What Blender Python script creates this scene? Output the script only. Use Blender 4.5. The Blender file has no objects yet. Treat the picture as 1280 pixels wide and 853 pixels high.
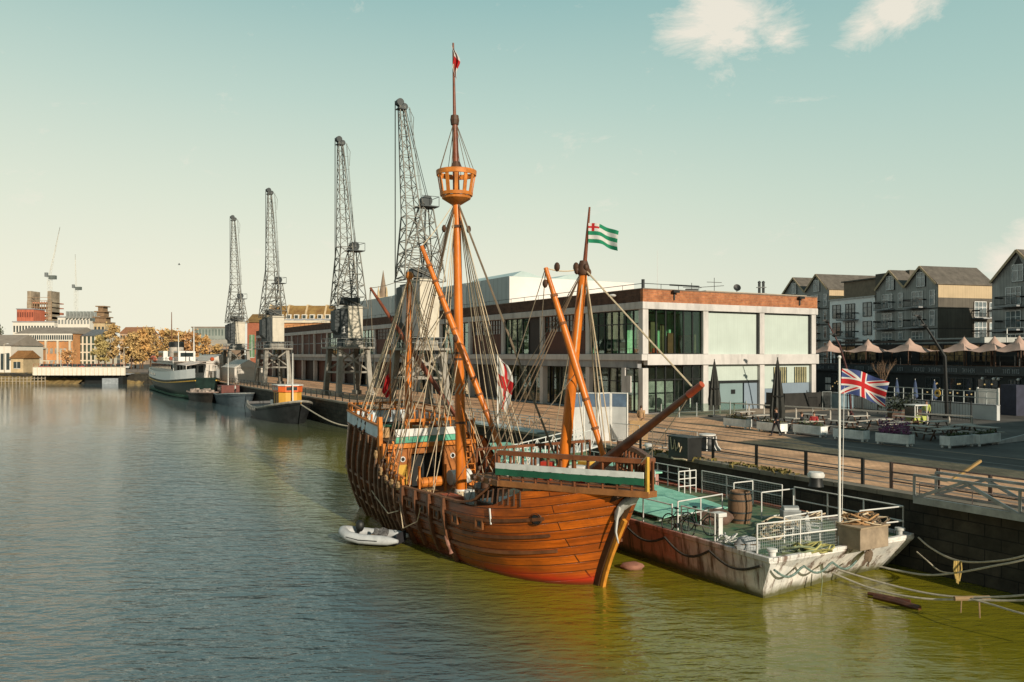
import bpy, bmesh, math, random
from mathutils import Vector, Matrix
R = math.radians; PI = math.pi
rnd = random.Random(11)
sc = bpy.context.scene; C = sc.collection
CAMH = 7.8; F = 1020.0; HZ = 443.0; QZ = 2.6
QC, QS = .8693, .4943; QA = math.atan2(QS, QC)
V3 = Vector
# ---- survey helpers: photograph measurements turned into metres -------------------------------
def pz(px, py, z=QZ):                       # point of the horizontal plane z seen at a pixel
    Y = (CAMH - z)*F/(py - HZ); return V3(((px-640)/F*Y, Y, z))
def pd(px, py, Y): return V3(((px-640)/F*Y, Y, CAMH-(py-HZ)/F*Y))
def q(v, u, z=QZ): return V3((QC*v-QS*u, QS*v+QC*u, z))       # quay frame (inland, along quay)
def toq(p): return V3((QC*p.x+QS*p.y, -QS*p.x+QC*p.y, p.z))
def uat(px, v):
    r = (px-640)/F; return (QC*v-r*QS*v)/(QS+QC*r)
# ---- mesh builder --------------------------------------------------------------------------
class MB:
    def __init__(s): s.v = []; s.f = []; s.uv = []
    def add(s, vs, fs, uvs=None):
        o = len(s.v); s.v += [tuple(v) for v in vs]; s.f += [tuple(i+o for i in f) for f in fs]
        s.uv += list(uvs) if uvs else [(0, 0)]*len(vs); return s
    def bx(s, x0, x1, y0, y1, z0, z1):
        return s.add([(x0,y0,z0),(x1,y0,z0),(x1,y1,z0),(x0,y1,z0),(x0,y0,z1),(x1,y0,z1),(x1,y1,z1),(x0,y1,z1)],
                     [(3,2,1,0),(4,5,6,7),(0,1,5,4),(1,2,6,5),(2,3,7,6),(3,0,4,7)])
    def box(s, c, d, rz=0, rx=0, ry=0):
        m = Matrix.Rotation(rz,3,'Z') @ Matrix.Rotation(ry,3,'Y') @ Matrix.Rotation(rx,3,'X')
        c = V3(c); hx, hy, hz = d[0]/2, d[1]/2, d[2]/2
        vs = [c+m@V3((x,y,z)) for z in (-hz,hz) for (x,y) in ((-hx,-hy),(hx,-hy),(hx,hy),(-hx,hy))]
        return s.add(vs, [(3,2,1,0),(4,5,6,7),(0,1,5,4),(1,2,6,5),(2,3,7,6),(3,0,4,7)])
    def _fr(s, d, up=None):
        d = d.normalized(); a = V3(up) if up else (V3((0,0,1)) if abs(d.z) < .95 else V3((1,0,0)))
        x = d.cross(a).normalized(); return x, x.cross(d).normalized()
    def bar(s, p, q_, w, h=None, up=None):
        h = h or w; p = V3(p); q_ = V3(q_); x, y = s._fr(q_-p, up)
        vs = [b+x*sx*w/2+y*sy*h/2 for b in (p,q_) for sx,sy in ((-1,-1),(1,-1),(1,1),(-1,1))]
        return s.add(vs, [(3,2,1,0),(4,5,6,7),(0,1,5,4),(1,2,6,5),(2,3,7,6),(3,0,4,7)])
    def tube(s, p, q_, r0, r1=None, n=8): return s.path([p, q_], r0, n, r1)
    def path(s, pts, r, n=6, r1=None, radii=None):
        pts = [V3(p) for p in pts]; k = len(pts); r1 = r if r1 is None else r1; vs = []; fs = []
        for i, p in enumerate(pts):
            d = pts[min(i+1,k-1)]-pts[max(i-1,0)]
            if d.length < 1e-6: d = V3((0,0,1))
            x, y = s._fr(d); rr = radii[i] if radii else r+(r1-r)*i/max(1,k-1)
            for j in range(n):
                a = 2*PI*j/n; vs.append(p+x*math.cos(a)*rr+y*math.sin(a)*rr)
        for i in range(k-1):
            for j in range(n):
                j2 = (j+1) % n; fs.append((i*n+j, i*n+j2, (i+1)*n+j2, (i+1)*n+j))
        fs.append(tuple(range(n))[::-1]); fs.append(tuple((k-1)*n+j for j in range(n)))
        return s.add(vs, fs)
    def lathe(s, c, prof, n=16, cap=True):
        c = V3(c); vs = []; fs = []
        for (r, z) in prof:
            for j in range(n):
                a = 2*PI*j/n; vs.append(c+V3((r*math.cos(a), r*math.sin(a), z)))
        for i in range(len(prof)-1):
            for j in range(n):
                j2 = (j+1) % n; fs.append((i*n+j, i*n+j2, (i+1)*n+j2, (i+1)*n+j))
        if cap: fs.append(tuple(range(n))[::-1]); fs.append(tuple((len(prof)-1)*n+j for j in range(n)))
        return s.add(vs, fs)
    def prism(s, poly, z0, z1):
        n = len(poly); vs = [(p[0],p[1],z0) for p in poly]+[(p[0],p[1],z1) for p in poly]
        return s.add(vs, [tuple(range(n))[::-1], tuple(range(n,2*n))]+[(i,(i+1)%n,n+(i+1)%n,n+i) for i in range(n)])
    def slab(s, poly, ext):                          # any planar polygon pushed along a vector
        n = len(poly); e = V3(ext); vs = [V3(p) for p in poly]+[V3(p)+e for p in poly]
        return s.add(vs, [tuple(range(n))[::-1], tuple(range(n,2*n))]+[(i,(i+1)%n,n+(i+1)%n,n+i) for i in range(n)])
    def quad(s, *p): return s.add(p, [tuple(range(len(p)))], [(0,0),(1,0),(1,1),(0,1)] if len(p)==4 else None)
    def grid(s, rows, uvs=None, flip=False):
        m = len(rows[0]); vs = [p for r in rows for p in r]; fs = []
        for i in range(len(rows)-1):
            for j in range(m-1):
                f = (i*m+j, i*m+j+1, (i+1)*m+j+1, (i+1)*m+j); fs.append(f[::-1] if flip else f)
        return s.add(vs, fs, [t for r in uvs for t in r] if uvs else None)
    def blob(s, c, rx, ry, rz, n=8, k=6, jit=0):
        rows = []
        for i in range(k+1):
            th = PI*i/k; rows.append([V3(c)+V3((rx*math.sin(th)*math.cos(2*PI*j/n), ry*math.sin(th)*math.sin(2*PI*j/n), rz*math.cos(th)))*(1+rnd.uniform(-jit,jit)) for j in range(n)])
        for r in rows: r.append(r[0])
        return s.grid(rows, flip=True)
    def build(s, name, mat, parent=None, smooth=False, bev=0, solid=0):
        me = bpy.data.meshes.new(name); me.from_pydata(s.v, [], s.f); me.validate()
        if any(u != (0,0) for u in s.uv):
            ul = me.uv_layers.new(name='UVMap')
            for l in me.loops: ul.data[l.index].uv = s.uv[l.vertex_index]
        me.materials.append(mat)
        bm = bmesh.new(); bm.from_mesh(me)
        if len(bm.faces) < 60000: bmesh.ops.recalc_face_normals(bm, faces=bm.faces) if not getattr(s,'open',0) else None
        bm.to_mesh(me); bm.free()
        if smooth:
            for p in me.polygons: p.use_smooth = True
            try: me.set_sharp_from_angle(angle=R(45))
            except Exception: pass
        o = bpy.data.objects.new(name, me); C.objects.link(o)
        if parent: o.parent = parent
        if solid:
            m = o.modifiers.new('thickness','SOLIDIFY'); m.thickness = solid; m.offset = 0
        if bev:
            m = o.modifiers.new('bevel','BEVEL'); m.width = bev; m.segments = 2; m.limit_method = 'ANGLE'
        return o
def tag(o, label, cat, group=None):
    o['label'] = label; o['category'] = cat
    if group: o['group'] = group
    return o
def thing(name, label, cat, loc=(0,0,0), rz=0, group=None):
    o = bpy.data.objects.new(name, None); C.objects.link(o); o.empty_display_size = .3
    o.location = loc; o.rotation_euler = (0,0,rz); return tag(o, label, cat, group)
def struct(name, mb, mat, **k):
    o = mb.build(name, mat, **k); o['kind'] = 'structure'; return o
def dup(root, label, loc=None, rz=None, group=None, scale=None):
    def cp(o, par):
        c = o.copy(); C.objects.link(c); c.parent = par
        for ch in list(kids.get(o.name, [])): cp(ch, c)
        return c
    kids = {}
    for o in C.objects:
        if o.parent: kids.setdefault(o.parent.name, []).append(o)
    r = cp(root, None)
    if loc is not None: r.location = loc
    if rz is not None: r.rotation_euler = (0,0,rz)
    if scale: r.scale = (scale,)*3 if not isinstance(scale, tuple) else scale
    r['label'] = label
    if group: r['group'] = group
    return r
# ---- materials -----------------------------------------------------------------------------
def nt(name):
    m = bpy.data.materials.new(name); m.use_nodes = True; t = m.node_tree
    return m, t, t.nodes, t.links, t.nodes['Principled BSDF']
def mixc(N, L, fac, a, b, mode='MIX'):
    x = N.new('ShaderNodeMix'); x.data_type = 'RGBA'; x.blend_type = mode
    for sock, val in ((0,fac),(6,a),(7,b)):
        if hasattr(val,'links') or hasattr(val,'is_linked'): L.new(val, x.inputs[sock])
        elif sock == 0: x.inputs[0].default_value = val
        else: x.inputs[sock].default_value = (*val[:3], 1)
    return x.outputs[2]
def M(name, c, rough=.7, metal=0, var=.3, vs=1.5, bump=0, bs=18, c2=None, spec=.4, stretch=(1,1,1), dirt=0, emis=0):
    m, t, N, L, B = nt(name)
    tc = N.new('ShaderNodeTexCoord'); mp = N.new('ShaderNodeMapping'); mp.inputs['Scale'].default_value = stretch
    L.new(tc.outputs['Object'], mp.inputs[0])
    n = N.new('ShaderNodeTexNoise'); n.inputs['Scale'].default_value = vs; n.inputs['Detail'].default_value = 6; n.inputs['Roughness'].default_value = .65
    L.new(mp.outputs[0], n.inputs[0])
    rp = N.new('ShaderNodeValToRGB'); rp.color_ramp.elements[0].position = .32; rp.color_ramp.elements[1].position = .7
    L.new(n.outputs[0], rp.inputs[0])
    ca = tuple(x*(1-var) for x in c); cb = c2 if c2 else tuple(min(1,x*(1+var)) for x in c)
    colr = mixc(N, L, rp.outputs[0], ca, cb)
    if dirt:
        n2 = N.new('ShaderNodeTexNoise'); n2.inputs['Scale'].default_value = .6; n2.inputs['Detail'].default_value = 8
        mp2 = N.new('ShaderNodeMapping'); mp2.inputs['Scale'].default_value = (3,3,.5); L.new(tc.outputs['Object'], mp2.inputs[0]); L.new(mp2.outputs[0], n2.inputs[0])
        r2 = N.new('ShaderNodeValToRGB'); r2.color_ramp.elements[0].position = .5; r2.color_ramp.elements[1].position = .72
        L.new(n2.outputs[0], r2.inputs[0])
        mu = N.new('ShaderNodeMath'); mu.operation = 'MULTIPLY'; mu.inputs[1].default_value = dirt; L.new(r2.outputs[0], mu.inputs[0])
        colr = mixc(N, L, mu.outputs[0], colr, tuple(x*.25 for x in c))
    L.new(colr, B.inputs['Base Color'])
    B.inputs['Roughness'].default_value = rough; B.inputs['Metallic'].default_value = metal
    B.inputs['Specular IOR Level'].default_value = spec
    if emis: L.new(colr, B.inputs['Emission Color']); B.inputs['Emission Strength'].default_value = emis
    if bump:
        n3 = N.new('ShaderNodeTexNoise'); n3.inputs['Scale'].default_value = bs; n3.inputs['Detail'].default_value = 4; L.new(mp.outputs[0], n3.inputs[0])
        b = N.new('ShaderNodeBump'); b.inputs['Strength'].default_value = bump; b.inputs['Distance'].default_value = .02
        L.new(n3.outputs[0], b.inputs['Height']); L.new(b.outputs[0], B.inputs['Normal'])
    return m
def xyz(N, L, kx=(1,1,0), kz=(0,0,1)):
    """object coords folded to a wall plane: (x*kx0+y*kx1, z)"""
    tc = N.new('ShaderNodeTexCoord'); a = N.new('ShaderNodeVectorMath'); a.operation = 'DOT_PRODUCT'; a.inputs[1].default_value = kx
    b = N.new('ShaderNodeVectorMath'); b.operation = 'DOT_PRODUCT'; b.inputs[1].default_value = kz
    L.new(tc.outputs['Object'], a.inputs[0]); L.new(tc.outputs['Object'], b.inputs[0])
    cb = N.new('ShaderNodeCombineXYZ'); L.new(a.outputs['Value'], cb.inputs[0]); L.new(b.outputs['Value'], cb.inputs[1]); return tc, cb.outputs[0]
def Mbrick(name, c1, c2, mort, w=.6, h=.2, msz=.03, kx=(1,1,0), kz=(0,0,1), rough=.85, var=.35, vs=.8, bump=.3, uv=False, off=.5):
    m, t, N, L, B = nt(name); tc, vec = xyz(N, L, kx, kz)
    if uv: vec = tc.outputs['UV']
    b = N.new('ShaderNodeTexBrick'); b.inputs['Scale'].default_value = 1; b.inputs['Brick Width'].default_value = w; b.inputs['Row Height'].default_value = h
    b.inputs['Mortar Size'].default_value = msz; b.inputs['Color1'].default_value = (*c1,1); b.inputs['Color2'].default_value = (*c2,1); b.inputs['Mortar'].default_value = (*mort,1); b.offset = off
    b.inputs['Mortar Smooth'].default_value = .2
    L.new(vec, b.inputs[0])
    n = N.new('ShaderNodeTexNoise'); n.inputs['Scale'].default_value = vs; n.inputs['Detail'].default_value = 8; n.inputs['Roughness'].default_value = .7
    if uv:
        mp = N.new('ShaderNodeMapping'); mp.inputs['Scale'].default_value = (.35,3,1); L.new(vec, mp.inputs[0]); L.new(mp.outputs[0], n.inputs[0])
    else: L.new(tc.outputs['Object'], n.inputs[0])
    rp = N.new('ShaderNodeMapRange'); rp.inputs[1].default_value = .3; rp.inputs[2].default_value = .7; rp.inputs[3].default_value = 1-var; rp.inputs[4].default_value = 1+var
    L.new(n.outputs[0], rp.inputs[0])
    vm = N.new('ShaderNodeVectorMath'); vm.operation = 'SCALE'; L.new(b.outputs['Color'], vm.inputs[0]); L.new(rp.outputs[0], vm.inputs['Scale'])
    L.new(vm.outputs[0], B.inputs['Base Color']); B.inputs['Roughness'].default_value = rough; B.inputs['Specular IOR Level'].default_value = .35
    bp = N.new('ShaderNodeBump'); bp.inputs['Strength'].default_value = bump; bp.inputs['Distance'].default_value = .02; bp.invert = True
    L.new(b.outputs['Fac'], bp.inputs['Height']); L.new(bp.outputs[0], B.inputs['Normal'])
    m['vm'] = 0
    return m
def Mrib(name, c, period=.3, kx=(1,1,0), rough=.5, depth=.6, var=.12, vs=.7, trans=0):
    m, t, N, L, B = nt(name); tc, vec = xyz(N, L, kx)
    w = N.new('ShaderNodeTexWave'); w.wave_type = 'BANDS'; w.bands_direction = 'X'; w.wave_profile = 'SAW'; w.inputs['Scale'].default_value = .31416/period
    L.new(vec, w.inputs[0])
    n = N.new('ShaderNodeTexNoise'); n.inputs['Scale'].default_value = vs; n.inputs['Detail'].default_value = 6; L.new(tc.outputs['Object'], n.inputs[0])
    r1 = N.new('ShaderNodeValToRGB'); r1.color_ramp.elements[0].position = 0; r1.color_ramp.elements[1].position = .14
    r1.color_ramp.elements[0].color = (1-depth,)*3+(1,); r1.color_ramp.elements[1].color = (1,1,1,1); L.new(w.outputs['Fac'], r1.inputs[0])
    mps = N.new('ShaderNodeMapping'); mps.inputs['Scale'].default_value = (3.2,3.2,.16); L.new(tc.outputs['Object'], mps.inputs[0]); ns_ = N.new('ShaderNodeTexNoise'); ns_.inputs['Scale'].default_value = 1.0; ns_.inputs['Detail'].default_value = 7; ns_.inputs['Roughness'].default_value = .7; L.new(mps.outputs[0], ns_.inputs[0])
    av = N.new('ShaderNodeMath'); av.operation = 'MULTIPLY_ADD'; av.inputs[1].default_value = 1.1; av.inputs[2].default_value = -.55; L.new(ns_.outputs[0], av.inputs[0]); sm = N.new('ShaderNodeMath'); sm.operation = 'ADD'; sm.use_clamp = True; L.new(av.outputs[0], sm.inputs[0]); L.new(n.outputs[0], sm.inputs[1])
    cc = mixc(N, L, sm.outputs[0], tuple(x*(1-var) for x in c), tuple(x*(1+var) for x in c)); cc = mixc(N, L, 1.0, cc, r1.outputs[0], 'MULTIPLY')
    L.new(cc, B.inputs['Base Color']); B.inputs['Roughness'].default_value = rough
    bp = N.new('ShaderNodeBump'); bp.inputs['Strength'].default_value = .3; bp.inputs['Distance'].default_value = .02; L.new(r1.outputs[0], bp.inputs['Height']); L.new(bp.outputs[0], B.inputs['Normal'])
    return m
def Mglass(name, tint=(.55,.72,.66), dens=.55, rough=.03, refl=1.0, f0=.08):
    m = bpy.data.materials.new(name); m.use_nodes = True; t = m.node_tree; N = t.nodes; L = t.links; N.remove(N['Principled BSDF'])
    o = N['Material Output']; tr = N.new('ShaderNodeBsdfTransparent'); tr.inputs[0].default_value = (*[x*dens for x in tint],1)
    g = N.new('ShaderNodeBsdfGlossy'); g.inputs['Roughness'].default_value = rough; g.inputs[0].default_value = (.9*refl,.97*refl,.95*refl,1)
    lw = N.new('ShaderNodeLayerWeight'); lw.inputs[0].default_value = .5
    pw = N.new('ShaderNodeMath'); pw.operation = 'POWER'; pw.inputs[1].default_value = 3.0; L.new(lw.outputs['Facing'], pw.inputs[0])
    fr = N.new('ShaderNodeMath'); fr.operation = 'MULTIPLY_ADD'; fr.inputs[1].default_value = .8; fr.inputs[2].default_value = f0; L.new(pw.outputs[0], fr.inputs[0])
    tc = N.new('ShaderNodeTexCoord'); n = N.new('ShaderNodeTexNoise'); n.inputs['Scale'].default_value = .5; L.new(tc.outputs['Object'], n.inputs[0])
    bp = N.new('ShaderNodeBump'); bp.inputs['Strength'].default_value = .05; bp.inputs['Distance'].default_value = .1; L.new(n.outputs[0], bp.inputs['Height']); L.new(bp.outputs[0], g.inputs['Normal'])
    x = N.new('ShaderNodeMixShader'); L.new(fr.outputs[0], x.inputs[0]); L.new(tr.outputs[0], x.inputs[1]); L.new(g.outputs[0], x.inputs[2]); L.new(x.outputs[0], o.inputs[0])
    return m
m_ = {}
m_['conc'] = M('pale_concrete', (.55,.53,.51), .85, var=.14, vs=.5, dirt=.35, bump=.15)
m_['concd'] = M('grey_concrete', (.30,.31,.32), .85, var=.2, vs=.5, dirt=.4)
m_['black'] = M('black_paint', (.012,.014,.014), .5, var=.4)
m_['dsteel'] = M('dark_steel', (.045,.05,.05), .5, .3, var=.5, vs=2)
m_['steel'] = M('grey_steel', (.22,.24,.24), .5, .3, var=.3)
m_['galv'] = M('galvanised_rail', (.42,.46,.45), .45, .3, var=.2)
m_['white'] = M('white_paint', (.64,.64,.61), .5, var=.12, dirt=.25)
m_['woodl'] = M('pale_wood', (.42,.27,.13), .75, var=.3, vs=3, stretch=(1,6,6))
m_['orange'] = M('orange_varnished_spar', (.56,.15,.014), .36, var=.35, vs=2.2, stretch=(2,2,.3), bump=.2)
m_['redwood'] = M('red_brown_spar', (.17,.045,.018), .45, var=.4, vs=2.2, bump=.2)
m_['deckw'] = M('worn_deck_wood', (.20,.10,.045), .7, var=.4, vs=3, stretch=(.4,6,6))
m_['trim'] = M('orange_trim_wood', (.52,.17,.025), .5, var=.35, vs=3)
m_['brownw'] = M('dark_brown_timber', (.075,.035,.018), .6, var=.4, vs=2)
m_['rope'] = M('pale_rope', (.55,.45,.31), .9, var=.2, vs=6)
m_['tarred'] = M('tarred_rope', (.14,.10,.065), .8, var=.3, vs=6)
m_['grope'] = M('greenish_rope', (.20,.24,.14), .9, var=.4, vs=5)
m_['green'] = M('deep_green_paint', (.012,.085,.045), .5, var=.25)
m_['red'] = M('red_paint', (.42,.035,.018), .5, var=.25)
m_['redor'] = M('orange_red_paint', (.55,.10,.025), .5, var=.25)
m_['yellow'] = M('yellow_paint', (.55,.33,.05), .5, var=.2)
m_['glassd'] = M('dark_window_glass', (.03,.045,.045), .08, spec=.8, var=.4, vs=.5)
m_['slate'] = M('slate_roof', (.12,.105,.088), .8, var=.3, vs=1.2)
m_['skin'] = M('skin', (.45,.25,.17), .6, var=.05)
m_['dark'] = M('dark_cloth', (.018,.018,.022), .9, var=.3)
# ---- camera, sun, sky ------------------------------------------------------------------------
cam = bpy.data.cameras.new('camera'); co = bpy.data.objects.new('camera', cam); C.objects.link(co)
co.location = (0,0,CAMH); co.rotation_euler = (R(90),0,0); cam.sensor_width = 36; cam.lens = 36*F/1280
cam.shift_y = (HZ-426.5)/1280; cam.clip_end = 6000; cam.clip_start = .5; sc.camera = co
SEL = R(21); SH = V3((.515,-.857,0)).normalized(); SD = V3((SH.x*math.cos(SEL), SH.y*math.cos(SEL), math.sin(SEL)))
sl = bpy.data.lights.new('sun','SUN'); sl.energy = 5.0; sl.angle = R(.5); sl.color = (1,.87,.69)
so = bpy.data.objects.new('sun', sl); C.objects.link(so); so.rotation_euler = (-SD).to_track_quat('-Z','Y').to_euler(); so.location = (60,-80,60)
w = bpy.data.worlds.new('World'); sc.world = w; w.use_nodes = True; N = w.node_tree.nodes; L = w.node_tree.links
bg = N['Background']; bg.inputs[1].default_value = .1
sky = N.new('ShaderNodeTexSky'); sky.sky_type = 'NISHITA'; sky.sun_disc = False; sky.sun_elevation = SEL; sky.sun_rotation = math.atan2(SH.x, SH.y); sky.dust_density = 2
tc = N.new('ShaderNodeTexCoord'); sp = N.new('ShaderNodeSeparateXYZ'); L.new(tc.outputs['Generated'], sp.inputs[0])
rp = N.new('ShaderNodeValToRGB'); L.new(sp.outputs[2], rp.inputs[0]); E = rp.color_ramp.elements
def lin(r,g,b): return tuple(((x/255)/12.92 if x/255 <= .04045 else ((x/255+.055)/1.055)**2.4) for x in (r,g,b))+(1,)
E[0].position = 0; E[0].color = lin(240,237,215); E[1].position = 1; E[1].color = lin(46,78,100)
for p_, c_ in ((.09,lin(231,233,212)),(.18,lin(209,224,206)),(.29,lin(177,208,198)),(.40,lin(146,189,187)),(.55,lin(106,152,160))):
    e = E.new(p_); e.color = c_
# warmer and paler towards the left, bluer to the right
rr = N.new('ShaderNodeMapRange'); rr.inputs[1].default_value = -.55; rr.inputs[2].default_value = .6; rr.inputs[3].default_value = 1; rr.inputs[4].default_value = 0; L.new(sp.outputs[0], rr.inputs[0])
fz = N.new('ShaderNodeMapRange'); fz.inputs[1].default_value = 0; fz.inputs[2].default_value = .4; fz.inputs[3].default_value = .6; fz.inputs[4].default_value = .1; L.new(sp.outputs[2], fz.inputs[0])
fm = N.new('ShaderNodeMath'); fm.operation = 'MULTIPLY'; L.new(rr.outputs[0], fm.inputs[0]); L.new(fz.outputs[0], fm.inputs[1])
g1 = mixc(N, L, fm.outputs[0], rp.outputs[0], lin(250,245,224))
fr_ = N.new('ShaderNodeMapRange'); fr_.inputs[1].default_value = .05; fr_.inputs[2].default_value = .55; fr_.inputs[3].default_value = 0; fr_.inputs[4].default_value = .32; L.new(sp.outputs[0], fr_.inputs[0])
g1 = mixc(N, L, fr_.outputs[0], g1, lin(160,194,190))
# clouds
n1 = N.new('ShaderNodeTexNoise'); n1.inputs['Scale'].default_value = 10; n1.inputs['Detail'].default_value = 12; n1.inputs['Roughness'].default_value = .70; n1.inputs['Distortion'].default_value = .5
mpc = N.new('ShaderNodeMapping'); mpc.inputs['Scale'].default_value = (1,1,1.9); mpc.inputs['Rotation'].default_value = (0,R(25),0); L.new(tc.outputs['Generated'], mpc.inputs[0]); L.new(mpc.outputs[0], n1.inputs[0])
def dirv(px, py): return V3(((px-640)/F,1,(HZ-py)/F)).normalized()
tot = None
for (px, py, r0, k, sx) in ((905,14,.09,1.15,1.0),(925,48,.045,1.0,1),(975,50,.04,.85,1),(1120,6,.055,1.1,1.),(1085,34,.04,1.0,1),(1160,4,.035,.9,1),(1286,308,.036,1.3,1.2),(1262,328,.035,1.2,1)):
    d = N.new('ShaderNodeVectorMath'); d.operation = 'DISTANCE'; L.new(tc.outputs['Generated'], d.inputs[0]); d.inputs[1].default_value = dirv(px, py)
    mr = N.new('ShaderNodeMapRange'); mr.inputs[1].default_value = 0; mr.inputs[2].default_value = r0; mr.inputs[3].default_value = .36*k; mr.inputs[4].default_value = 0; L.new(d.outputs['Value'], mr.inputs[0])
    if tot is None: tot = mr.outputs[0]
    else:
        a = N.new('ShaderNodeMath'); a.operation = 'MAXIMUM'; L.new(tot, a.inputs[0]); L.new(mr.outputs[0], a.inputs[1]); tot = a.outputs[0]
a = N.new('ShaderNodeMath'); a.operation = 'ADD'; L.new(tot, a.inputs[0]); L.new(n1.outputs[0], a.inputs[1])
cr = N.new('ShaderNodeMapRange'); cr.inputs[1].default_value = .60; cr.inputs[2].default_value = .84; cr.inputs[3].default_value = 0; cr.inputs[4].default_value = .9; L.new(a.outputs[0], cr.inputs[0])
g2 = mixc(N, L, cr.outputs[0], g1, lin(246,237,220))
by = N.new('ShaderNodeMapRange'); by.inputs[1].default_value = -.5; by.inputs[2].default_value = .25; by.inputs[3].default_value = .58; by.inputs[4].default_value = 1; by.interpolation_type = 'SMOOTHSTEP'; L.new(sp.outputs[1], by.inputs[0])
dk = N.new('ShaderNodeVectorMath'); dk.operation = 'SCALE'; L.new(g2, dk.inputs[0]); L.new(by.outputs[0], dk.inputs['Scale']); g2 = dk.outputs[0]   # unseen sky behind the camera dimmed to cut the fill light
sc10 = N.new('ShaderNodeVectorMath'); sc10.operation = 'SCALE'; sc10.inputs['Scale'].default_value = 10; L.new(g2, sc10.inputs[0])
fin = mixc(N, L, .95, sky.outputs[0], sc10.outputs[0]); L.new(fin, bg.inputs[0])
sc.view_settings.view_transform = 'Standard'; sc.view_settings.look = 'None'; sc.view_settings.exposure = 0
# ---- water ---------------------------------------------------------------------------------
def water_mat():
    m, t, N, L, B = nt('harbour_water'); tc = N.new('ShaderNodeTexCoord')
    def noise(scale, rz, st, det=3, dist=.4):
        mp = N.new('ShaderNodeMapping'); mp.inputs['Scale'].default_value = st; mp.inputs['Rotation'].default_value = (0,0,R(rz)); L.new(tc.outputs['Object'], mp.inputs[0])
        n = N.new('ShaderNodeTexNoise'); n.inputs['Scale'].default_value = scale; n.inputs['Detail'].default_value = det; n.inputs['Distortion'].default_value = dist; L.new(mp.outputs[0], n.inputs[0]); return n.outputs[0]
    a = noise(1.25, 12, (.42,1,1)); b = noise(3.4, -10, (.45,1,1), 4); c = noise(.22, 20, (.6,1,1), 2); d = noise(.035, 10, (1,.5,1), 3)
    def mul(x, k):
        n = N.new('ShaderNodeMath'); n.operation = 'MULTIPLY'; L.new(x, n.inputs[0])
        if isinstance(k, (int,float)): n.inputs[1].default_value = k
        else: L.new(k, n.inputs[1])
        return n.outputs[0]
    def add(x, y):
        n = N.new('ShaderNodeMath'); n.operation = 'ADD'; L.new(x, n.inputs[0]); L.new(y, n.inputs[1]); return n.outputs[0]
    e_ = noise(7.5, 6, (.4,1,1), 3); h = add(add(add(mul(a,.20), mul(b,.12)), mul(c,.22)), mul(e_,.035))
    gm = N.new('ShaderNodeMapRange'); gm.inputs[1].default_value = .35; gm.inputs[2].default_value = .65; gm.inputs[3].default_value = .55; gm.inputs[4].default_value = 1.25; L.new(d, gm.inputs[0])
    h = mul(h, gm.outputs[0])
    sy = N.new('ShaderNodeSeparateXYZ'); L.new(tc.outputs['Object'], sy.inputs[0])
    yr = N.new('ShaderNodeMapRange'); yr.inputs[1].default_value = 22; yr.inputs[2].default_value = 95; yr.inputs[3].default_value = 1; yr.inputs[4].default_value = .13; L.new(sy.outputs[1], yr.inputs[0]); h = mul(h, yr.outputs[0])   # the fairway lies calmer towards the far bank
    dv = N.new('ShaderNodeVectorMath'); dv.operation = 'DOT_PRODUCT'; dv.inputs[1].default_value = (QC,QS,0); L.new(tc.outputs['Object'], dv.inputs[0])
    lee = N.new('ShaderNodeMapRange'); lee.inputs[1].default_value = 9; lee.inputs[2].default_value = 19; lee.inputs[3].default_value = 1; lee.inputs[4].default_value = .38; L.new(dv.outputs['Value'], lee.inputs[0]); h = mul(h, lee.outputs[0])   # sheltered by the quay and moored ships
    bp = N.new('ShaderNodeBump'); bp.inputs['Strength'].default_value = 1; bp.inputs['Distance'].default_value = .85; L.new(h, bp.inputs['Height']); L.new(bp.outputs[0], B.inputs['Normal'])
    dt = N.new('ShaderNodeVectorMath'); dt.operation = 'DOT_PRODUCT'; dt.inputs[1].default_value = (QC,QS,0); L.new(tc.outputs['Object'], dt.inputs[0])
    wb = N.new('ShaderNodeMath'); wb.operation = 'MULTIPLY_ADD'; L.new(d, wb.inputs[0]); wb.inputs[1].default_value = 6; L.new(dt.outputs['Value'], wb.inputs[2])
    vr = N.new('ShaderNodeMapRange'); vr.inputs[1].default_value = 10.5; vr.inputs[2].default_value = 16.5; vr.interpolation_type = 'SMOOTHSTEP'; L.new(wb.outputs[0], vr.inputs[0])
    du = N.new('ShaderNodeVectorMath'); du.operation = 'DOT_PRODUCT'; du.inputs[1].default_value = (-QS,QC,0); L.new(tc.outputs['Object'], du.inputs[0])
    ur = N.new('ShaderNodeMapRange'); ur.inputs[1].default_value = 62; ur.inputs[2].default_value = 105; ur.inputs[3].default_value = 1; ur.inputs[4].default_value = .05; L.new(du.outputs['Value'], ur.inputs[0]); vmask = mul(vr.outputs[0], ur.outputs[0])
    olive = mixc(N, L, d, (.145,.132,.009), (.23,.207,.014)); L.new(mixc(N, L, vmask, (.078,.124,.138), olive), B.inputs['Base Color'])   # murky olive by the quay; sky reflection painted in blue grey beyond
    B.inputs['Roughness'].default_value = .06; B.inputs['IOR'].default_value = 1.6; B.inputs['Specular IOR Level'].default_value = .5
    return m
wm = MB(); wm.quad((-1500,-200,0),(400,-200,0),(400,700,0),(-1500,700,0)); struct('water', wm, water_mat())
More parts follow.
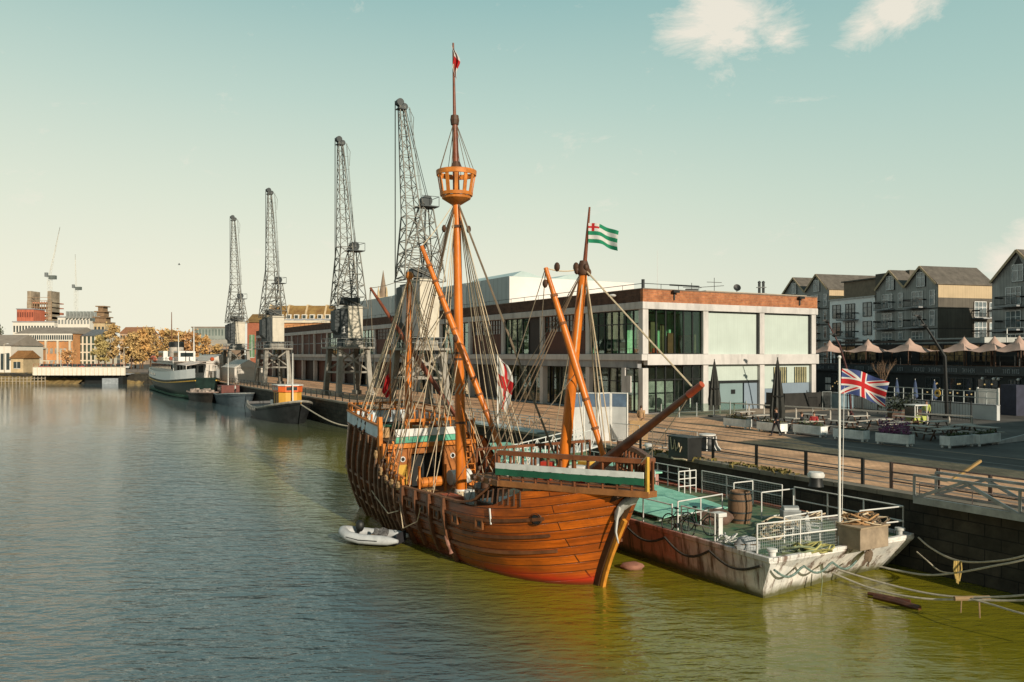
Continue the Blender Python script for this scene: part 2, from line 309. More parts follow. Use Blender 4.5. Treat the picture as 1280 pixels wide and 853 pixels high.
# ---- ground --------------------------------------------------------------------------------
EV = 27.3
def ground_mat():
    m = M('dark_asphalt_ground', (.080,.073,.064), .9, var=.5, vs=.35, bump=.15, bs=8); return m
e0 = q(EV,-60); e1 = q(EV,233)
g = MB(); g.quad(e0, e1, (-160,222,QZ), (-700,226,QZ), (-2500,5200,QZ), (3500,5200,QZ), (3500,-300,QZ)); struct('ground', g, ground_mat())
wallm = Mbrick('old_quay_stone', (.055,.048,.036), (.03,.028,.021), (.014,.014,.012), 1.1, .42, .02, (-QS,QC,0), var=.6, vs=1.1, bump=.8)
g = MB(); g.quad(e0, e1, (e1.x,e1.y,-2), (e0.x,e0.y,-2))
p_ = [e1, V3((-160,222,QZ)), V3((-700,226,QZ))]
for i in range(2): g.quad(p_[i], p_[i+1], (*p_[i+1][:2],-2), (*p_[i][:2],-2))
struct('quay_wall', g, wallm)
g = MB(); 
for k in range(150):
    u0 = -60+k*1.95; g.box(q(EV+.18, u0+.97, QZ+.03+rnd.uniform(-.01,.01)), (.62,1.92,.18), QA)
struct('quay_coping', g, M('coping_stone', (.21,.185,.145), .85, var=.4, vs=.8, bump=.4))
pave = Mbrick('brown_block_paving', (.66,.385,.215), (.54,.31,.17), (.24,.16,.10), .42, .2, .014, (QC,QS,0), (-QS,QC,0), var=.55, vs=.35, bump=.1)
g = MB(); g.quad(q(EV+.5,-60,QZ+.006), q(EV+.5,232,QZ+.006), q(44.7,232,QZ+.006), q(44.7,50.9,QZ+.006), q(46.5,50.9,QZ+.006), q(43.5,42,QZ+.006), q(37.8,31,QZ+.006), q(36.0,-60,QZ+.006)); struct('quay_paving', g, pave)
g = MB(); 
for v in (30.6, 32.05, 37.6, 39.05): g.quad(q(v,-60,QZ+.012), q(v,232,QZ+.012), q(v+.26,232,QZ+.012), q(v+.26,-60,QZ+.012))
struct('railway_track', g, M('sunk_rail_steel', (.07,.06,.055), .5, .4, var=.4))
g = MB()
for v, w_ in ((29.3,.35),(34.9,.5),(41.6,.3)): g.quad(q(v,-60,QZ+.010), q(v,232,QZ+.010), q(v+w_,232,QZ+.010), q(v+w_,-60,QZ+.010))
struct('paving_band', g, M('grey_sett_band', (.26,.19,.14), .9, var=.3, vs=1))
g = MB(); g.quad(q(44.72,55.9,QZ+.006), q(70,55.9,QZ+.006), q(70,51,QZ+.006), q(44.72,51,QZ+.006)); struct('forecourt_paving', g, M('forecourt_slabs', (.30,.23,.17), .9, var=.3, vs=.6))
# ============================ THE SAILING SHIP (local frame: x aft, y starboard, z up) =========
BX, BY = 2.85, 27.7; AX, AY = .558, -.83; NX, NY = -.83, -.558; SRZ = math.atan2(.83, -.558)
def sl_(p):                                   # world -> ship frame
    d = V3((p.x-BX, p.y-BY, p.z)); return V3((-(d.x*AX+d.y*AY), d.x*NX+d.y*NY, d.z))
def sw_(t, w, z): return V3((BX-t*AX+w*NX, BY-t*AY+w*NY, z))
def spx(px, py, Y): return sl_(pd(px, py, Y))
ship = thing('sailing_ship', 'wooden three masted sailing ship with orange brown hull and bare spars', 'sailing ship', (BX,BY,0), SRZ)
def lerp(a, b, t): return a+(b-a)*t
def interp(x, pts):
    if x <= pts[0][0]: return pts[0][1]
    for (a, va), (b, vb) in zip(pts, pts[1:]):
        if x <= b: return lerp(va, vb, (x-a)/(b-a))
    return pts[-1][1]
def tst(z): return -1.15*(max(z,0)/2.5)**1.25 if z > 0 else -z*.9
WZ = [(-.7,1.7),(0,2.35),(1,2.78),(1.9,2.95),(2.7,2.93),(3.4,2.8),(4.6,2.55)]
TE = 17.4
def hw(t, z):
    e = max(0, min(1, (t-tst(z))/5.6)); fb = (1-(1-e)**2.5)**.62
    r = max(0, min(1, (t-8.6)/(TE-8.6))); k = interp(z, [(-.7,.30),(0,.46),(1.2,.55),(2.2,.62),(4.5,.66)]); fr = 1-(1-k)*r**1.75
    return max(.11, interp(z, WZ)*fb*fr)
def sheer(t): return interp(t, [(-1.6,3.42),(1.7,3.3),(2.3,3.25),(3.2,2.62),(4.2,2.42),(9.4,2.36),(10.6,2.55),(11.3,3.2),(11.8,3.95),(14,4.1),(17.4,4.35)])
def hull_rows(z0, side, nt=70, nz=22, off=0.0, zfun=None, topfun=None):
    rows, uvs = [], []
    for i in range(nt+1):
        s = (i/nt)**1.25; tn = TE*s; r = []; uv = []; top = (topfun or sheer)(tn); g = 0; prev = None
        for j in range(nz+1):
            z = lerp(z0, top, j/nz); t = tst(z)+(TE-tst(z))*s; p = V3((t, side*(hw(t,z)+off), z))
            if prev is not None: g += (p-prev).length
            prev = p; r.append(p); uv.append((t+.013, z+.5+.004*t-.024*max(0,4.4-t)**2+.001))
        rows.append(r); uvs.append(uv)
    return rows, uvs
def hull_mat():
    m, t, N, L, B = nt('varnished_hull_planks'); tc = N.new('ShaderNodeTexCoord'); uv = tc.outputs['UV']
    b = N.new('ShaderNodeTexBrick'); b.offset = .37; b.inputs['Scale'].default_value = 1; b.inputs['Brick Width'].default_value = 5.5; b.inputs['Row Height'].default_value = .29; b.inputs['Mortar Size'].default_value = .017; b.inputs['Mortar Smooth'].default_value = .4
    b.inputs['Color1'].default_value = (.62,.155,.013,1); b.inputs['Color2'].default_value = (.42,.092,.010,1); b.inputs['Mortar'].default_value = (.07,.024,.008,1); L.new(uv, b.inputs[0])
    def nz(sx, sy, sc_, det=8):
        mp = N.new('ShaderNodeMapping'); mp.inputs['Scale'].default_value = (sx,sy,1); L.new(uv, mp.inputs[0]); n = N.new('ShaderNodeTexNoise'); n.inputs['Scale'].default_value = sc_; n.inputs['Detail'].default_value = det; n.inputs['Roughness'].default_value = .7; L.new(mp.outputs[0], n.inputs[0]); return n.outputs[0]
    def rmp(x, a, b_, c, d):
        r = N.new('ShaderNodeMapRange'); r.inputs[1].default_value = a; r.inputs[2].default_value = b_; r.inputs[3].default_value = c; r.inputs[4].default_value = d; L.new(x, r.inputs[0]); return r.outputs[0]
    c = mixc(N, L, 1.0, b.outputs['Color'], mixc(N, L, rmp(nz(.22,3.4,3.0),.3,.7,0,1), (.42,.34,.3), (1.45,1.35,1.2)), 'MULTIPLY')
    c = mixc(N, L, rmp(nz(1.0,.22,1.3),.52,.75,0,.5), c, (.045,.02,.01))                 # run-off stains
    sp = N.new('ShaderNodeSeparateXYZ'); L.new(tc.outputs['Object'], sp.inputs[0])
    nn = nz(.6,.6,1.5); ad = N.new('ShaderNodeMath'); ad.operation = 'MULTIPLY_ADD'; ad.inputs[1].default_value = .5; L.new(nn, ad.inputs[0]); L.new(sp.outputs[2], ad.inputs[2])
    c = mixc(N, L, rmp(nz(.5,.8,1.1),.42,.62,.55,0), c, (.15,.045,.012)); c = mixc(N, L, rmp(ad.outputs[0],.38,.75,.95,0), c, (.40,.022,.010))                  # red antifouling at the waterline
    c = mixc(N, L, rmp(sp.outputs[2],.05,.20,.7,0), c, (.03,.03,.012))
    c = mixc(N, L, rmp(sp.outputs[0],.8,5.4,0,.70), c, (.075,.026,.011))                      # side shade painted in, deepening towards the stern
    L.new(c, B.inputs['Base Color']); B.inputs['Roughness'].default_value = .27; B.inputs['Specular IOR Level'].default_value = .5
    bp = N.new('ShaderNodeBump'); bp.invert = True; bp.inputs['Strength'].default_value = .7; bp.inputs['Distance'].default_value = .03; L.new(b.outputs['Fac'], bp.inputs['Height'])
    b2 = N.new('ShaderNodeBump'); b2.inputs['Strength'].default_value = .25; b2.inputs['Distance'].default_value = .02; L.new(nz(.3,6,5), b2.inputs['Height']); L.new(bp.outputs[0], b2.inputs['Normal']); L.new(b2.outputs[0], B.inputs['Normal'])
    return m
hm = hull_mat()
h = MB(); h.open = 0
rs, us = hull_rows(-.7, 1); rp_, up_ = hull_rows(-.7, -1)
h.grid(rs, us); h.grid(rp_, up_, flip=True)
h.grid([rs[-1], rp_[-1]], [us[-1], [(u-.4, v) for u, v in up_[-1]]])       # transom
h.grid([[p+V3((0,-.12,0)) for p in r[-6:]] for r in rs], [u[-6:] for u in us], flip=True)       # inner face of the bulwarks
h.grid([[p+V3((0,.12,0)) for p in r[-6:]] for r in rp_], [u[-6:] for u in up_])
hull = h.build('hull', hm, ship, smooth=True)
capm = M('cap_rail_wood', (.17,.062,.022), .5, var=.4, vs=2); walem = M('wale_brown', (.12,.045,.016), .5, var=.5)
# capping rail, wales, stem, rudder
def run(side, z_of_t, t0, t1, n=40, off=.0):
    return [V3((t, side*(hw(t, z_of_t(t))+off), z_of_t(t))) for t in [lerp(t0,t1,i/n) for i in range(n+1)]]
for sd in (1,-1):
    cap = MB(); pts = run(sd, lambda t: sheer(t)+.03, 2.35, 17.35, 60, -.05)
    for a, b in zip(pts, pts[1:]): cap.bar(a, b+(b-a)*.03, .2, .07)
    cap.build('capping_rail', capm, ship)
for zz, t1 in ((.85,17.2),(1.40,17.3),(1.98,17.3)):
    for sd in (1,-1):
        wl = MB(); pts = run(sd, lambda t: zz+.012*max(0,t-9)**1.6*.6+.024*max(0,4.4-t)**2, .3, t1, 60, .025)
        for a, b in zip(pts, pts[1:]): wl.bar(a, b+(b-a)*.04, .08, .11)
        wl.build('wale', walem, ship)
st = MB(); prof = [V3((tst(z)-.12, 0, z)) for z in [-.7+.25*i for i in range(17)]]
for a, b in zip(prof, prof[1:]): st.bar(a, b+(b-a)*.05, .24, .26, up=(1,0,0))
st.build('stem', M('dark_stem', (.06,.028,.012), .5, var=.4), ship)
cw = MB(); prof = [V3((tst(z)-.36, 0, z)) for z in [-.4+.2*i for i in range(15)]]
for a, b in zip(prof, prof[1:]): cw.bar(a, b+(b-a)*.06, .13, .14, up=(1,0,0))
cw.build('cutwater', M('yellow_brown_cutwater', (.55,.23,.03), .5, var=.3, vs=3), ship)
wr = MB(); prof = [V3((tst(z)-.40-.12*math.sin((z-2.2)*2.2), .03, z)) for z in [2.2+.15*i for i in range(8)]]
prof = [sl_(pd(x,y,Y)) for x, y, Y in ((770,650,26.6),(773,641,26.5),(778,633,26.4),(785,627,26.3),(792,624,26.2),(797,621,26.15))]
wr.path(prof, .2, 8, radii=[.06,.13,.15,.17,.16,.08])
wr.path([prof[2]+V3((0,.12,0)), prof[1]+V3((-.1,.15,-.2)), prof[1]+V3((-.06,.16,-.6)), prof[1]+V3((-.16,.14,-.95))], .07, 5, .025)
wr.build('canvas_wrap', M('grey_white_canvas', (.42,.42,.40), .9, var=.25, vs=4, bump=.6, bs=9), ship, smooth=True)
rd = MB(); rd.box((17.62,0,.9), (.36,.2,3.6)); rd.box((17.4,0,2.6), (.25,.3,3.4)); rd.build('rudder', m_['brownw'], ship, bev=.02)
bk = MB(); bk.bar((17.2,.8,3.35), (18.4,1.0,3.4), .18); bk.tube((18.2,1.0,3.35),(18.2,1.0,2.5),.03); bk.blob((18.2,1.0,2.5),.09,.09,.14); bk.build('stern_spar', m_['black'], ship)
# riders: upright rubbing timbers
rdm = M('rider_timber', (.11,.042,.016), .5, var=.45, vs=2); rdd = M('dark_rider_timber', (.16,.085,.045), .6, var=.5, vs=2)
for k, t in enumerate((5.2,6.35,7.5,8.6,9.35,9.95,10.5,11.05,11.6,12.3,13.2,14.2,15.3,16.4)):
    for sd in ((1,-1) if k < 5 else (1,)):
        r = MB(); zt = sheer(t)+.04; zs = [lerp(.25 if k%3 else -.1, zt, i/9) for i in range(10)]
        pts = [V3((t+(.0 if k<4 else .02*(i-5)), sd*(hw(t,z)+.07), z)) for i, z in enumerate(zs)]
        for a, b in zip(pts, pts[1:]): r.bar(a, b+(b-a)*.04, .15 if k < 4 else .12, .16, up=(0,1,0))
        r.build('rider', rdm if k < 4 else rdd, ship)
for sd in (1,-1):
    for t in (2.9,4.4,5.8,6.95,8.05,9.0):
        g = MB(); z = 1.76+.04*abs(t-6); y = hw(t,z); dy = (hw(t+.3,z)-hw(t-.3,z))/.6
        rz = math.atan2(dy, 1)*sd
        for dx, dz, a, b in ((0,.16,.40,.06),(0,-.16,.40,.06),(-.17,0,.06,.27),(.17,0,.06,.27)): g.box((t+dx, sd*(y+.045+dx*dy), z+dz), (a,.08,b), rz)
        p = g.build('gun_port', M('port_frame', (.17,.065,.022), .5, var=.3) if 'port_frame' not in bpy.data.materials else bpy.data.materials['port_frame'], ship)
        g = MB(); g.box((t, sd*(y+.03), z), (.14,.05,.14), rz); h_ = MB(); h_.box((t, sd*(y+.02), z), (.3,.05,.3), rz); h_.build('port_lid', walem, p); g.build('port_hole', m_['black'], p)
hp = MB(); z = 2.35; t = .55; y = hw(t,z); hp.lathe((0,0,0), [(.19,-.05),(.22,0),(.19,.03),(.15,.03),(.14,-.05)], 16, cap=False); hm_ = Matrix.Translation((t, y+.02, z)) @ Matrix.Rotation(-math.atan2(hw(t+.3,z)-hw(t-.3,z), .6)+PI*0,4,'Z').inverted() @ Matrix.Rotation(R(90),4,'X')
hp.v = [tuple(hm_ @ V3(v)) for v in hp.v]
hpo = hp.build('hawse_hole', m_['brownw'], ship, smooth=True)
hb = MB(); hb.lathe((0,0,0), [(.17,-.02),(.17,.035)], 14); hb.v = [tuple(hm_ @ V3(v)) for v in hb.v]; hb.build('hole_void', m_['black'], hpo)
# short upright staves and pale cleat on the bow bulwark
sv = MB()
for i in range(12):
    t = 1.0+i*.24; z0 = 2.72+.0*i; z1 = min(sheer(t),3.3)-.04
    if z1 > z0+.1: sv.bar((t, hw(t,z0)+.03, z0), (t-.05, hw(t,z1)+.03, z1), .035, .06, up=(0,1,0))
sv.build('bulwark_staves', m_['brownw'], ship)
cl = MB(); t = 2.3; cl.bar((t, hw(t,2.0)+.05, 1.95), (t, hw(t,2.5)+.05, 2.5), .05, .05); cl.build('white_cleat', m_['white'], ship)
fe = MB(); t = 5.2; fe.path([(t, hw(t,1.0)+.14, 1.05), (t-.05, hw(t,.7)+.17, .7), (t-.1, hw(t,.5)+.16, .38)], .05, 6, .09); fe.build('rope_fender', M('pinkish_fender', (.30,.15,.11), .8), ship)
# decks
def deckpoly(z, t0, t1, n=24): 
    ts = [lerp(t0,t1,i/n) for i in range(n+1)]; return [(t, hw(t,z)-.06) for t in ts]+[(t, -hw(t,z)+.06) for t in reversed(ts)]
d = MB(); d.prism(deckpoly(1.72,.4,12.0), 1.6, 1.7); d.build('main_deck', m_['deckw'], ship)
d = MB(); d.prism(deckpoly(3.85,11.9,17.35), 3.64, 3.74); d.build('aft_deck', m_['deckw'], ship)
FC = [(3.5,2.72),(1.9,2.72),(-.6,1.42),(-2.6,.14)]
fp = FC+[(t,-w) for t, w in reversed(FC)]
d = MB(); d.prism([(t,w*.96) for t,w in fp], 3.44, 3.5); d.build('forecastle_deck', m_['deckw'], ship)
bm_ = MB()
for (a, b) in zip(fp, fp[1:]+fp[:1]):
    bm_.bar((*a,3.42), V3((*b,3.42))+(V3((*b,0))-V3((*a,0))).normalized()*.1, .2, .2)
bm_.build('forecastle_beam', M('beam_wood', (.23,.095,.03), .5, var=.35, vs=2), ship, bev=.015)
bb = MB()
for t, w in ((2.2,2.6),(.8,2.05),(-.8,1.3),(-1.8,.7)): bb.bar((t,-w,3.33),(t,w,3.33),.16,.14)
for sd in (1,-1): bb.bar((-1.9,sd*.45,3.35),(-.2,sd*.5,2.6),.12,.14)
bb.build('beam_ends', m_['brownw'], ship)
def rail_side(path, zb, posts_mat, nm):
    a = MB()
    for p, r in zip(path, path[1:]):
        a.bar((*p,zb+.96), (*r,zb+.96), .18, .15)
        n = max(2, int((V3(r)-V3(p)).length/.42))
        for i in range(n+1):
            x = V3((*p,0)).lerp(V3((*r,0)), i/n); a.bar((x.x,x.y,zb), (x.x,x.y,zb+.94), .07 if i else .11)
        a.bar((*p,zb+.1), (*r,zb+.1), .06, .05)
    return a.build(nm, posts_mat, ship)
frm = M('forecastle_rail_wood', (.16,.055,.02), .5, var=.35, vs=2)
wb = M('faded_white_band', (.50,.52,.50), .6, var=.15, vs=3, dirt=.3)
for sd in (1,-1):
    pth = [V3((t,sd*w)) if False else (t,sd*w) for t, w in FC[1:]]
    rail_side(pth, 3.5, frm, 'forecastle_rail')
    for nm, mt, z0, z1 in (('white_band',wb,3.93,4.12),('green_band',m_['green'],3.71,3.927)):
        b = MB()
        for p, r in zip(pth, pth[1:]):
            k = 8
            for i in range(k):
                A = V3((*p,0)).lerp(V3((*r,0)), i/k); B_ = V3((*p,0)).lerp(V3((*r,0)), (i+1)/k); off = V3((0,sd*.09,0)); wv = .015*math.sin(i*2.1)
                b.slab([A+off+V3((0,0,z0+wv)), B_+off+V3((0,0,z0-wv)), B_+off+V3((0,0,z1)), A+off+V3((0,0,z1))], (0,sd*.03,0))
        b.build(nm, mt, ship)
fr = MB(); fr.bar((-2.66,.14,3.45),(-2.66,.14,4.6),.10); fr.build('bow_post', m_['yellow'], ship, bev=.01)
fr = MB(); fr.bar((3.5,-2.6,4.4),(3.5,2.6,4.4),.12,.1)
for i in range(14): fr.bar((3.5,-2.6+.4*i,3.5),(3.5,-2.6+.4*i,4.4),.06)
fr.build('aft_forecastle_rail', frm, ship)
bd = MB()
for s in (1,-1): bd.bar((3.56,-2.6,3.8),(3.56,-.3,3.8),.03,.34)
bd.build('green_deck_board', M('pale_green_board', (.16,.26,.16), .6, var=.3), ship)
# sterncastle front (bulkhead at the break of the aft deck)
bkm = M('bulkhead_wood', (.33,.12,.03), .5, var=.35, vs=3)
b = MB(); T0 = 12.0
b.bx(T0,T0+.1,-2.5,-.75,1.7,3.6); b.bx(T0,T0+.1,1.0,2.55,1.7,3.6); b.bx(T0,T0+.1,-.75,1.0,3.25,3.6)
for y in (-2.45,-.8,1.02,1.65,2.45): b.bx(T0-.09,T0-.002,y-.09,y+.09,1.7,3.62)
bh = b.build('cabin_bulkhead', bkm, ship, bev=.01)
for y, r in ((1.34,.13),(-1.25,.13)):
    p = MB(); p.tube((T0-.05,y,3.05),(T0+.02,y,3.05),r,r,14); po = p.build('porthole_rim', m_['white'], bh)
    p = MB(); p.tube((T0-.07,y,3.05),(T0-.052,y,3.05),r*.65,r*.65,14); p.build('porthole_glass', m_['black'], po)
b = MB(); b.bx(T0-.06,T0-.01,1.12,1.58,1.9,2.8); b.build('notice_board', m_['yellow'], bh)
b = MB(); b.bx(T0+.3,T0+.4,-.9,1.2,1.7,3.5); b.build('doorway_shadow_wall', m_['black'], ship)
b = MB(); b.bar((T0-.08,-2.6,3.66),(T0-.08,2.6,3.66),.2,.2); b.bar((T0-.05,-1.5,4.78),(T0-.05,1.2,4.78),.12,.14)
for y in (-2.4,-1.5,-.6,.3,1.2,2.4): b.bar((T0-.05,y,3.7),(T0-.05,y,4.75),.1)
b.build('break_rail', m_['trim'], ship, bev=.01)
b = MB(); b.bx(T0-.16,T0-.11,-1.6,1.75,4.08,4.42); b.build('white_break_board', m_['white'], ship)
b = MB(); b.bx(T0-.17,T0-.11,-1.6,1.75,3.80,4.06); 
b.build('green_break_board', M('faded_green_board', (.10,.36,.24), .6, var=.4, vs=2), ship)
for y0, sg in ((-1.95,1),(2.1,1)):
    ld = MB()
    for dy in (-.2,.2): ld.bar((T0-.75,y0+dy,1.7),(T0-.15,y0+dy,3.9),.07,.1)
    for i in range(8): f = (i+.5)/8; ld.bar((T0-.75+.6*f,y0-.2,1.7+2.2*f),(T0-.75+.6*f,y0+.2,1.7+2.2*f),.12,.04)
    ld.build('ladder', m_['trim'], ship)
# aft castle side boards, blue white outside; rails
ab = M('blue_white_board', (.58,.65,.68), .6, var=.2, vs=2, dirt=.3)
for sd in (1,-1):
    a = MB(); ts = [lerp(12.1,17.3,i/12) for i in range(13)]
    lo = [V3((t, sd*(hw(t,4.1)+.03), sheer(t)+.08)) for t in ts]; hi = [V3((t, sd*(hw(t,4.6)+.06), sheer(t)+.62)) for t in ts]
    a.grid([lo, hi]); a.grid([[p-V3((0,sd*.07,0)) for p in lo],[p-V3((0,sd*.07,0)) for p in hi]]); a.build('quarter_board', ab, ship)
    a = MB()
    for i, t in enumerate(ts):
        if i < 12: a.bar(hi[i]+V3((0,0,.02)), hi[i+1]+V3((0,0,.02)), .14, .08)
        a.bar(lo[i]-V3((0,sd*.1,.3)), hi[i]-V3((0,sd*.1,-.35 if i % 2 else -.02)), .08)
    for i in range(12): 
        if i > 3: a.bar(hi[i]+V3((0,-sd*.1,.36)), hi[i+1]+V3((0,-sd*.1,.36)), .09, .07)
    a.build('quarter_rail', m_['trim'], ship)
a = MB(); a.bx(17.25,17.4,-1.75,1.75,4.3,4.95); a.build('taffrail_board', ab, ship)
a = MB(); a.bar((17.3,-1.75,5.3),(17.3,1.75,5.3),.12); a.bar((17.3,-1.75,4.95),(17.3,1.75,4.98),.2,.06)
for y in (-1.7,-.85,0,.85,1.7): a.bar((17.3,y,4.3),(17.3,y,5.3),.1)
a.build('stern_rail', m_['trim'], ship)
for c_, d_ in (((15.6,.9,4.0),(1.2,.7,.55)),((14.9,-1.1,4.0),(.8,.9,.5))): a = MB(); a.box(c_, d_); a.build('deck_box', m_['woodl'], ship, bev=.02)
a = MB(); a.box((16.2,-.4,4.15),(.9,.6,.3)); a.box((15.5,.9,4.31),(1.3,.8,.08)); a.build('green_locker', m_['green'], ship, bev=.02)
# yellow posts and timberheads along the starboard waist
a = MB()
for t, h1 in ((11.5,1.55),(11.0,1.0),(10.4,.9)): a.bar((t, hw(t,2.5)-.16, 1.8), (t, hw(t,2.5)-.1, sheer(t)+h1), .17)
for i in range(9):
    t = 8.9+i*.34; a.bar((t, hw(t,2.3)-.1, 2.3), (t+.02, hw(t,2.3)-.08, sheer(t)+.32+.1*(i%3)), .1)
a.build('timberhead', m_['trim'], ship, bev=.01)
a = MB(); a.bar((8.8, hw(8.8,2.5)-.1, 2.72), (11.6, hw(11.5,2.5)-.1, 3.0), .1, .07); a.bar((9.6, hw(9.6,2.5)-.1, 3.1), (11.6, hw(11.5,2.5)-.1, 3.5), .09, .07); a.build('pin_rail', m_['trim'], ship)
# deck clutter belonging to the ship
a = MB(); a.bx(4.6,6.3,-.9,.9,1.7,2.0); a.build('hatch_coaming', m_['brownw'], ship, bev=.02)
a = MB(); a.bx(4.7,6.2,-.8,.8,2.0,2.06); a.build('hatch_cover', M('pale_canvas_cover', (.40,.40,.37), .9, var=.3, bump=.4), ship)
a = MB(); a.bx(7.1,8.2,1.0,2.0,1.7,2.05); a.build('red_hatch', M('red_hatch_paint', (.40,.09,.04), .6, var=.3), ship, bev=.02)
a = MB(); a.lathe((6.2,-1.7,1.7),[(.3,0),(.38,.4),(.3,.85)],14); a.build('water_cask', m_['woodl'], ship, smooth=True)
a = MB(); a.tube((10.9,-1.5,2.2),(10.9,-.5,2.2),.34,.34,14); a.build('liferaft_canister', m_['white'], ship, smooth=True)
a = MB(); a.tube((10.6,.1,2.15),(10.6,1.2,2.15),.22,.22,12); a.bx(10.4,10.5,-.05,.03,1.7,2.9); a.bx(10.4,10.5,1.25,1.33,1.7,2.9); a.build('windlass', m_['trim'], ship)
a = MB(); a.tube((3.95,1.5,1.7),(3.95,1.5,3.1),.12,.10,10); a.tube((3.9,-1.4,1.7),(3.9,-1.4,3.1),.12,.1,10); a.bar((3.95,-1.8,2.9),(3.95,1.8,2.9),.1); a.build('fore_bitts', m_['brownw'], ship)
# crates and lockers on the forecastle behind the rail
for (t, w, c, s) in ((1.2,1.2,'red',.5),(.5,.4,'white',.55),(1.5,-.8,'yellow',.5),(-.2,.9,'red',.35),(2.6,1.7,'white',.45),(2.5,.2,'red',.45),(-1.0,.1,'green',.45)):
    a = MB(); a.box((t,w,3.5+s*.45),(s,s*.8,s*.9),rnd.uniform(0,1)); a.build('deck_locker', m_[c], ship, bev=.02)
# ---- spars
def spar(nm, p0, p1, r0, r1, mat, rm=None, n=14):
    b = MB(); p0 = V3(p0); p1 = V3(p1)
    if rm: b.path([p0, p0.lerp(p1,.5), p1], r0, n, radii=[r0, rm, r1])
    else: b.path([p0,p1], r0, n, r1)
    return b.build(nm, mat, ship, smooth=True)
mm_top = spx(570.5,246,35.3); main = spar('main_mast', (9.0,0,1.6), mm_top, .245, .165, m_['orange'])
b = MB(); b.lathe((9.0,0,1.7),[(.31,0),(.31,.2),(.28,.3)],14); b.build('mast_boot', m_['white'], main, smooth=True)
NZ = mm_top.z; nx, ny = mm_top.x, mm_top.y
ns = MB(); ns.lathe((nx,ny,NZ-.15),[(.22,-.2),(.62,.05),(.64,.16),(.0,.16)],20); nest = ns.build('crows_nest', m_['trim'], main, smooth=True)
ns = MB(); ns.lathe((nx,ny,NZ),[(.80,.9),(.86,.9),(.88,1.1),(.82,1.12),(.80,.9)],24,cap=False); ns.lathe((nx,ny,NZ),[(.62,.02),(.70,.02),(.72,.16),(.64,.16)],24,cap=False); ns.build('nest_rim', m_['trim'], nest, smooth=True)
ns = MB()
for i in range(12):
    a = 2*PI*i/12; d1 = V3((math.cos(a),math.sin(a),0)); ns.bar(V3((nx,ny,NZ+.05))+d1*.66, V3((nx,ny,NZ+1.0))+d1*.82, .15, .05, up=d1)
ns.build('nest_stave', m_['trim'], nest)
tp = spx(566.5,54,35.3); sp0 = V3((nx,ny,NZ)); mid = sp0.lerp(tp,.52)
spar('top_mast', sp0, mid, .15, .12, m_['redwood']); spar('flag_pole', mid-V3((0,0,.4)), tp, .075, .04, m_['redwood'])
b = MB(); b.lathe(mid-V3((0,0,.35)),[(.17,0),(.2,.2),(.17,.4)],10); b.build('mast_cap', m_['brownw'], ship)
b = MB(); b.lathe(sp0+V3((0,0,1.1)),[(.2,0),(.26,.15),(.16,.4)],10); b.build('mast_doubling', m_['brownw'], ship)
f0 = V3((1.87,0,3.45)); f1 = spx(729.5,335,28.45); fore = spar('fore_mast', f0, f1, .215, .15, m_['orange'])
f2 = spx(737,259,28.2); spar('fore_pole', f1-V3((0,0,.3)), f2, .085, .035, m_['redwood'])
b = MB(); b.lathe(f1-V3((0,0,.25)),[(.19,0),(.24,.12),(.2,.3),(.13,.5)],12); b.blob(f1+V3((.1,.22,-.1)),.1,.09,.14); b.blob(f1+V3((.0,-.24,-.15)),.09,.08,.14); b.blob(f1+V3((-.2,.05,.0)),.09,.09,.13); b.build('mast_block', m_['brownw'], fore, smooth=True)
z0 = V3((13.9,.1,3.7)); z1 = spx(512,345,39.2); miz = spar('mizzen_mast', z0, z1, .2, .13, m_['orange'])
b = MB(); b.blob(z1, .2,.2,.22); b.build('mast_truck', m_['trim'], miz, smooth=True)
my0, my1 = spx(527,308,34.8), spx(626,561,33.6); yard = spar('main_yard', my0, my1, .085, .10, m_['orange'], .155)
fy0, fy1 = spx(682,335,28.4), spx(755,572,27.6); fyard = spar('fore_yard', fy0, fy1, .075, .09, m_['orange'], .145)
zy0, zy1 = spx(463,360,40.2), spx(573,525,38.4); spar('mizzen_yard', zy0, zy1, .06, .1, m_['redwood'], .13)
lashm = M('lashing_rope', (.20,.075,.025), .8)
def lash(a, b, fr, r, par, mat=None):
    for f in fr:
        k = MB(); p = V3(a).lerp(V3(b), f); d = (V3(b)-V3(a)).normalized(); k.path([p-d*.05, p+d*.05], r, 10); k.build('lashing', mat or lashm, par)
lash(my0, my1, [.1,.18,.26,.34,.42,.5,.58,.66,.74,.82,.9], .148, yard); lash(fy0, fy1, [.15,.3,.45,.5,.55,.7,.85], .135, fyard)
lash(V3((9,0,1.6)), mm_top, [.25,.46,.48,.9], .238, main, m_['brownw'])
b = MB(); c = V3((9,0,1.6)).lerp(mm_top,.36)
for k in range(10):
    a = 2*PI*k/10; d1 = V3((math.cos(a)*.34, math.sin(a)*.34, 0)); d2 = V3((math.cos(a+.8)*.34, math.sin(a+.8)*.34, 0)); b.tube(c+d1+V3((0,0,-.2)), c+d2+V3((0,0,.25)), .03, .03, 5)
b.build('mast_truss', m_['rope'], main)
bs0, bs1 = V3((.2,.1,3.75)), spx(877,481,23.7); spar('bowsprit', bs0, bs1, .2, .09, M('bowsprit_wood', (.095,.032,.014), .4, var=.4, vs=3))
b = MB(); d1 = (bs1-bs0).normalized(); b.path([bs1-d1*.6, bs1+d1*.02], .115, 10, .1); b.build('bowsprit_tip', M('tip_red', (.34,.06,.025), .5), ship)
spar('forecastle_spar', spx(757,574,27.5), spx(806,577,26.4), .09, .08, m_['brownw'])
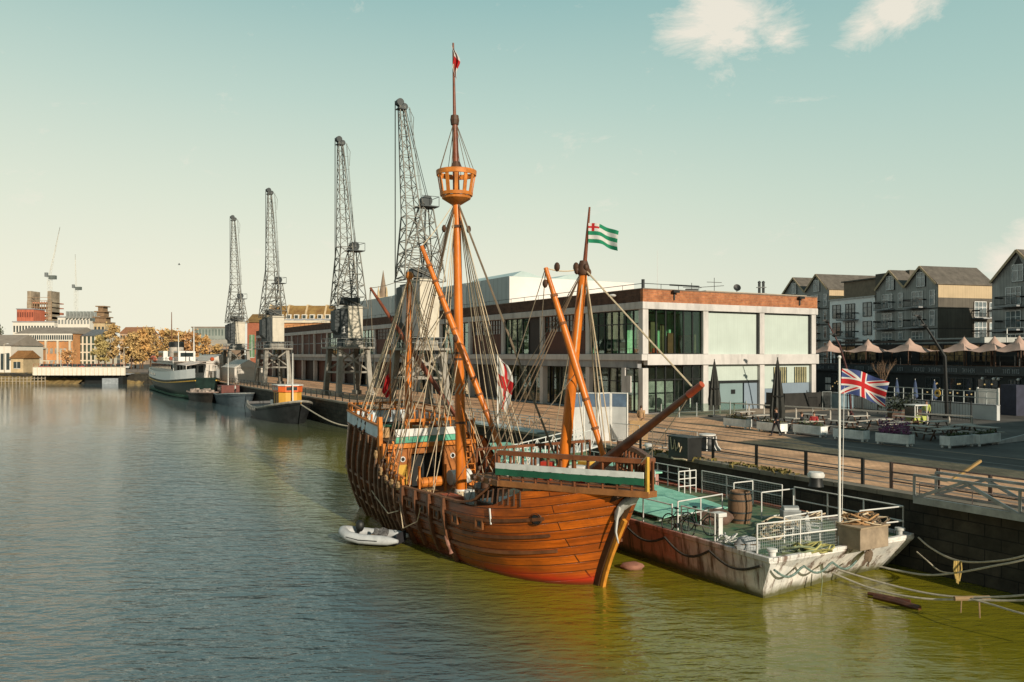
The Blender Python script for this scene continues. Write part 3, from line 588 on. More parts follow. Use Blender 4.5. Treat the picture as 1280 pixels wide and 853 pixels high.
# ---- rigging: every shroud its own rope, ratlines one net per side
def rope(nm, pts, r, mat, sag=0, n=8):
    b = MB(); pts = [V3(p) for p in pts]
    if len(pts) == 2:
        a, c = pts; pts = [a.lerp(c,i/n)-V3((0,0,sag*4*(i/n)*(1-i/n))) for i in range(n+1)] if sag else pts
    b.path(pts, r, 5); return b.build(nm, mat, ship)
def shrouds(top, ts, side, wz, r=.022, rat=True, mat=None):
    feet = []
    for t in ts:
        z = wz(t); f = V3((t, side*(hw(t,z)+.12), z)); feet.append(f)
        rope('shroud', [f, V3(top)+V3((0,side*.1,0))], r, mat or m_['rope'])
        for dz in (.12,.5): b = MB(); b.blob(f+(V3(top)-f).normalized()*dz, .07,.09,.1, 6, 4); b.build('deadeye', m_['brownw'], ship)
    if rat:
        b = MB(); n = 24
        for i in range(2, n-3):
            f = i/n
            for a, c in zip(feet, feet[1:]): b.path([a.lerp(V3(top),f), c.lerp(V3(top),f)], .012, 4)
        b.build('ratlines', m_['tarred'], ship)
ms = (8.9,9.5,10.1,10.8,11.4)
shrouds(V3((nx,ny,NZ-.3)), ms, -1, lambda t: sheer(t)-.1, rat=False); shrouds(V3((nx,ny,NZ-.3)), (9.3,9.8,10.3,10.9), 1, lambda t: sheer(t)-.1, mat=m_['tarred'])
fs = (2.3,2.75,3.2)
shrouds(f1-V3((0,0,.2)), fs, 1, lambda t: 3.35, .02, rat=False, mat=m_['tarred']); shrouds(f1-V3((0,0,.2)), fs, -1, lambda t: 3.35, .024, rat=False)
zs = (14.0,14.7,15.4)
shrouds(z1-V3((0,0,.2)), zs, 1, lambda t: sheer(t), .024); shrouds(z1-V3((0,0,.2)), zs, -1, lambda t: sheer(t), .022, rat=False)
rp1 = m_['rope']; NT = V3((nx,ny,NZ-.1))
rope('forestay', [NT, V3((2.4,-.3,3.6))], .045, M('grey_brown_stay', (.16,.12,.08), .9)); rope('forestay', [f1, bs1-d1*.3], .03, rp1); rope('mizzen_stay', [z1, V3((9.2,.1,4.2))], .025, rp1)
for i in range(8):
    a = 2*PI*i/8; rope('topmast_shroud', [mid-V3((0,0,.1)), V3((nx+.8*math.cos(a), ny+.8*math.sin(a), NZ+1.05))], .014, m_['tarred'])
for (p, qq, r) in ((my0, NT, .016),(my0,(13.2,1.2,3.9),.016),(my1,NT,.014),(my0,(11.9,1.9,3.8),.014),(my0.lerp(my1,.5),(9.6,-1.6,1.9),.016),(my0.lerp(my1,.5),(8.3,1.8,1.9),.016),(my0.lerp(my1,.3),NT,.016),
    (fy0,f1,.02),(fy0,(5.8,1.6,2.0),.014),(fy0,(7.2,-2.3,2.3),.014),(fy1,f1,.012),(fy0.lerp(fy1,.5),f1,.02),(fy0.lerp(fy1,.55),(3.2,2.2,3.5),.014),(fy0.lerp(fy1,.5),(3.1,-2.2,3.5),.016),
    (zy0,z1,.014),(zy0,(17.2,.3,5.2),.014),(zy0,(17.2,1.3,5.2),.012),(zy1,z1,.012),(zy0.lerp(zy1,.45),(14.6,1.2,3.9),.018),(zy0.lerp(zy1,.5),(15.2,.4,3.9),.018),(zy1,(12.3,-.9,4.5),.014),
    (NT,(12.2,1.3,4.4),.016),(NT,(12.4,-1.0,4.4),.016),(NT,(7.7,-2.8,2.4),.016),(NT,(8.1,-2.8,2.4),.016),(NT,(9.9,.9,2.0),.018),(NT,(10.3,-.6,2.0),.018),(NT,(8.6,-2.75,2.4),.018),(NT,(8.4,2.8,2.4),.015),
    (f1,(6.0,-2.8,2.4),.016),(f1,(6.7,-2.8,2.4),.016),(f1,(5.4,2.8,2.4),.012),(z1,(11.9,.5,4.7),.014),(z1,(12.0,-1.1,4.7),.014),(z1,(17.1,-.9,5.2),.014),(z1,(16.8,1.2,5.2),.014),(z1,(12.2,1.5,3.9),.014),
    (V3((9,0,1.6)).lerp(mm_top,.55),(10.9,1.2,2.2),.016),(V3((9,0,1.6)).lerp(mm_top,.5),(11.7,.3,2.1),.02),(V3((9,0,1.6)).lerp(mm_top,.5),(11.6,-.2,2.1),.02),(bs1-d1*.5,(-2.4,.3,4.3),.014),(bs0.lerp(bs1,.6),(-2.4,-.3,4.3),.014)):
    rope('running_rope', [p, qq], r*1.15, rp1 if r > .0145 else M('thin_line', (.22,.18,.13), .9) if 'thin_line' not in bpy.data.materials else bpy.data.materials['thin_line'], sag=.12)
r_ = random.Random(31)
for k in range(16):                                            # gear heaped about the waist deck
    t = r_.uniform(4.3,11.5); w_ = r_.uniform(-2.2,2.3); s = r_.uniform(.18,.42); b = MB()
    if k%3 == 0: b.blob((t,w_,1.72+s*.5),s*1.2,s*.9,s*.7,8,6,.15)
    elif k%3 == 1: b.box((t,w_,1.7+s*.5),(s*1.5,s,s),r_.uniform(0,3))
    else: b.lathe((t,w_,1.7),[(s*.5,0),(s*.6,s*.8),(s*.55,s*1.5)],10)
    b.build('deck_gear', (m_['white'],m_['woodl'],m_['rope'],m_['trim'],m_['brownw'],m_['steel'],m_['redor'])[k%7], ship, smooth=k%3 != 1)
for k in range(5):                                            # coils hung along the starboard rail
    t = 8.95+k*.62; y = hw(t,2.6)-.02; z = sheer(t)+.15; b = MB()
    for c in range(3): b.path([(t+.04*c, y+.06+.03*math.sin(a), z+.24*math.cos(a)-.1*(c%2)) if False else (t+.08*math.sin(a)+.03*c, y+.1+.02*c, z-.12+.17*math.cos(a)) for a in [2*PI*j/9 for j in range(10)]], .02, 4)
    b.build('hung_coil', m_['woodl'], ship)
for k in range(22):
    t = r_.uniform(9.0,16.5); y = r_.choice((1,1,-1))*r_.uniform(.4,1)*hw(t,3); top = (NT, z1, z1, my0.lerp(my1,r_.uniform(.1,.6)), zy0.lerp(zy1,r_.uniform(.2,.7)), V3((9,0,1.6)).lerp(mm_top,r_.uniform(.4,.8)))[k%6]
    rope('running_rope', [top, (t, y, sheer(t)+.1)], r_.uniform(.012,.019), rp1 if k%3 else m_['tarred'], sag=r_.uniform(0,.25))
for (p, s) in ((fy0+V3((0,.02,-.55)),.12),(fy0.lerp(f1,.3)+V3((0,0,.03)),.13),(fy0.lerp(f1,.8)+V3((0,0,.03)),.13),(NT+V3((.2,.5,-1.3)),.13),(NT+V3((-.2,-.5,-1.3)),.13),(my0.lerp(my1,.5)+V3((0,.25,.3)),.14),(zy0.lerp(zy1,.4)+V3((0,.2,.1)),.12)): b = MB(); b.blob(p, s, s*.7, s*1.3, 8, 5); b.build('rigging_block', m_['brownw'], ship, smooth=True)
rope('block_pendant', [fy0, fy0+V3((0,.02,-.5))], .012, rp1)
for i, (t, w) in enumerate(((8.4,.3),(9.4,-.45),(10.2,1.9),(6.9,1.9),(5.2,-1.9),(11.3,.3))):
    b = MB(); 
    for k in range(4): b.path([(t+.24*math.cos(a), w+.24*math.sin(a), 1.75+.06*k) for a in [2*PI*j/10 for j in range(11)]], .035, 5)
    b.build('rope_coil', rp1, ship)
b = MB(); b.path([(9.1,hw(9.1,1.3)+.15,1.35),(10,hw(10,1.2)+.22,1.1),(11.5,hw(11.5,1.4)+.18,1.55),(12.3,hw(12.3,1.6)+.1,1.75)], .025, 5); b.path([(8.9,hw(8.9,1.6)+.1,1.7),(8.5,hw(8.5,.9)+.3,.75),(7.4,hw(7.4,1.2)+.15,1.2),(7.0,hw(7,1.8)+.1,1.8)], .018, 5); b.build('mooring_line', rp1, ship)
# ================= flags flown from the ship (each hangs from its pole: its own object)
def flag_mb(w, h, nx_=28, nz=14, amp=.12, waves=1.6, droop=0, ph=0, taper=0):
    rows, uvs = [], []
    for j in range(nz+1):
        r, uv = [], []
        for i in range(nx_+1):
            u = i/nx_; v = j/nz
            r.append(V3((u*w*(1-.08*math.sin(v*2+ph)), amp*u**.6*math.sin(2*PI*waves*u+ph+v*1.3), (v-1)*h*(1-taper*u)-droop*u*u+.05*h*math.sin(5*u+ph)*u))); uv.append((u*.998+.001, v*.998+.001))
        rows.append(r); uvs.append(uv)
    b = MB(); b.grid(rows, uvs); return b
def flag_mat(name, kind):
    m, t, N, L, B = nt(name); tc = N.new('ShaderNodeTexCoord'); sp = N.new('ShaderNodeSeparateXYZ'); L.new(tc.outputs['UV'], sp.inputs[0]); U, W = sp.outputs[0], sp.outputs[1]
    def val(x): return x
    def op(o, a, b=None):
        n = N.new('ShaderNodeMath'); n.operation = o
        for i, x in enumerate((a,b)):
            if x is None: continue
            if isinstance(x,(int,float)): n.inputs[i].default_value = x
            else: L.new(x, n.inputs[i])
        return n.outputs[0]
    def band(x, c, hw_): return op('LESS_THAN', op('ABSOLUTE', op('SUBTRACT', x, c)), hw_)
    def lay(c, mask, col): return mixc(N, L, mask, c, col)
    wht = (.68,.67,.64); red = (.50,.018,.02); blu = (.05,.075,.22); grn = (.015,.24,.12)
    def base(col): return mixc(N, L, 0.0, col, col)
    if kind == 'union':
        x = op('MULTIPLY', op('SUBTRACT', U, .5), 2.0); y = op('SUBTRACT', W, .5); c = base(blu)     # 2:1
        d1 = op('MULTIPLY', op('SUBTRACT', op('MULTIPLY', x, .5), y), .894); d2 = op('MULTIPLY', op('ADD', op('MULTIPLY', x, .5), y), .894)
        c = lay(c, band(d1,0,.1), wht); c = lay(c, band(d2,0,.1), wht)
        sg = op('SUBTRACT', op('MULTIPLY', op('GREATER_THAN', x, 0), 2.0), 1.0)
        c = lay(c, band(op('ADD', d1, op('MULTIPLY', sg, .033)), 0, .033), red); c = lay(c, band(op('SUBTRACT', d2, op('MULTIPLY', sg, .033)), 0, .033), red)
        c = lay(c, band(x,0,.167), wht); c = lay(c, band(y,0,.167), wht); c = lay(c, band(x,0,.1), red); c = lay(c, band(y,0,.1), red)
    elif kind == 'stripes':
        c = base(wht)
        for k in (0,2,4): c = lay(c, band(W, .1+.2*k, .1), grn)
        cm = op('MULTIPLY', op('LESS_THAN', U, .36), op('GREATER_THAN', W, .6)); c = lay(c, cm, wht)
        c = lay(c, op('MULTIPLY', cm, op('MAXIMUM', band(U,.16,.045), band(W,.8,.05))), red)
    elif kind == 'cross':
        c = base(wht); c = lay(c, op('MAXIMUM', band(U,.5,.1), band(W,.5,.12)), red)
    else: c = base(red)
    tr = N.new('ShaderNodeBsdfTranslucent'); L.new(c, tr.inputs[0]); mx = N.new('ShaderNodeMixShader'); mx.inputs[0].default_value = .3
    L.new(c, B.inputs['Base Color']); B.inputs['Roughness'].default_value = .9; L.new(B.outputs[0], mx.inputs[1]); L.new(tr.outputs[0], mx.inputs[2]); L.new(mx.outputs[0], N['Material Output'].inputs[0])
    return m
def flag(nm, mb, mat, loc, rz, label, ry=0, rx=0):
    o = mb.build(nm, mat, None, smooth=True); o.location = loc; o.rotation_euler = (rx,ry,rz); return tag(o, label, 'flag')
mf = sw_(*f1.lerp(f2,.72)); fl = flag_mat('green_white_striped_flag','stripes'); fc = flag_mat('red_cross_flag','cross'); fu = flag_mat('union_flag_cloth','union')
flag('striped_flag', flag_mb(1.08,.68,amp=.13,waves=1.5,droop=.26,ph=.8), fl, pd(735.5,279,28.2), R(8), 'green and white striped flag with red cross canton flying from the foremast pole')
def limp(w, h, seed):
    r_ = random.Random(seed); rows, uvs = [], []
    for j in range(19):
        v = j/18; r, uv = [], []
        for i in range(17):
            u = i/16; wd = w*(.45+.4*math.sin(PI*min(1,(1-v)*1.1)))*(1 if v < .97 else .6)
            r.append(V3((u*wd*.55+.05*math.sin(v*9+seed), .10*math.sin(u*9+v*3+seed)+.02, -(1-v)*h-u*.25*h*(1-v*.4)))); uv.append((u*.998+.001, v*.998+.001))
        rows.append(r); uvs.append(uv)
    b = MB(); b.grid(rows, uvs); return b
flag('masthead_flag', limp(.55,1.25,2), fc, pd(566.5,57,35.3), R(-10), 'white flag with red cross hanging limp at the top of the tallest mast')
flag('stern_flag', limp(.9,1.0,5), flag_mat('red_flag_cloth','red'), pd(487.5,467,41), R(160), 'limp red flag on the orange pole by the ship stern')
b = tag(MB().tube((0,0,0),(0,0,3.4),.05,.035,8).build('stern_flagpole', m_['orange'], ship), '', ''); b.location = spx(488,522,41)
del b['label'], b['category']
# ============================ BARGE (frame: x inland, y along the quay) ========================
BO = q(19.65,18.2,0)
def bl(p): a = toq(p); return V3((a.x-19.65, a.y-18.2, a.z))
def bpx(px, py, z=1.3): return bl(pz(px, py, z))
barge = thing('work_barge', 'rust streaked white steel work barge with green deck and tubular railings', 'barge', BO, QA)
def rust_mat():
    m, t, N, L, B = nt('rusty_white_plating'); tc = N.new('ShaderNodeTexCoord'); sp = N.new('ShaderNodeSeparateXYZ'); L.new(tc.outputs['Object'], sp.inputs[0])
    def nz(sx, sy, sz, s, det=8):
        mp = N.new('ShaderNodeMapping'); mp.inputs['Scale'].default_value = (sx,sy,sz); L.new(tc.outputs['Object'], mp.inputs[0]); n = N.new('ShaderNodeTexNoise'); n.inputs['Scale'].default_value = s; n.inputs['Detail'].default_value = det; n.inputs['Roughness'].default_value = .7; L.new(mp.outputs[0], n.inputs[0]); return n.outputs[0]
    def rmp(x, a, b_, c, d):
        r = N.new('ShaderNodeMapRange'); r.inputs[1].default_value = a; r.inputs[2].default_value = b_; r.inputs[3].default_value = c; r.inputs[4].default_value = d; L.new(x, r.inputs[0]); return r.outputs[0]
    def ma(a, b, c):
        n = N.new('ShaderNodeMath'); n.operation = 'MULTIPLY_ADD'; L.new(a, n.inputs[0]); n.inputs[1].default_value = b; L.new(c, n.inputs[2]); return n.outputs[0]
    c = mixc(N, L, rmp(nz(1,1,1,1.3),.35,.65,0,1), (.50,.51,.50), (.80,.77,.72))
    c = mixc(N, L, rmp(ma(nz(1,1,1,.7), 6.0, sp.outputs[1]),4.0,8.0,0,.95), c, (.44,.13,.075))      # old red paint farther along
    c = mixc(N, L, rmp(nz(1.6,1.6,.07,1.5),.50,.60,0,.88), c, (.10,.045,.022))                        # run off streaks
    c = mixc(N, L, rmp(nz(1,1,1,7),.64,.70,0,.75), c, (.14,.055,.02))                                   # flaking spots
    c = mixc(N, L, rmp(ma(nz(1,1,1,1.5), .5, sp.outputs[2]),.36,.62,.95,0), c, (.085,.085,.025))       # weed at the waterline
    L.new(c, B.inputs['Base Color']); B.inputs['Roughness'].default_value = .7
    b2 = N.new('ShaderNodeBump'); b2.inputs['Strength'].default_value = .25; b2.inputs['Distance'].default_value = .03; L.new(nz(1,1,1,4), b2.inputs['Height']); L.new(b2.outputs[0], B.inputs['Normal'])
    return m
rust = rust_mat(); BW, BLn = 7.15, 31
b = MB()
NX_, rows = 24, []
def bz(y): return 1.28+.012*max(0,y-6)
ys = [0,.02,1,2,4,6,9,12,16,20,24,28,31]
sec = []
for y in ys:
    k = .55 if y == 0 else 0
    sec.append([(0.0-.02,y,bz(y)+.1),(-.05,y,bz(y)),(0,y,bz(y)-.05),(.12,y+(.42 if y < .5 else 0),.3),(.35,y+(.62 if y < .5 else 0),-.4),(BW-.35,y+(1.3 if y < .5 else 0),-.4),(BW-.12,y+(1.0 if y < .5 else 0),.3),(BW,y,bz(y)-.05),(BW+.05,y,bz(y)),(BW+.02,y,bz(y)+.1)])
b.grid(sec, flip=True)
b.add(sec[0], [tuple(range(10))]); b.add(sec[-1], [tuple(range(10))[::-1]])
b.build('hull', rust, barge)
gd = M('patchy_green_deck', (.09,.30,.15), .7, var=.5, vs=1.6, c2=(.24,.22,.13), bump=.3, dirt=.6)
b = MB(); b.prism([(.08,.08),(BW-.08,.08),(BW-.08,BLn-.1),(.08,BLn-.1)], 1.2, 1.3); b.build('deck', gd, barge)
for nm, x0, x1, y0, y1 in (('near',-.05,.12,0,31),('far',BW-.12,BW+.05,0,31)):
    b = MB(); b.bx(x0,x1,y0,y1,1.29,1.42); b.build('bulwark_strip', rust, barge, bev=.02)
b = MB(); b.bx(.13,BW-.13,-.03,.14,1.29,1.40); b.build('stern_coaming', rust, barge, bev=.02)
# raised hold with mint green covers
mint = M('mint_green_cover', (.22,.60,.43), .6, var=.25, vs=1.2, c2=(.36,.70,.54), dirt=.3); pk = M('pink_hold_side', (.36,.20,.17), .7, var=.3, vs=2, dirt=.4)
b = MB(); b.bx(.75,6.2,12.8,28,1.3,2.0); b.build('hold_side', pk, barge, bev=.03)
b = MB(); b.bx(.6,6.35,12.7,28.2,2.0,2.08); ho = b.build('hold_cover', mint, barge, bev=.02)
b = MB(); 
r_ = random.Random(12); b.grid([[V3((lerp(.9,lerp(4.7,5.3,j/9),i/8), lerp(6.2,12.6,j/9)+r_.uniform(-.08,.08), 1.52+.02*j+r_.uniform(-.035,.035)+(.05 if 0 < i < 8 else -.04))) for i in range(9)] for j in range(10)]); b.build('sloping_cover', mint, barge, solid=.03)
for x, y in ((1.1,6.6),(4.5,6.8)):
    b = MB(); b.bx(x-.06,x+.06,y,y+.12,1.3,1.47); b.build('cover_leg', m_['galv'], barge)
b = MB(); b.bx(1.2,4.6,7.2,12.4,1.3,1.48); b.build('low_coaming', pk, barge, bev=.02)
b = MB()
for y in (13.5,14.8,17.4,20,23): b.box((3.4,y,2.1),(5.6,.09,.05))
b.build('cover_batten', M('pale_batten', (.26,.50,.40), .6), ho)
def brail(pts, h=1.05, rails=(1.0,.55), mat=None, nm='guard_rail', mesh=False, n_between=1.5):
    b = MB()
    for p, r in zip(pts, pts[1:]):
        p = V3((*p[:2],1.3)); r = V3((*r[:2],1.3)); n = max(1, round((r-p).length/n_between))
        for i in range(n+1): c = p.lerp(r,i/n); b.tube(c, c+V3((0,0,h)), .028, .028, 6)
        for f in rails: b.tube(p+V3((0,0,h*f)), r+V3((0,0,h*f)), .026, .026, 6)
    o = b.build(nm, mat or m_['white'], barge)
    if mesh:
        g = MB()
        for p, r in zip(pts, pts[1:]):
            p = V3((*p[:2],1.36)); r = V3((*r[:2],1.36)); L_ = (r-p).length
            for i in range(int(L_/.09)): c = p.lerp(r,(i+.5)*.09/L_); g.tube(c, c+V3((0,0,h-.1)), .006, .006, 3)
            for i in range(10): g.tube(p+V3((0,0,.1*i)), r+V3((0,0,.1*i)), .006, .006, 3)
        g.build('wire_mesh', m_['galv'], o)
    return o
brail([(.1,.65),(3.75,.35)], mesh=True); brail([(.15,2.6),(.15,4.3)], rails=(1,.5)); brail([(.15,4.8),(.15,9.8)], rails=(.95,)); brail([(.15,9.8),(.15,18)],rails=(1,.5),n_between=2.2)
brail([(7,.3),(7,5.2)], rails=(1,.5)); brail([(4.9,.5),(7,.3)], rails=(1,.5)); brail([(6.95,5.8),(6.95,10.6)], mesh=True); brail([(6.9,11.4),(6.9,20)], rails=(1,.66,.33), n_between=.8); brail([(4.8,4.9),(6.6,4.9)], rails=(1,.06)); brail([(5.8,10.9),(6.85,10.9)], rails=(1,.66,.33),n_between=.35)
brail([(.6,5.0),(3.2,5.4)], rails=(1,.5)); brail([(5.6,7.2),(6.7,7.2)], rails=(1,.5)); brail([(.5,12.9),(5.9,13.0)], rails=(1,.5)); brail([(2.4,1.6),(4.4,1.7)], h=.9, rails=(1,.5)); brail([(.2,18),(.2,26)], rails=(1,.5), n_between=1.6)
# flagstaff, chain swags, ring fender, bollards on the barge
b = MB(); b.tube((3.62,.32,1.3),(3.62,.32,7.68),.05,.035,10); b.lathe((3.62,.32,7.66),[(.05,0),(.07,.05),(.03,.1)],8); b.build('flagstaff', m_['white'], barge, smooth=True)
b = MB(); b.tube((3.72,.30,1.7),(3.80,.26,7.2),.012,.012,4); b.build('halyard', m_['white'], barge)
b = MB(); pts = []
for k in range(7):
    for i in range(9): pts.append((-.11, .3+k*2.3+2.3*i/9, 1.12-.42*math.sin(PI*i/9)*(1 if k%2 else .8)))
b.path(pts, .045, 5); b.build('chain_swag', M('dark_chain', (.04,.035,.03), .8, var=.4, vs=8), barge)
b = MB(); pts = []
for k in range(3):
    for i in range(9): pts.append((.1+k*1.35+1.35*i/9, -.06, 1.05-.3*math.sin(PI*i/9)-.05*k))
b.path(pts, .04, 5); b.build('rope_swag', M('blue_green_rope', (.13,.19,.17), .9, var=.5, vs=8), barge)
b = MB(); b.blob((4.6,-.08,.95),.2,.1,.2,8,6,.2); b.path([(4.6,-.1,1.3),(4.62,-.12,.9),(4.5,-.1,.6)],.05); b.build('rope_knot', m_['tarred'], barge)
for i,(x,y) in enumerate(((.35,.25),(6.75,.25))):
    b = MB(); b.lathe((x,y,1.3),[(.12,0),(.12,.22),(.17,.24),(.17,.32),(.05,.34)],12); b.build('bollard', m_['white'], barge, smooth=True)
b = MB(); b.bx(1.1,1.3,3.4,3.6,1.3,2.0); b.bx(1.0,1.4,3.3,3.7,2.0,2.15); b.build('vent_pipe', m_['white'], barge, bev=.02)
# ---- things standing on the barge
def on(px, py, z=1.3): return pz(px, py, z)
t = thing('wooden_barrel', 'upright brown oak barrel with broken rim on the green barge deck', 'barrel', on(925,653))
b = MB(); b.lathe((0,0,0),[(.37,0),(.43,.3),(.46,.62),(.43,.95),(.37,1.22),(.34,1.22),(.34,1.0)],24); b.build('body', Mrib('barrel_staves', (.17,.10,.055), .12, (1,1,0), .8, .5), t, smooth=True)
for z in (.12,.4,.86,1.12):
    b = MB(); r = .385+.075*math.sin(PI*z/1.24); b.lathe((0,0,z),[(r-.02,0),(r+.012,0),(r+.012,.06),(r-.02,.06)],24,cap=False); b.build('hoop', m_['dsteel'], t, smooth=True)
def bicycle(label, loc, rz, lean, mat):
    t = thing('bicycle', label, 'bicycle', loc, rz)
    def tl(x, y, z): return (x, y+z*lean, z)
    for x in (-.52,.52):
        b = MB(); b.path([tl(x+.33*math.cos(a), 0, .34+.33*math.sin(a)) for a in [2*PI*i/20 for i in range(21)]], .024, 6); wv = b.build('wheel', m_['black'], t)
        b = MB()
        for i in range(8): a = PI*i/8; b.tube(tl(x+.32*math.cos(a),0,.34+.32*math.sin(a)), tl(x-.32*math.cos(a),0,.34-.32*math.sin(a)), .004,.004,3)
        b.build('spokes', m_['steel'], wv)
    b = MB()
    for a, c in (((-.52,.34),(-.08,.32)),((-.52,.34),(-.2,.78)),((-.08,.32),(-.22,.88)),((-.08,.32),(.38,.78)),((-.2,.78),(.36,.84)),((.52,.34),(.36,.95))): b.tube(tl(a[0],0,a[1]), tl(c[0],0,c[1]), .017,.017,6)
    b.build('frame', mat, t)
    b = MB(); b.tube(tl(.36,-.28,.98), tl(.36,.28,.98), .014,.014,6); b.tube(tl(.36,0,.94),tl(.36,0,.98),.014,.014,5); b.build('handlebar', m_['black'], t)
    b = MB(); b.blob(tl(-.23,0,.91),.13,.07,.035); b.build('saddle', m_['black'], t)
    b = MB(); b.tube(tl(-.08,-.06,.32), tl(-.08,.06,.32), .09,.09,10); b.tube(tl(-.08,.07,.32),tl(.05,.09,.2),.01,.01,4); b.tube(tl(-.08,-.07,.32),tl(-.21,-.09,.44),.01,.01,4); b.build('crank', m_['dsteel'], t)
bicycle('dark framed bicycle leaning on the barge railing nearer the ship bow', on(846,669), R(-58), .2, m_['dsteel'])
bicycle('green framed bicycle leaning behind the dark one on the barge', on(872,667), R(-50), .16, m_['green'])
def plastic_chair(label, loc, rz, g):
    t = thing('plastic_chair', label, 'chair', loc, rz, g); w_ = m_['white']
    b = MB(); b.box((0,0,.43),(.44,.42,.03)); b.build('seat', w_, t, bev=.01)
    for sx in (-1,1):
        for sy in (-1,1):
            b = MB(); b.bar((sx*.23,sy*.22,0),(sx*.19,sy*.18,.43),.045); b.build('leg', w_, t)
        b = MB(); b.bar((sx*.23,-.2,.64),(sx*.23,.16,.64),.05,.03); b.bar((sx*.23,-.18,.43),(sx*.23,-.18,.64),.04,.03); b.build('armrest', w_, t)
    b = MB()
    for i in range(5): b.bar((-.17+.085*i,.19,.44),(-.16+.08*i,.28,.86),.05,.02)
    b.bar((-.23,.28,.86),(.23,.28,.86),.03,.09); b.bar((-.23,.19,.43),(-.22,.28,.88),.04); b.bar((.23,.19,.43),(.22,.28,.88),.04); b.build('backrest', w_, t)
plastic_chair('white plastic chair on the barge deck, left one of two', on(1000,676), R(150), 'plastic chairs on the barge'); plastic_chair('white plastic chair near the flagstaff, right one of two', on(1019,679), R(60), 'plastic chairs on the barge')
t = thing('wooden_crate', 'large plywood crate heaped with ropes at the barge stern', 'crate', on(1077,683), QA)
b = MB(); b.bx(-.72,.72,-.5,.5,.02,.72); b.build('body', M('grey_plywood', (.30,.235,.165), .85, var=.3, vs=2, dirt=.5), t, bev=.015)
b = MB(); b.bx(-.76,.76,-.55,.55,.72,.78); b.build('lid', M('plywood_lid', (.34,.26,.17), .85, var=.3), t, bev=.01)
def rope_heap(label, loc, rx, ry, n, mats, z=0, nm='rope_heap'):
    r_ = random.Random(label); t = thing(nm, label, 'rope', loc)
    for mt in mats:
        b = MB()
        for k in range(n):
            cx, cy = r_.uniform(-rx,rx)*.5, r_.uniform(-ry,ry)*.5; ra = r_.uniform(.4,1)*min(rx,ry)*.9; zz = z+r_.uniform(.03,.28); a0 = r_.uniform(0,6)
            b.path([(cx+ra*(1+.2*math.sin(3*a+a0))*math.cos(a)*rx/min(rx,ry), cy+ra*(1+.2*math.cos(2*a+a0))*math.sin(a), max(.03, zz+.09*math.sin(2*a+a0))) for a in [a0+2*PI*j/14 for j in range(15+r_.randint(0,7))]], r_.choice((.022,.03,.036)), 5)
        b.build('rope_coil', mt, t)
    return t
lid = on(1077,683)
rope_heap('heap of tangled tan and grey ropes on top of the plywood crate', V3((lid.x,lid.y,lid.z+.78)), .62,.4,6,(m_['rope'],m_['tarred'],M('tan_rope', (.38,.22,.10), .9, var=.3)))
rope_heap('tangle of green and yellow rope below the flagstaff on the deck', on(1010,690), .7,.45,5,(m_['grope'],M('yellow_green_rope', (.36,.34,.12), .9)))
rope_heap('coil of pale rope on the deck beside the white chairs', on(962,672), .5,.4,6,(m_['rope'],m_['grope']))
rope_heap('grey rope heap by the far railing of the barge', on(1010,650), .6,.4,5,(m_['tarred'],m_['rope']))
rope_heap('tan rope and net pile amid the deck behind the corner railing', on(975,662), .7,.5,7,(m_['rope'],M('net_brown', (.16,.12,.08), .9)))
rope_heap('white rope coil on the near edge railing of the barge', on(913,680), .4,.3,4,(m_['white'],))
t = thing('tarpaulin_bundle', 'pale grey tarpaulin bundle on the barge deck behind the corner railing', 'tarpaulin', on(934,690))
b = MB(); b.blob((0,0,.22),.42,.3,.3,12,8,.12); b.build('cloth', M('grey_tarp', (.33,.35,.36), .8, var=.3, vs=4, bump=.5, bs=8), t, smooth=True)
b = MB(); b.path([(-.42,0,.25),(-.2,-.27,.3),(.2,-.27,.3),(.42,0,.25)], .02); b.build('cord', m_['tarred'], t)
t = thing('tarpaulin_bundle', 'dark brown tarpaulin heap between the bicycles and the barrel', 'tarpaulin', on(892,655))
b = MB(); b.blob((0,0,.22),.75,.5,.34,12,8,.14); b.build('cloth', M('brown_tarp', (.12,.075,.055), .85, var=.5, vs=3, bump=.5, bs=8), t, smooth=True)
t = thing('deck_pump', 'small grey machine with hoses on the barge deck beside the rails', 'pump', on(988,655))
b = MB(); b.box((0,0,.3),(.7,.45,.5)); b.tube((-.3,0,.55),(.3,0,.55),.16,.16,12); b.build('body', m_['steel'], t, bev=.03)
b = MB(); b.path([(.3,0,.5),(.6,.1,.4),(.8,.3,.1),(.6,.6,.05)], .05); b.build('hose', m_['black'], t)
# union flag on the barge staff
st_top = q(19.65+3.62, 18.2+.32, 0); Yf = st_top.y
flag('union_flag', flag_mb(1.55,.84,amp=.17,waves=1.45,droop=.36,ph=.9), fu, pd(1052.5,461,Yf), R(-4), 'red white and blue union flag flying from the white staff on the barge', R(3))
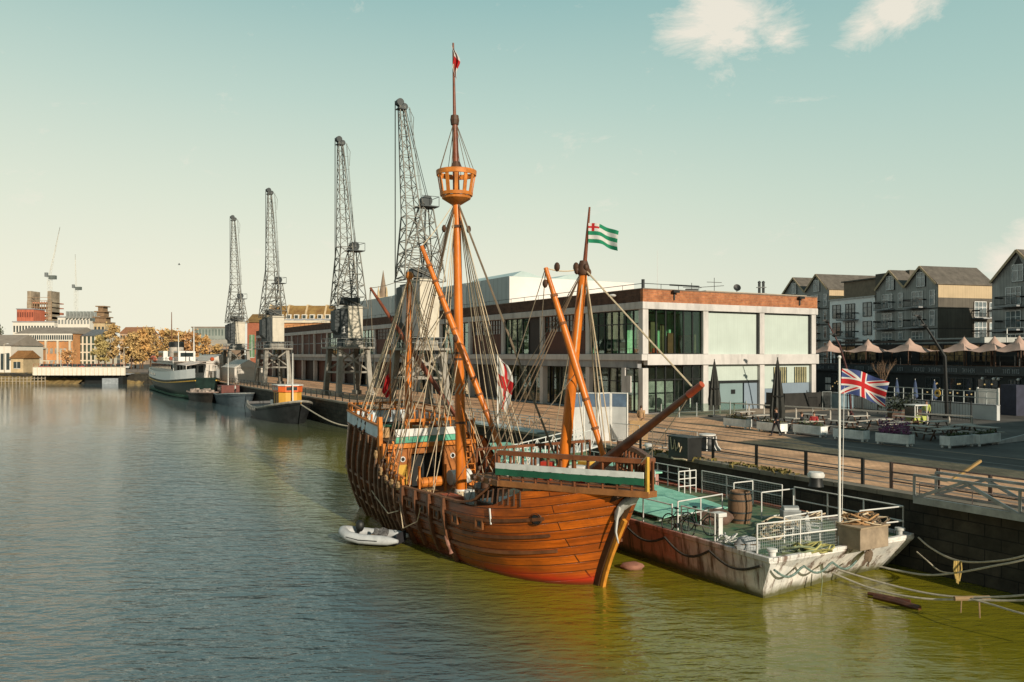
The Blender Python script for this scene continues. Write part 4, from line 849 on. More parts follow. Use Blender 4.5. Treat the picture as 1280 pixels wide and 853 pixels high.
# ---- inflatable dinghy
t = thing('inflatable_dinghy', 'grey white inflatable dinghy with black outboard tied to the ship side', 'dinghy', (-5.62,33.55,0), R(-16))
def U_(r): 
    pts = [(-1.25,.55,.3),(.4,.58,.3),(1.0,.45,.36),(1.35,.2,.44),(1.45,0,.47),(1.35,-.2,.44),(1.0,-.45,.36),(.4,-.58,.3),(-1.25,-.55,.3)]
    pts = [(-x,y,z) for x,y,z in pts]; out = []
    for a, b2 in zip(pts, pts[1:]): out += [V3(a).lerp(V3(b2),k/4) for k in range(4)]
    return out+[V3(pts[-1])]
pts = U_(0); n = len(pts); b = MB(); b.path(pts, .2, 12, radii=[.07]+[.18]+[.2]*(n-4)+[.18,.07]); b.build('tube', M('grey_hypalon', (.46,.48,.49), .6, var=.15, vs=3, dirt=.3), t, smooth=True)
b = MB(); b.prism([(1.2,-.45),(1.2,.45),(-.4,.45),(-1.1,.2),(-1.1,-.2),(-.4,-.45)], .14, .2); b.bx(1.12,1.18,-.42,.42,.14,.55); b.build('floor', m_['dark'], t)
b = MB(); b.path([p+V3((0,0,.0))+V3((0,(.19 if p.y>0 else -.19) if abs(p.y)>.3 else 0,0)) for p in pts[2:-2]], .022, 5); b.build('rub_strip', m_['black'], t)
b = MB(); b.bx(-.1,.15,-.42,.42,.38,.42); b.build('thwart', m_['woodl'], t)
b = MB(); b.blob((-.75,.1,.68),.2,.17,.25); b.bar((-.78,.1,.7),(-.95,.1,-.2),.1); b.build('outboard_motor', m_['black'], t, smooth=True)
b = MB(); b.blob((.3,.1,.45),.28,.2,.2,8,6,.2); b.blob((.1,-.15,.5),.12,.1,.2,8,6,.2); b.build('gear_bundle', M('mixed_gear', (.10,.10,.10), .8, var=.9, vs=9), t)
# ---- access gangways
t = thing('boarding_gangway', 'long white lattice boarding gangway from the quay to the ship deck', 'gangway', pz(738,560)); o0 = t.location.copy()
A = V3((0,0,.1)); Bq = sw_(9.4,-2.7,2.5)-o0
def truss(t, A, Bq, wid, h, n, mat, rail_r=.03, deckm=None):
    d = (Bq-A); sd = d.cross(V3((0,0,1))).normalized()*wid/2
    b = MB(); b.slab([A+sd, A-sd, Bq-sd, Bq+sd], (0,0,.08)); b.build('walkway', deckm or m_['galv'], t)
    for s in (1,-1):
        b = MB(); up = V3((0,0,h)); b.tube(A+sd*s, Bq+sd*s, rail_r*1.5, rail_r*1.5, 6); b.tube(A+sd*s+up, Bq+sd*s+up, rail_r, rail_r, 6)
        for i in range(n+1):
            c = A.lerp(Bq,i/n)+sd*s; b.tube(c, c+up, rail_r*.8, rail_r*.8, 5)
            if i < n:
                e = A.lerp(Bq,(i+1)/n)+sd*s; b.tube((c if i%2 else c+up), (e+up if i%2 else e), rail_r*.7, rail_r*.7, 5)
        b.build('truss_side', mat, t)
truss(t, A, Bq, .9, 1.0, 10, m_['white'])
t = thing('boarding_gangway', 'pale flat gangway with handrails on the quay behind the main mast', 'gangway', q(27.6,44.5)); o1 = t.location.copy()
truss(t, V3((0,0,.15)), q(26.6,54,2.9)-o1, 1.0, .9, 9, m_['galv'], .022)
t = thing('steel_footbridge', 'grey steel truss footbridge with diagonal braces along the quay wall', 'footbridge', q(26.55,18.0,2.62), QA)
tg_ = M('footbridge_steel', (.33,.35,.34), .5, .3, var=.35, dirt=.3)
def tbar(b, p, r, w_): b.bar(p, r, w_, w_)
for s, x in ((0,0.0),(1,1.25)):
    b = MB(); b.bar((x,0,.06),(x,-15,.06),.14,.24); b.bar((x,0,.92),(x,-15,.92),.09,.09)
    for i in range(9):
        y = -i*1.8; tbar(b, (x,y,.1),(x,y,.92),.07) if i%2==0 else None
        if i < 8: tbar(b, (x,y,.12 if i%2==0 else .9),(x,y-1.8,.9 if i%2==0 else .12),.095)
    b.build('truss_side', tg_, t)
b = MB(); b.bx(.08,1.17,-15,0,-.02,.05); b.build('walkway', M('bridge_deck', (.20,.19,.17), .9, var=.3), t)
b = MB()
for i in range(8): b.tube((.3,-i*1.9,.05),(.3,-i*1.9,.6),.02,.02,5)
b.tube((.3,0,.6),(.3,-15,.6),.02,.02,5); b.tube((.3,0,.34),(.3,-15,.34),.02,.02,5); b.build('inner_handrail', M('pink_grey_rail', (.36,.27,.24), .6), t)
# ---- mooring ropes: each rope a thing
def catline(pts, r, label, mat, k=6):
    P = [V3(p) for p in pts]; out = []
    for i in range(len(P)-1):
        p0, p1, p2, p3 = P[max(i-1,0)], P[i], P[i+1], P[min(i+2,len(P)-1)]
        for j in range(k):
            t_ = j/k; out.append(.5*((2*p1)+(p2-p0)*t_+(2*p0-5*p1+4*p2-p3)*t_*t_+(3*p1-p0-3*p2+p3)*t_**3))
    out.append(P[-1]); b = MB(); b.path(out, r, 6); o = b.build('mooring_rope', mat, None, smooth=True); return tag(o, label, 'rope')
mr = M('pale_mooring_rope', (.45,.40,.31), .9, var=.25, vs=8)
catline([pd(1148,672,28.9),pd(1165,686,28.2),pd(1197,701,27),pd(1240,702,25.6),pd(1290,692,24),pd(1400,650,22)], .032, 'highest of the pale mooring ropes, leaving the far corner of the barge stern', mr)
catline([pd(1098,708,26.6),pd(1125,714,26),pd(1160,719,25.2),pd(1197,716,24.4),pd(1240,708,23.4),pd(1290,697,22.5),pd(1400,660,21)], .032, 'pale mooring rope from the middle of the barge stern, joined to the one above', mr)
catline([pd(1047,712,26.4),pd(1100,728,25.4),pd(1160,742,24.2),pd(1215,747,23.2),pd(1290,743,22),pd(1400,725,20)], .032, 'upper of the two ropes lashed together low over the water', mr)
catline([pd(1040,716,26.3),pd(1090,736,25.2),pd(1150,748,24),pd(1215,750,23.1),pd(1290,750,21.9),pd(1400,735,20)], .032, 'lower of the two ropes lashed together low over the water', mr)
catline([pd(1215,749,23.1),pd(1240,756,22.6),pd(1290,770,21.5),pd(1400,790,20)], .028, 'rope branching down to the right from the lashed pair', mr)
catline([pd(1146,690,28.4),pd(1160,702,27.8),pd(1175,714,27.2),pd(1197,717,24.6)], .022, 'thin slack rope hanging below the far stern corner', mr)
b = MB(); P = pd(1197,716,24.4); r_ = random.Random(3)
for k in range(6): x = r_.uniform(-.1,.1); b.path([P+V3((x,0,.35)), P+V3((x*1.2,0,.1)), P+V3((x*.5,0,-.25+r_.uniform(-.1,.1)))], .02, 5)
tag(b.build('rope_lashing', M('yellow_lashing', (.42,.30,.10), .9)), 'yellowish lashing hanging where the upper mooring ropes join', 'lashing')
b = MB(); P = pd(1215,748.5,23.2)
b.path([P-V3((.5,0,-.0)), P+V3((.5,0,.02))], .07, 8); b.path([P+V3((-.3,0,0)), P+V3((-.32,0,-.4))], .018, 5); b.path([P+V3((.2,0,0)), P+V3((.22,0,-.55))], .022, 5)
tag(b.build('rope_lashing', M('brown_lashing', (.25,.17,.09), .9)), 'brown lashing with loose ends binding the two low ropes', 'lashing')
b = MB(); P = pz(1093,746,.06); Q2 = pz(1150,761,.04); b.path([P, P.lerp(Q2,.5)+V3((0,0,.03)), Q2], .1, 8); tag(b.build('floating_timber', M('wet_timber', (.09,.035,.02), .4, var=.4, vs=4), smooth=True), 'dark wet timber baulk floating beside the barge stern', 'timber')
b = MB(); P = pz(1085,742,.05); Q2 = pz(1138,752,.05); b.path([P, Q2], .06, 8); tag(b.build('floating_timber', bpy.data.materials['wet_timber'], smooth=True), 'thinner timber floating just behind the dark baulk', 'timber')
b = MB(); b.blob(pz(790,708,.1), .42,.3,.16,10,6,.1); tag(b.build('floating_fender', M('pink_fender', (.28,.13,.09), .8, var=.3), smooth=True), 'reddish fender floating between the ship stem and the barge', 'fender')
b = MB(); P = pd(1025,706,26.6); b.path([P, pd(1028,725,26.2), pd(1026,745,25.8)], .012, 4); tag(b.build('hanging_line', m_['grope']), 'thin green line trailing from the barge stern into the water', 'rope')
# tug and stern ropes near the ship
# ============================ THINGS ON THE QUAY ==============================================
def quay_rail(label, u0, u1, v, n, mat, h=1.12, rails=(1.0,.52)):
    o = q(v,u0); t = thing('quay_railing', label, 'railing', o, QA); L_ = u1-u0
    for i in range(n+1):
        b = MB(); y = L_*i/n; b.bx(-.05,.05,y-.05,y+.05,0,h+.02); b.build('post', mat, t)
    for f in rails:
        b = MB(); b.tube((0,0,h*f),(0,L_,h*f),.028,.028,6); b.build('rail', mat, t)
quay_rail('black two bar railing along the quay edge behind the barge', 21.0, 34.8, 27.75, 5, m_['black'])
quay_rail('dark railing along the quay edge behind the footbridge', 3, 20.0, 28.1, 9, M('weathered_rail', (.14,.10,.085), .7, .2), 1.05, (1.0,.66,.33))
quay_rail('low railing along the quay edge beside the tug and cranes', 62, 150, 27.9, 36, m_['dsteel'], 1.0, (1.0,.5))
# temporary mesh barrier behind the gangway
t = thing('steel_cabinet', 'black steel cabinet with coiled rope standing on the quay edge', 'cabinet', pz(856,575), QA)
b = MB(); b.bx(-.45,.45,-.72,.72,.05,1.12); b.build('body', m_['black'], t, bev=.03)
b = MB(); b.bx(-.5,.5,-.78,.78,1.12,1.18); b.build('top', m_['dsteel'], t, bev=.02)
b = MB(); b.path([(-.48,.5-.1*i,1.1-.28*abs(math.sin(i*1.1))*2.4) for i in range(9)], .03, 5); b.path([(-.5,.4,.1),(-.6,.1,.08),(-.55,-.5,.12),(-.5,-.7,.1)], .045, 5); b.build('rope_coil', m_['rope'], t)
t = thing('quay_capstan', 'black capstan with white ribs and cap beside the steel cabinet', 'capstan', pz(884,563), QA)
b = MB(); b.lathe((0,0,0),[(.72,0),(.70,.06),(.52,.25),(.42,.5),(.44,.74),(.40,.8)],24); b.build('drum', m_['black'], t, smooth=True)
b = MB(); b.lathe((0,0,.78),[(.40,0),(.46,.03),(.46,.10),(.1,.14)],24); b.build('cap', m_['white'], t, smooth=True)
for i in range(8):
    a = 2*PI*i/8; d1 = V3((math.cos(a),math.sin(a),0)); b = MB(); pr = [(.72,.03),(.55,.25),(.46,.5),(.47,.76)]; b.path([d1*r+V3((0,0,z)) for r,z in pr], .035, 5); b.build('rib', m_['white'], t)
t = thing('mooring_bollard', 'stout bollard with white painted head among weeds at the quay edge', 'bollard', pz(1020,608))
b = MB(); b.lathe((0,0,0),[(.3,0),(.26,.1),(.24,.34),(.30,.38)],16); b.build('stem', m_['black'], t, smooth=True)
b = MB(); b.lathe((0,0,.36),[(.31,0),(.33,.1),(.27,.2),(.05,.23)],16); b.build('head', m_['white'], t, smooth=True)
t = thing('mooring_bollard', 'small white bollard at the quay edge left of the cabinet', 'bollard', pz(811,566))
b = MB(); b.lathe((0,0,0),[(.2,0),(.18,.3),(.24,.36),(.24,.46),(.05,.5)],14); b.build('stem', m_['white'], t, smooth=True)
t = thing('fallen_timber', 'long yellowish timber propped over the railing behind the footbridge', 'timber', pz(1190,604))
o = t.location; b = MB(); b.bar((0,0,.12), V3((1.5,.6,.82)), .10, .10); b.build('beam', M('yellow_beam', (.32,.21,.08), .8, var=.3), t)
# weeds along the coping
b = MB(); r_ = random.Random(5)
for k in range(420):
    c = q(27.55+r_.gauss(0,.16), r_.choice((25.0,25.6,27.5,30.5,33.0))+r_.gauss(0,.55)); a = r_.uniform(0,6.28); h = r_.uniform(.06,.26); d1 = V3((math.cos(a),math.sin(a),0))*.05
    b.quad(c-d1, c+d1, c+d1*.3+V3((r_.uniform(-.15,.15),r_.uniform(-.15,.15),h)), c-d1*.3+V3((r_.uniform(-.15,.15),r_.uniform(-.15,.15),h)))
o = b.build('quay_weeds', M('dry_weeds', (.16,.13,.04), .9, var=.5, vs=4)); o['kind'] = 'stuff'
# ticket kiosk boards
t = thing('notice_boards', 'tall white and blue folding notice boards at the top of the boarding gangway', 'notice board', q(27.95,39.5), QA)
kb = M('white_board', (.50,.51,.50), .5, var=.1, dirt=.15); kbl = M('blue_header', (.10,.15,.22), .5, var=.3, vs=1.5)
def kp(p0, p1, mat_=kb):
    b = MB(); b.slab([V3((*p0,0)),V3((*p1,0)),V3((*p1,2.05)),V3((*p0,2.05))], (.05,.02,0)); o = b.build('board', mat_, t)
    b = MB(); b.slab([V3((*p0,2.06)),V3((*p1,2.06)),V3((*p1,2.85)),V3((*p0,2.85))], (.05,.02,0)); b.build('header', kbl, o)
    b = MB(); b.bar((*p0,0),(*p0,2.9),.07); b.bar((*p1,0),(*p1,2.9),.07); b.bar((*p0,2.88),(*p1,2.88),.06); b.build('board_frame', m_['white'], o)
kp((0.0,.9),(.55,0.25)); kp((.62,.2),(1.35,.15)); kp((1.42,.1),(2.0,-.7)); kp((-.9,.7),(-.08,.95))
b = MB(); b.slab([(.2,.6,1.1),(.5,.28,1.1),(.35,.44,1.55)], (-.03,-.03,0)); b.build('warning_triangle', m_['yellow'], t)
t = thing('plywood_board', 'tan plywood board leaning beside the white notice boards', 'board', q(30.0,38.7), QA+R(-50)); b = MB(); b.slab([(0,0,0),(1.1,0,0),(1.1,.25,1.25),(0,.25,1.25)], (0,.04,0)); b.bar((.1,.1,.3),(.1,.6,0),.05); b.build('panel', m_['woodl'], t)
# mesh crowd barriers on the quay
t0 = thing('crowd_barrier', 'grey steel crowd barrier nearest the notice boards', 'barrier', q(29.6,37.2), QA+R(8), 'crowd barriers on the quay')
b = MB(); b.path([(0,0,.15),(0,0,1.1),(0,2.2,1.1),(0,2.2,.15),(0,0,.15)],.022,6); b.build('frame', m_['galv'], t0)
b = MB()
for i in range(15): b.tube((0,.14+.137*i,.15),(0,.14+.137*i,1.1),.009,.009,4)
b.build('bars', m_['galv'], t0)
for y in (.3,1.9): b = MB(); b.bar((-.3,y,.02),(.3,y,.02),.05,.04); b.bar((0,y,.02),(0,y,.18),.04); b.build('foot', m_['galv'], t0)
dup(t0, 'grey steel crowd barrier in the middle of the row', q(29.5,34.8), QA+R(-4)); dup(t0, 'grey steel crowd barrier at the row end by the cabinet', q(29.6,32.4), QA+R(3))
# ---- flags on the quay
t = thing('flagpole', 'slim pale flagpole on the quay edge behind the main mast', 'flagpole', pz(622,536))
b = MB(); b.tube((0,0,0),(0,0,5.2),.06,.035,8); b.build('pole', m_['white'], t); b = MB(); b.lathe((0,0,0),[(.16,0),(.16,.12),(.07,.2)],10); b.build('base', m_['galv'], t)
P = pz(622,536); flag('limp_ensign', limp(2.3,3.3,7), fc, V3((P.x+.05,P.y,P.z+5.1)), R(-8), 'white and red flag hanging limp from the quay flagpole behind the main mast')
# ---- folded parasols
def parasol(label, loc, h, mat, r, grp):
    t = thing('folded_parasol', label, 'parasol', loc, rnd.random(), grp); n = 18; rows = []
    for z, s in ((.95,.95),(1.4,1.0),(2.2,.82),(3.0,.6),(3.9,.36),(4.5,.16),(4.72,.05)):
        rows.append([V3((r*s*(1+.28*(-1)**j*(1 if z < 4 else .3))*math.cos(2*PI*j/n), r*s*(1+.28*(-1)**j)*math.sin(2*PI*j/n), z*h/4.75)) for j in range(n)])
        rows[-1].append(rows[-1][0])
    b = MB(); b.grid(rows); b.build('canopy', mat, t)
    b = MB(); b.tube((0,0,0),(0,0,h*1.01),.05,.04,8); b.build('pole', m_['dsteel'], t)
    b = MB(); b.bx(-.4,.4,-.4,.4,0,.12); b.build('base', m_['dsteel'], t, bev=.02)
    b = MB(); b.lathe((0,0,h*.48),[(r*.95,0),(r*1.0,.1)],14,cap=False); b.build('tie', m_['black'], t)
pm = M('dark_parasol_cloth', (.05,.052,.047), .9, var=.3, vs=3)
parasol('tall closed black parasol in front of the teal doors', pz(893,521), 4.75, pm, .42, 'closed black parasols'); parasol('tall closed black parasol beside the walking person', pz(972,541), 4.95, pm, .40, 'closed black parasols')
# ---- planters
pw = M('weathered_white_planter', (.74,.75,.72), .7, var=.25, vs=2, dirt=.4)
def planter(label, px0, px1, py, plant, rz=None):
    A = pz(px0,py[0]); Bp = pz(px1,py[1]); d = Bp-A; Ln = max(1.6,min(2.3,d.length)); ang = math.atan2(d.y,d.x)
    t = thing('planter_trough', label, 'planter', A.lerp(Bp,.5), ang, 'white planter troughs on the square')
    b = MB(); b.bx(-Ln/2,Ln/2,0,.62,.14,.66); b.build('trough', pw, t, bev=.015)
    b = MB(); b.bx(-Ln/2+.05,Ln/2-.05,.05,.57,.62,.665); b.build('soil', M('soil', (.03,.022,.015), .95) if 'soil' not in bpy.data.materials else bpy.data.materials['soil'], t)
    for x in (-Ln/2+.12,Ln/2-.12):
        for y in (.1,.52): b = MB(); b.bx(x-.05,x+.05,y-.05,y+.05,0,.14); b.build('foot', pw, t)
    if plant:
        col_, hh, dens = plant; r_ = random.Random(label); b = MB()
        for k in range(max(dens,130)):
            c = V3((r_.uniform(-Ln/2+.1,Ln/2-.1), r_.uniform(.1,.52), .66+abs(r_.gauss(0,.5))*hh)); s = .07
            d1 = V3((r_.uniform(-1,1),r_.uniform(-1,1),r_.uniform(-.6,1))).normalized()*s; d2 = V3((r_.uniform(-1,1),r_.uniform(-1,1),r_.uniform(-1,1))).normalized()*s
            b.quad(c-d1, c+d2*.6, c+d1, c-d2*.6)
        b.build('plants', col_, t)
gp = M('planter_green', (.05,.075,.025), .8, var=.6, vs=6); pp = M('purple_flowers', (.24,.09,.20), .8, var=.5, vs=6); yp = M('yellow_green_plants', (.16,.15,.04), .8, var=.5, vs=6)
planter('white planter with low green plants, leftmost, below the closed parasol', 904,932,(534,537), (yp,.3,160)); planter('white planter half hidden behind the walking person', 945,976,(539,543), (yp,.25,120)); planter('white planter in front of the two seated people', 991,1026,(543,547), (gp,.35,120))
planter('bare white planter just left of the flagstaff', 1041,1079,(549,553), (gp,.1,40)); planter('white planter overflowing with purple flowers', 1094,1136,(555,559), (pp,.75,700)); planter('left one of the two paired white planters near the right edge', 1187,1219,(561,558), (gp,.12,60)); planter('right one of the two paired white planters near the right edge', 1221,1255,(559,555), (gp,.2,80))
# ---- picnic tables
tw = M('grey_table_wood', (.42,.39,.34), .8, var=.25, vs=3, stretch=(1,5,5))
pt = thing('picnic_table', '', 'picnic table', (0,0,0), 0, 'picnic tables on the square')
b = MB()
for i in range(5): b.box((0,-.3+.15*i,.75),(1.8,.135,.045))
b.build('table_top', tw, pt)
for s in (-1,1):
    b = MB()
    for i in range(2): b.box((0,s*(.62+.14*i),.45),(1.8,.13,.045))
    b.build('bench', tw, pt)
for x in (-.65,.65):
    b = MB(); b.bar((x,-.55,0),(x,-.2,.73),.09,.05); b.bar((x,.55,0),(x,.2,.73),.09,.05); b.bar((x,-.75,.41),(x,.75,.41),.09,.05); b.build('leg_frame', m_['brownw'], pt)
spots = [(952,532,'behind the leftmost planter'),(985,536,'nearest the walking person'),(1016,531,'behind the seated pair'),(1012,541,'where two people sit'),(1052,541,'behind the bare planter by the flagstaff'),(1072,533,'under the union flag'),(1100,538,'behind the purple flowers'),(1122,543,'just right of the purple flowers'),(1133,534,'below the yellow clad figures'),(1150,548,'in the middle of the dark tables'),(1172,541,'behind the paired planters, left'),(1182,552,'nearest the paired planters'),(1205,546,'behind the paired planters, right'),(1228,549,'rightmost of all the tables'),(930,527,'nearest the teal doors')]
for i,(px,py,lb) in enumerate(spots):
    o = pt if i == 0 else dup(pt, ''); o.location = pz(px,py); o.rotation_euler = (0,0,QA+R(rnd.choice((0,0,90))+rnd.uniform(-6,6))); o['label'] = 'grey wooden picnic table with benches '+lb
# long pale timber rail with posts (edge of the seating area)
def longrail(label, A, B_, n, h, mat, nm='timber_rail'):
    t = thing(nm, label, 'rail', A); d = B_-A
    b = MB(); b.bar((0,0,h), d+V3((0,0,h)), .14, .09); b.build('rail', mat, t)
    for i in range(n+1): c = d*(i/n); b = MB(); b.bar(c, c+V3((0,0,h)), .1); b.build('post', mat, t)
longrail('long pale timber handrail behind the picnic tables', pz(900,517), pz(1215,538), 14, .95, tw)
t = thing('kerb_ramp', 'pale concrete ramp edge at the right behind the planters', 'ramp', pz(1240,556)); a = pz(1180,537)-t.location; c_ = pz(1300,549)-t.location
b = MB(); b.slab([V3((0,0,.0)), c_, c_+V3((0,0,.5)), V3((0,0,.12))], (.2,.3,0)); b.slab([V3((-.3,.2,0)), a, a+V3((0,0,.25)), V3((-.3,.2,.15))], (.2,.2,0)); b.build('edge', m_['conc'], t)
# ---- people
def person(label, loc, rz, top, legs, hair, pose='stand', lean=0):
    t = thing('person', label, 'person', loc, rz)
    sit = pose == 'sit'; walk = pose == 'walk'; hipz = .5 if sit else .93
    k = .22 if walk else .05
    J = {'pel':(0,0,hipz),'sp':(lean*.5,0,hipz+.25),'ch':(lean,0,hipz+.45),'nk':(lean*1.1,0,hipz+.58),'hb':(lean*1.2+.02,0,hipz+.66),'ht':(lean*1.25+.02,0,hipz+.8)}
    for s, n_ in ((1,'l'),(-1,'r')):
        J['sh'+n_] = (lean,s*.19,hipz+.5); J['el'+n_] = (lean+(.12 if sit else -.02+s*k*.5),s*.25,hipz+.22); J['wr'+n_] = (lean+(.34 if sit else .06+s*k),s*.2,hipz+(.2 if sit else .0)); J['hd'+n_] = (lean+(.42 if sit else .09+s*k*1.1),s*.19,hipz+(.2 if sit else -.09))
        J['hp'+n_] = (0,s*.09,hipz-.05)
        if sit: J['kn'+n_] = (.42,s*.13,hipz-.02); J['an'+n_] = (.44,s*.13,.08); J['to'+n_] = (.6,s*.14,.04)
        else: J['kn'+n_] = (-s*k*.6+.03,s*.1,.5); J['an'+n_] = (-s*k*1.4,s*.1,.09); J['to'+n_] = (-s*k*1.4+.16,s*.11,.04)
    Rr = dict(pel=.15,sp=.13,ch=.16,nk=.06,hb=.085,ht=.085,sh=.075,el=.05,wr=.035,hd=.04,hp=.1,kn=.065,an=.045,to=.04)
    def skin(nm, edges, mat, grow, par):
        names = []; 
        for e in edges:
            for x in e:
                if x not in names: names.append(x)
        me = bpy.data.meshes.new(nm); bm = bmesh.new(); sk = bm.verts.layers.skin.verify(); vs = {}
        for x in names:
            v = bm.verts.new(J[x]); r = Rr.get(x) or Rr[x[:2]]; v[sk].radius = (r*grow,)*2; vs[x] = v
        vs[names[0]][sk].use_root = True
        for a, b2 in edges: bm.edges.new((vs[a], vs[b2]))
        bm.to_mesh(me); bm.free(); me.materials.append(mat); o = bpy.data.objects.new(nm, me); C.objects.link(o); o.parent = par
        o.modifiers.new('skin','SKIN').use_smooth_shade = True; o.modifiers.new('sub','SUBSURF').render_levels = 1; return o
    spine = [('pel','sp'),('sp','ch'),('ch','nk')]; arms = [e for n_ in 'lr' for e in (('ch','sh'+n_),('sh'+n_,'el'+n_),('el'+n_,'wr'+n_))]; lg = [e for n_ in 'lr' for e in (('pel','hp'+n_),('hp'+n_,'kn'+n_),('kn'+n_,'an'+n_))]
    skin('body', spine+[('nk','hb'),('hb','ht')]+arms+[e for n_ in 'lr' for e in (('wr'+n_,'hd'+n_),)]+lg, m_['skin'], .88, t)
    skin('jacket', spine[:2]+arms, top, 1.15, t); skin('trousers', lg, legs, 1.08, t)
    for n_ in 'lr': b = MB(); a = V3(J['an'+n_]); b.blob(a+V3((.06,0,-.04)),.14,.055,.055); b.build('shoe', m_['dark'], t, smooth=True)
    hd = V3(J['hb']).lerp(V3(J['ht']),.6); b = MB(); b.blob(hd+V3((-.025,0,.035)),.105,.095,.10); b.build('hair', hair, t, smooth=True)
    b = MB(); b.blob(hd+V3((.10,0,-.02)),.02,.015,.025,6,4); b.build('nose', m_['skin'], t)
    return t
brn = M('brown_hair', (.05,.028,.015), .8); tan = M('tan_coat', (.40,.25,.13), .9, var=.2); nav = M('navy_cloth', (.03,.04,.07), .9); redc = M('red_jacket', (.38,.04,.04), .9); grc = M('grey_jacket', (.2,.2,.2), .9); hv = M('yellow_hi_vis', (.42,.47,.12), .8, var=.1); hvw = M('white_hi_vis_band', (.6,.6,.55), .6)
person('person in dark clothes walking past the white planter', pz(970.5,545), R(200), m_['dark'], m_['dark'], brn, 'walk')
person('person in a tan coat standing by the corner pillar', pz(801,541), R(60), tan, tan, brn, 'stand', .05)
person('person in a dark coat seated at a picnic table, left of a pair', pz(1004,541)+V3((0,.3,0)), R(-30), m_['dark'], nav, brn, 'sit'); person('person in a red top seated at a picnic table, right of a pair', pz(1020,541)+V3((0,.35,0)), R(-120), redc, m_['dark'], brn, 'sit')
person('person in navy at the quay behind the foremast', pz(757,549), R(240), grc, nav, brn, 'stand')
person('person in yellow hi vis jacket standing right of the white utility cart', pz(1158,531), R(240), hv, nav, brn, 'stand')
t = thing('utility_cart', 'small white utility cart with yellow side panels by the dark fence', 'cart', pz(1145,533), R(20))
b = MB(); b.bx(-.6,.6,-.45,.45,.25,.75); b.build('body', hv, t, bev=.04); b = MB(); b.bx(-.6,.6,-.5,.5,1.5,1.58); 
for x in (-.55,.55):
    for y in (-.42,.42): b.bar((x,y,.7),(x,y,1.52),.06)
b.build('roof_frame', m_['white'], t); b = MB(); b.bx(-.62,-.58,-.42,.42,.75,1.4); b.build('windscreen', m_['glassd'], t)
for x in (-.4,.4):
    for y in (-.45,.45): b = MB(); b.tube((x,y-.06,.22),(x,y+.06,.22),.22,.22,14); b.build('wheel', m_['black'], t)
# ============================ MUSEUM SHED (x inland, y along the quay, z above the quay) ======
SV, SU, LEN = 44.86, 55.9, 151.2
shed = thing('transit_shed', 'long two storey concrete framed quayside shed with brick parapet and glazed corner', 'building', q(SV,SU), QA)
conc, concd = m_['conc'], m_['concd']
brick = Mbrick('orange_parapet_brick', (.40,.15,.06), (.30,.105,.045), (.28,.19,.12), .45, .15, .012, var=.45, vs=1.2)
gl = Mglass('shed_glass', (.80,1,.88), .96, f0=.07); gl2 = Mglass('dark_shed_glass', (.86,.94,.90), .93, f0=.09)
brickd = Mbrick('shaded_parapet_brick', (.11,.055,.035), (.075,.04,.028), (.09,.065,.05), .45, .15, .012, var=.5, vs=1.2)  # darker copy of the brick, shade of the long side painted in
mint2 = Mrib('translucent_ribbed_panel', (.47,.545,.50), .28, (1,1,0), .45, .12); teal = Mrib('teal_ribbed_door', (.19,.27,.28), .14, (1,1,0), .55, .45); bluep = Mrib('blue_grey_ribbed_panel', (.20,.26,.32), .14, (1,1,0), .55, .4)
shut = Mrib('brown_loading_door', (.10,.035,.022), .32, (1,1,0), .7, .5, .4); shutd = Mrib('dark_loading_door', (.035,.025,.022), .32, (1,1,0), .7, .5, .4)
mull = m_['black']; PX = (0,7.25,14.4,21.9); NB = 18; BY_ = 8.4
b = MB(); b.bx(.3,21.7,.3,LEN,-.02,.06); b.build('floor_slab', concd, shed); b = MB(); b.bx(.45,21.7,.45,LEN,4.45,4.6); b.build('upper_floor', M('pale_floor', (.5,.48,.42), .6), shed); b = MB(); b.bx(.3,21.7,.3,LEN,9.5,9.7); b.build('ceiling', M('pale_ceiling', (.62,.68,.60), .7), shed)
b = MB(); b.bx(11,11.2,.6,LEN-.2,.06,9.5); b.build('inner_wall', M('inner_brick', (.50,.40,.25), .9, var=.5, vs=.6), shed)
b = MB(); b.bx(21.7,21.9,.6,LEN,0,9.75); b.bx(.3,21.7,LEN-.3,LEN,0,9.75); b.build('rear_wall', concd, shed)
def col_(x, y, z0, z1, w_=.62, mat=conc): b = MB(); b.bx(x,x+w_,y,y+w_,z0,z1); return b.build('column', mat, shed, bev=.03)
for i in range(NB+1):
    y = i*BY_-(0 if i == 0 else .31); col_(-.02,y,0,3.98); col_(-.02,y,5.22,9.13)
for x in PX[1:]: col_(x-.31 if x < 21 else x-.64,-.02,0,4.24); col_(x-.31 if x < 21 else x-.64,-.02,5.22,9.13)
b = MB(); b.bx(-.28,.35,-.18,LEN,4.66,5.2); b.build('ledge', conc, shed, bev=.02)
b = MB(); b.bx(-.1,.35,.64,LEN,4.0,4.655); b.build('beam', concd, shed)
b = MB(); b.bx(.355,22.1,-.2,.35,4.25,5.203); b.build('beam', conc, shed, bev=.02)
b = MB(); b.bx(-.12,.4,.42,LEN,9.14,9.76); b.build('beam', conc, shed, bev=.02); b = MB(); b.bx(-.12,22.05,-.12,.415,9.143,9.763); b.build('beam', conc, shed, bev=.02)
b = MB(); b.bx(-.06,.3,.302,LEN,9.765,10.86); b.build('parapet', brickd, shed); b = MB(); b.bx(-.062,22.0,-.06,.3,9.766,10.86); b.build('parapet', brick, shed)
b = MB(); b.bx(21.7,22.0,.3,LEN,9.766,10.86); b.bx(.3,21.7,LEN-.3,LEN,9.766,10.86); b.build('parapet', brick, shed)
cp = M('parapet_coping', (.20,.16,.13), .8, var=.3)
b = MB(); b.bx(-.12,.36,.37,LEN,10.862,10.94); b.bx(-.12,22.06,-.12,.366,10.862,10.94); b.build('coping', cp, shed)
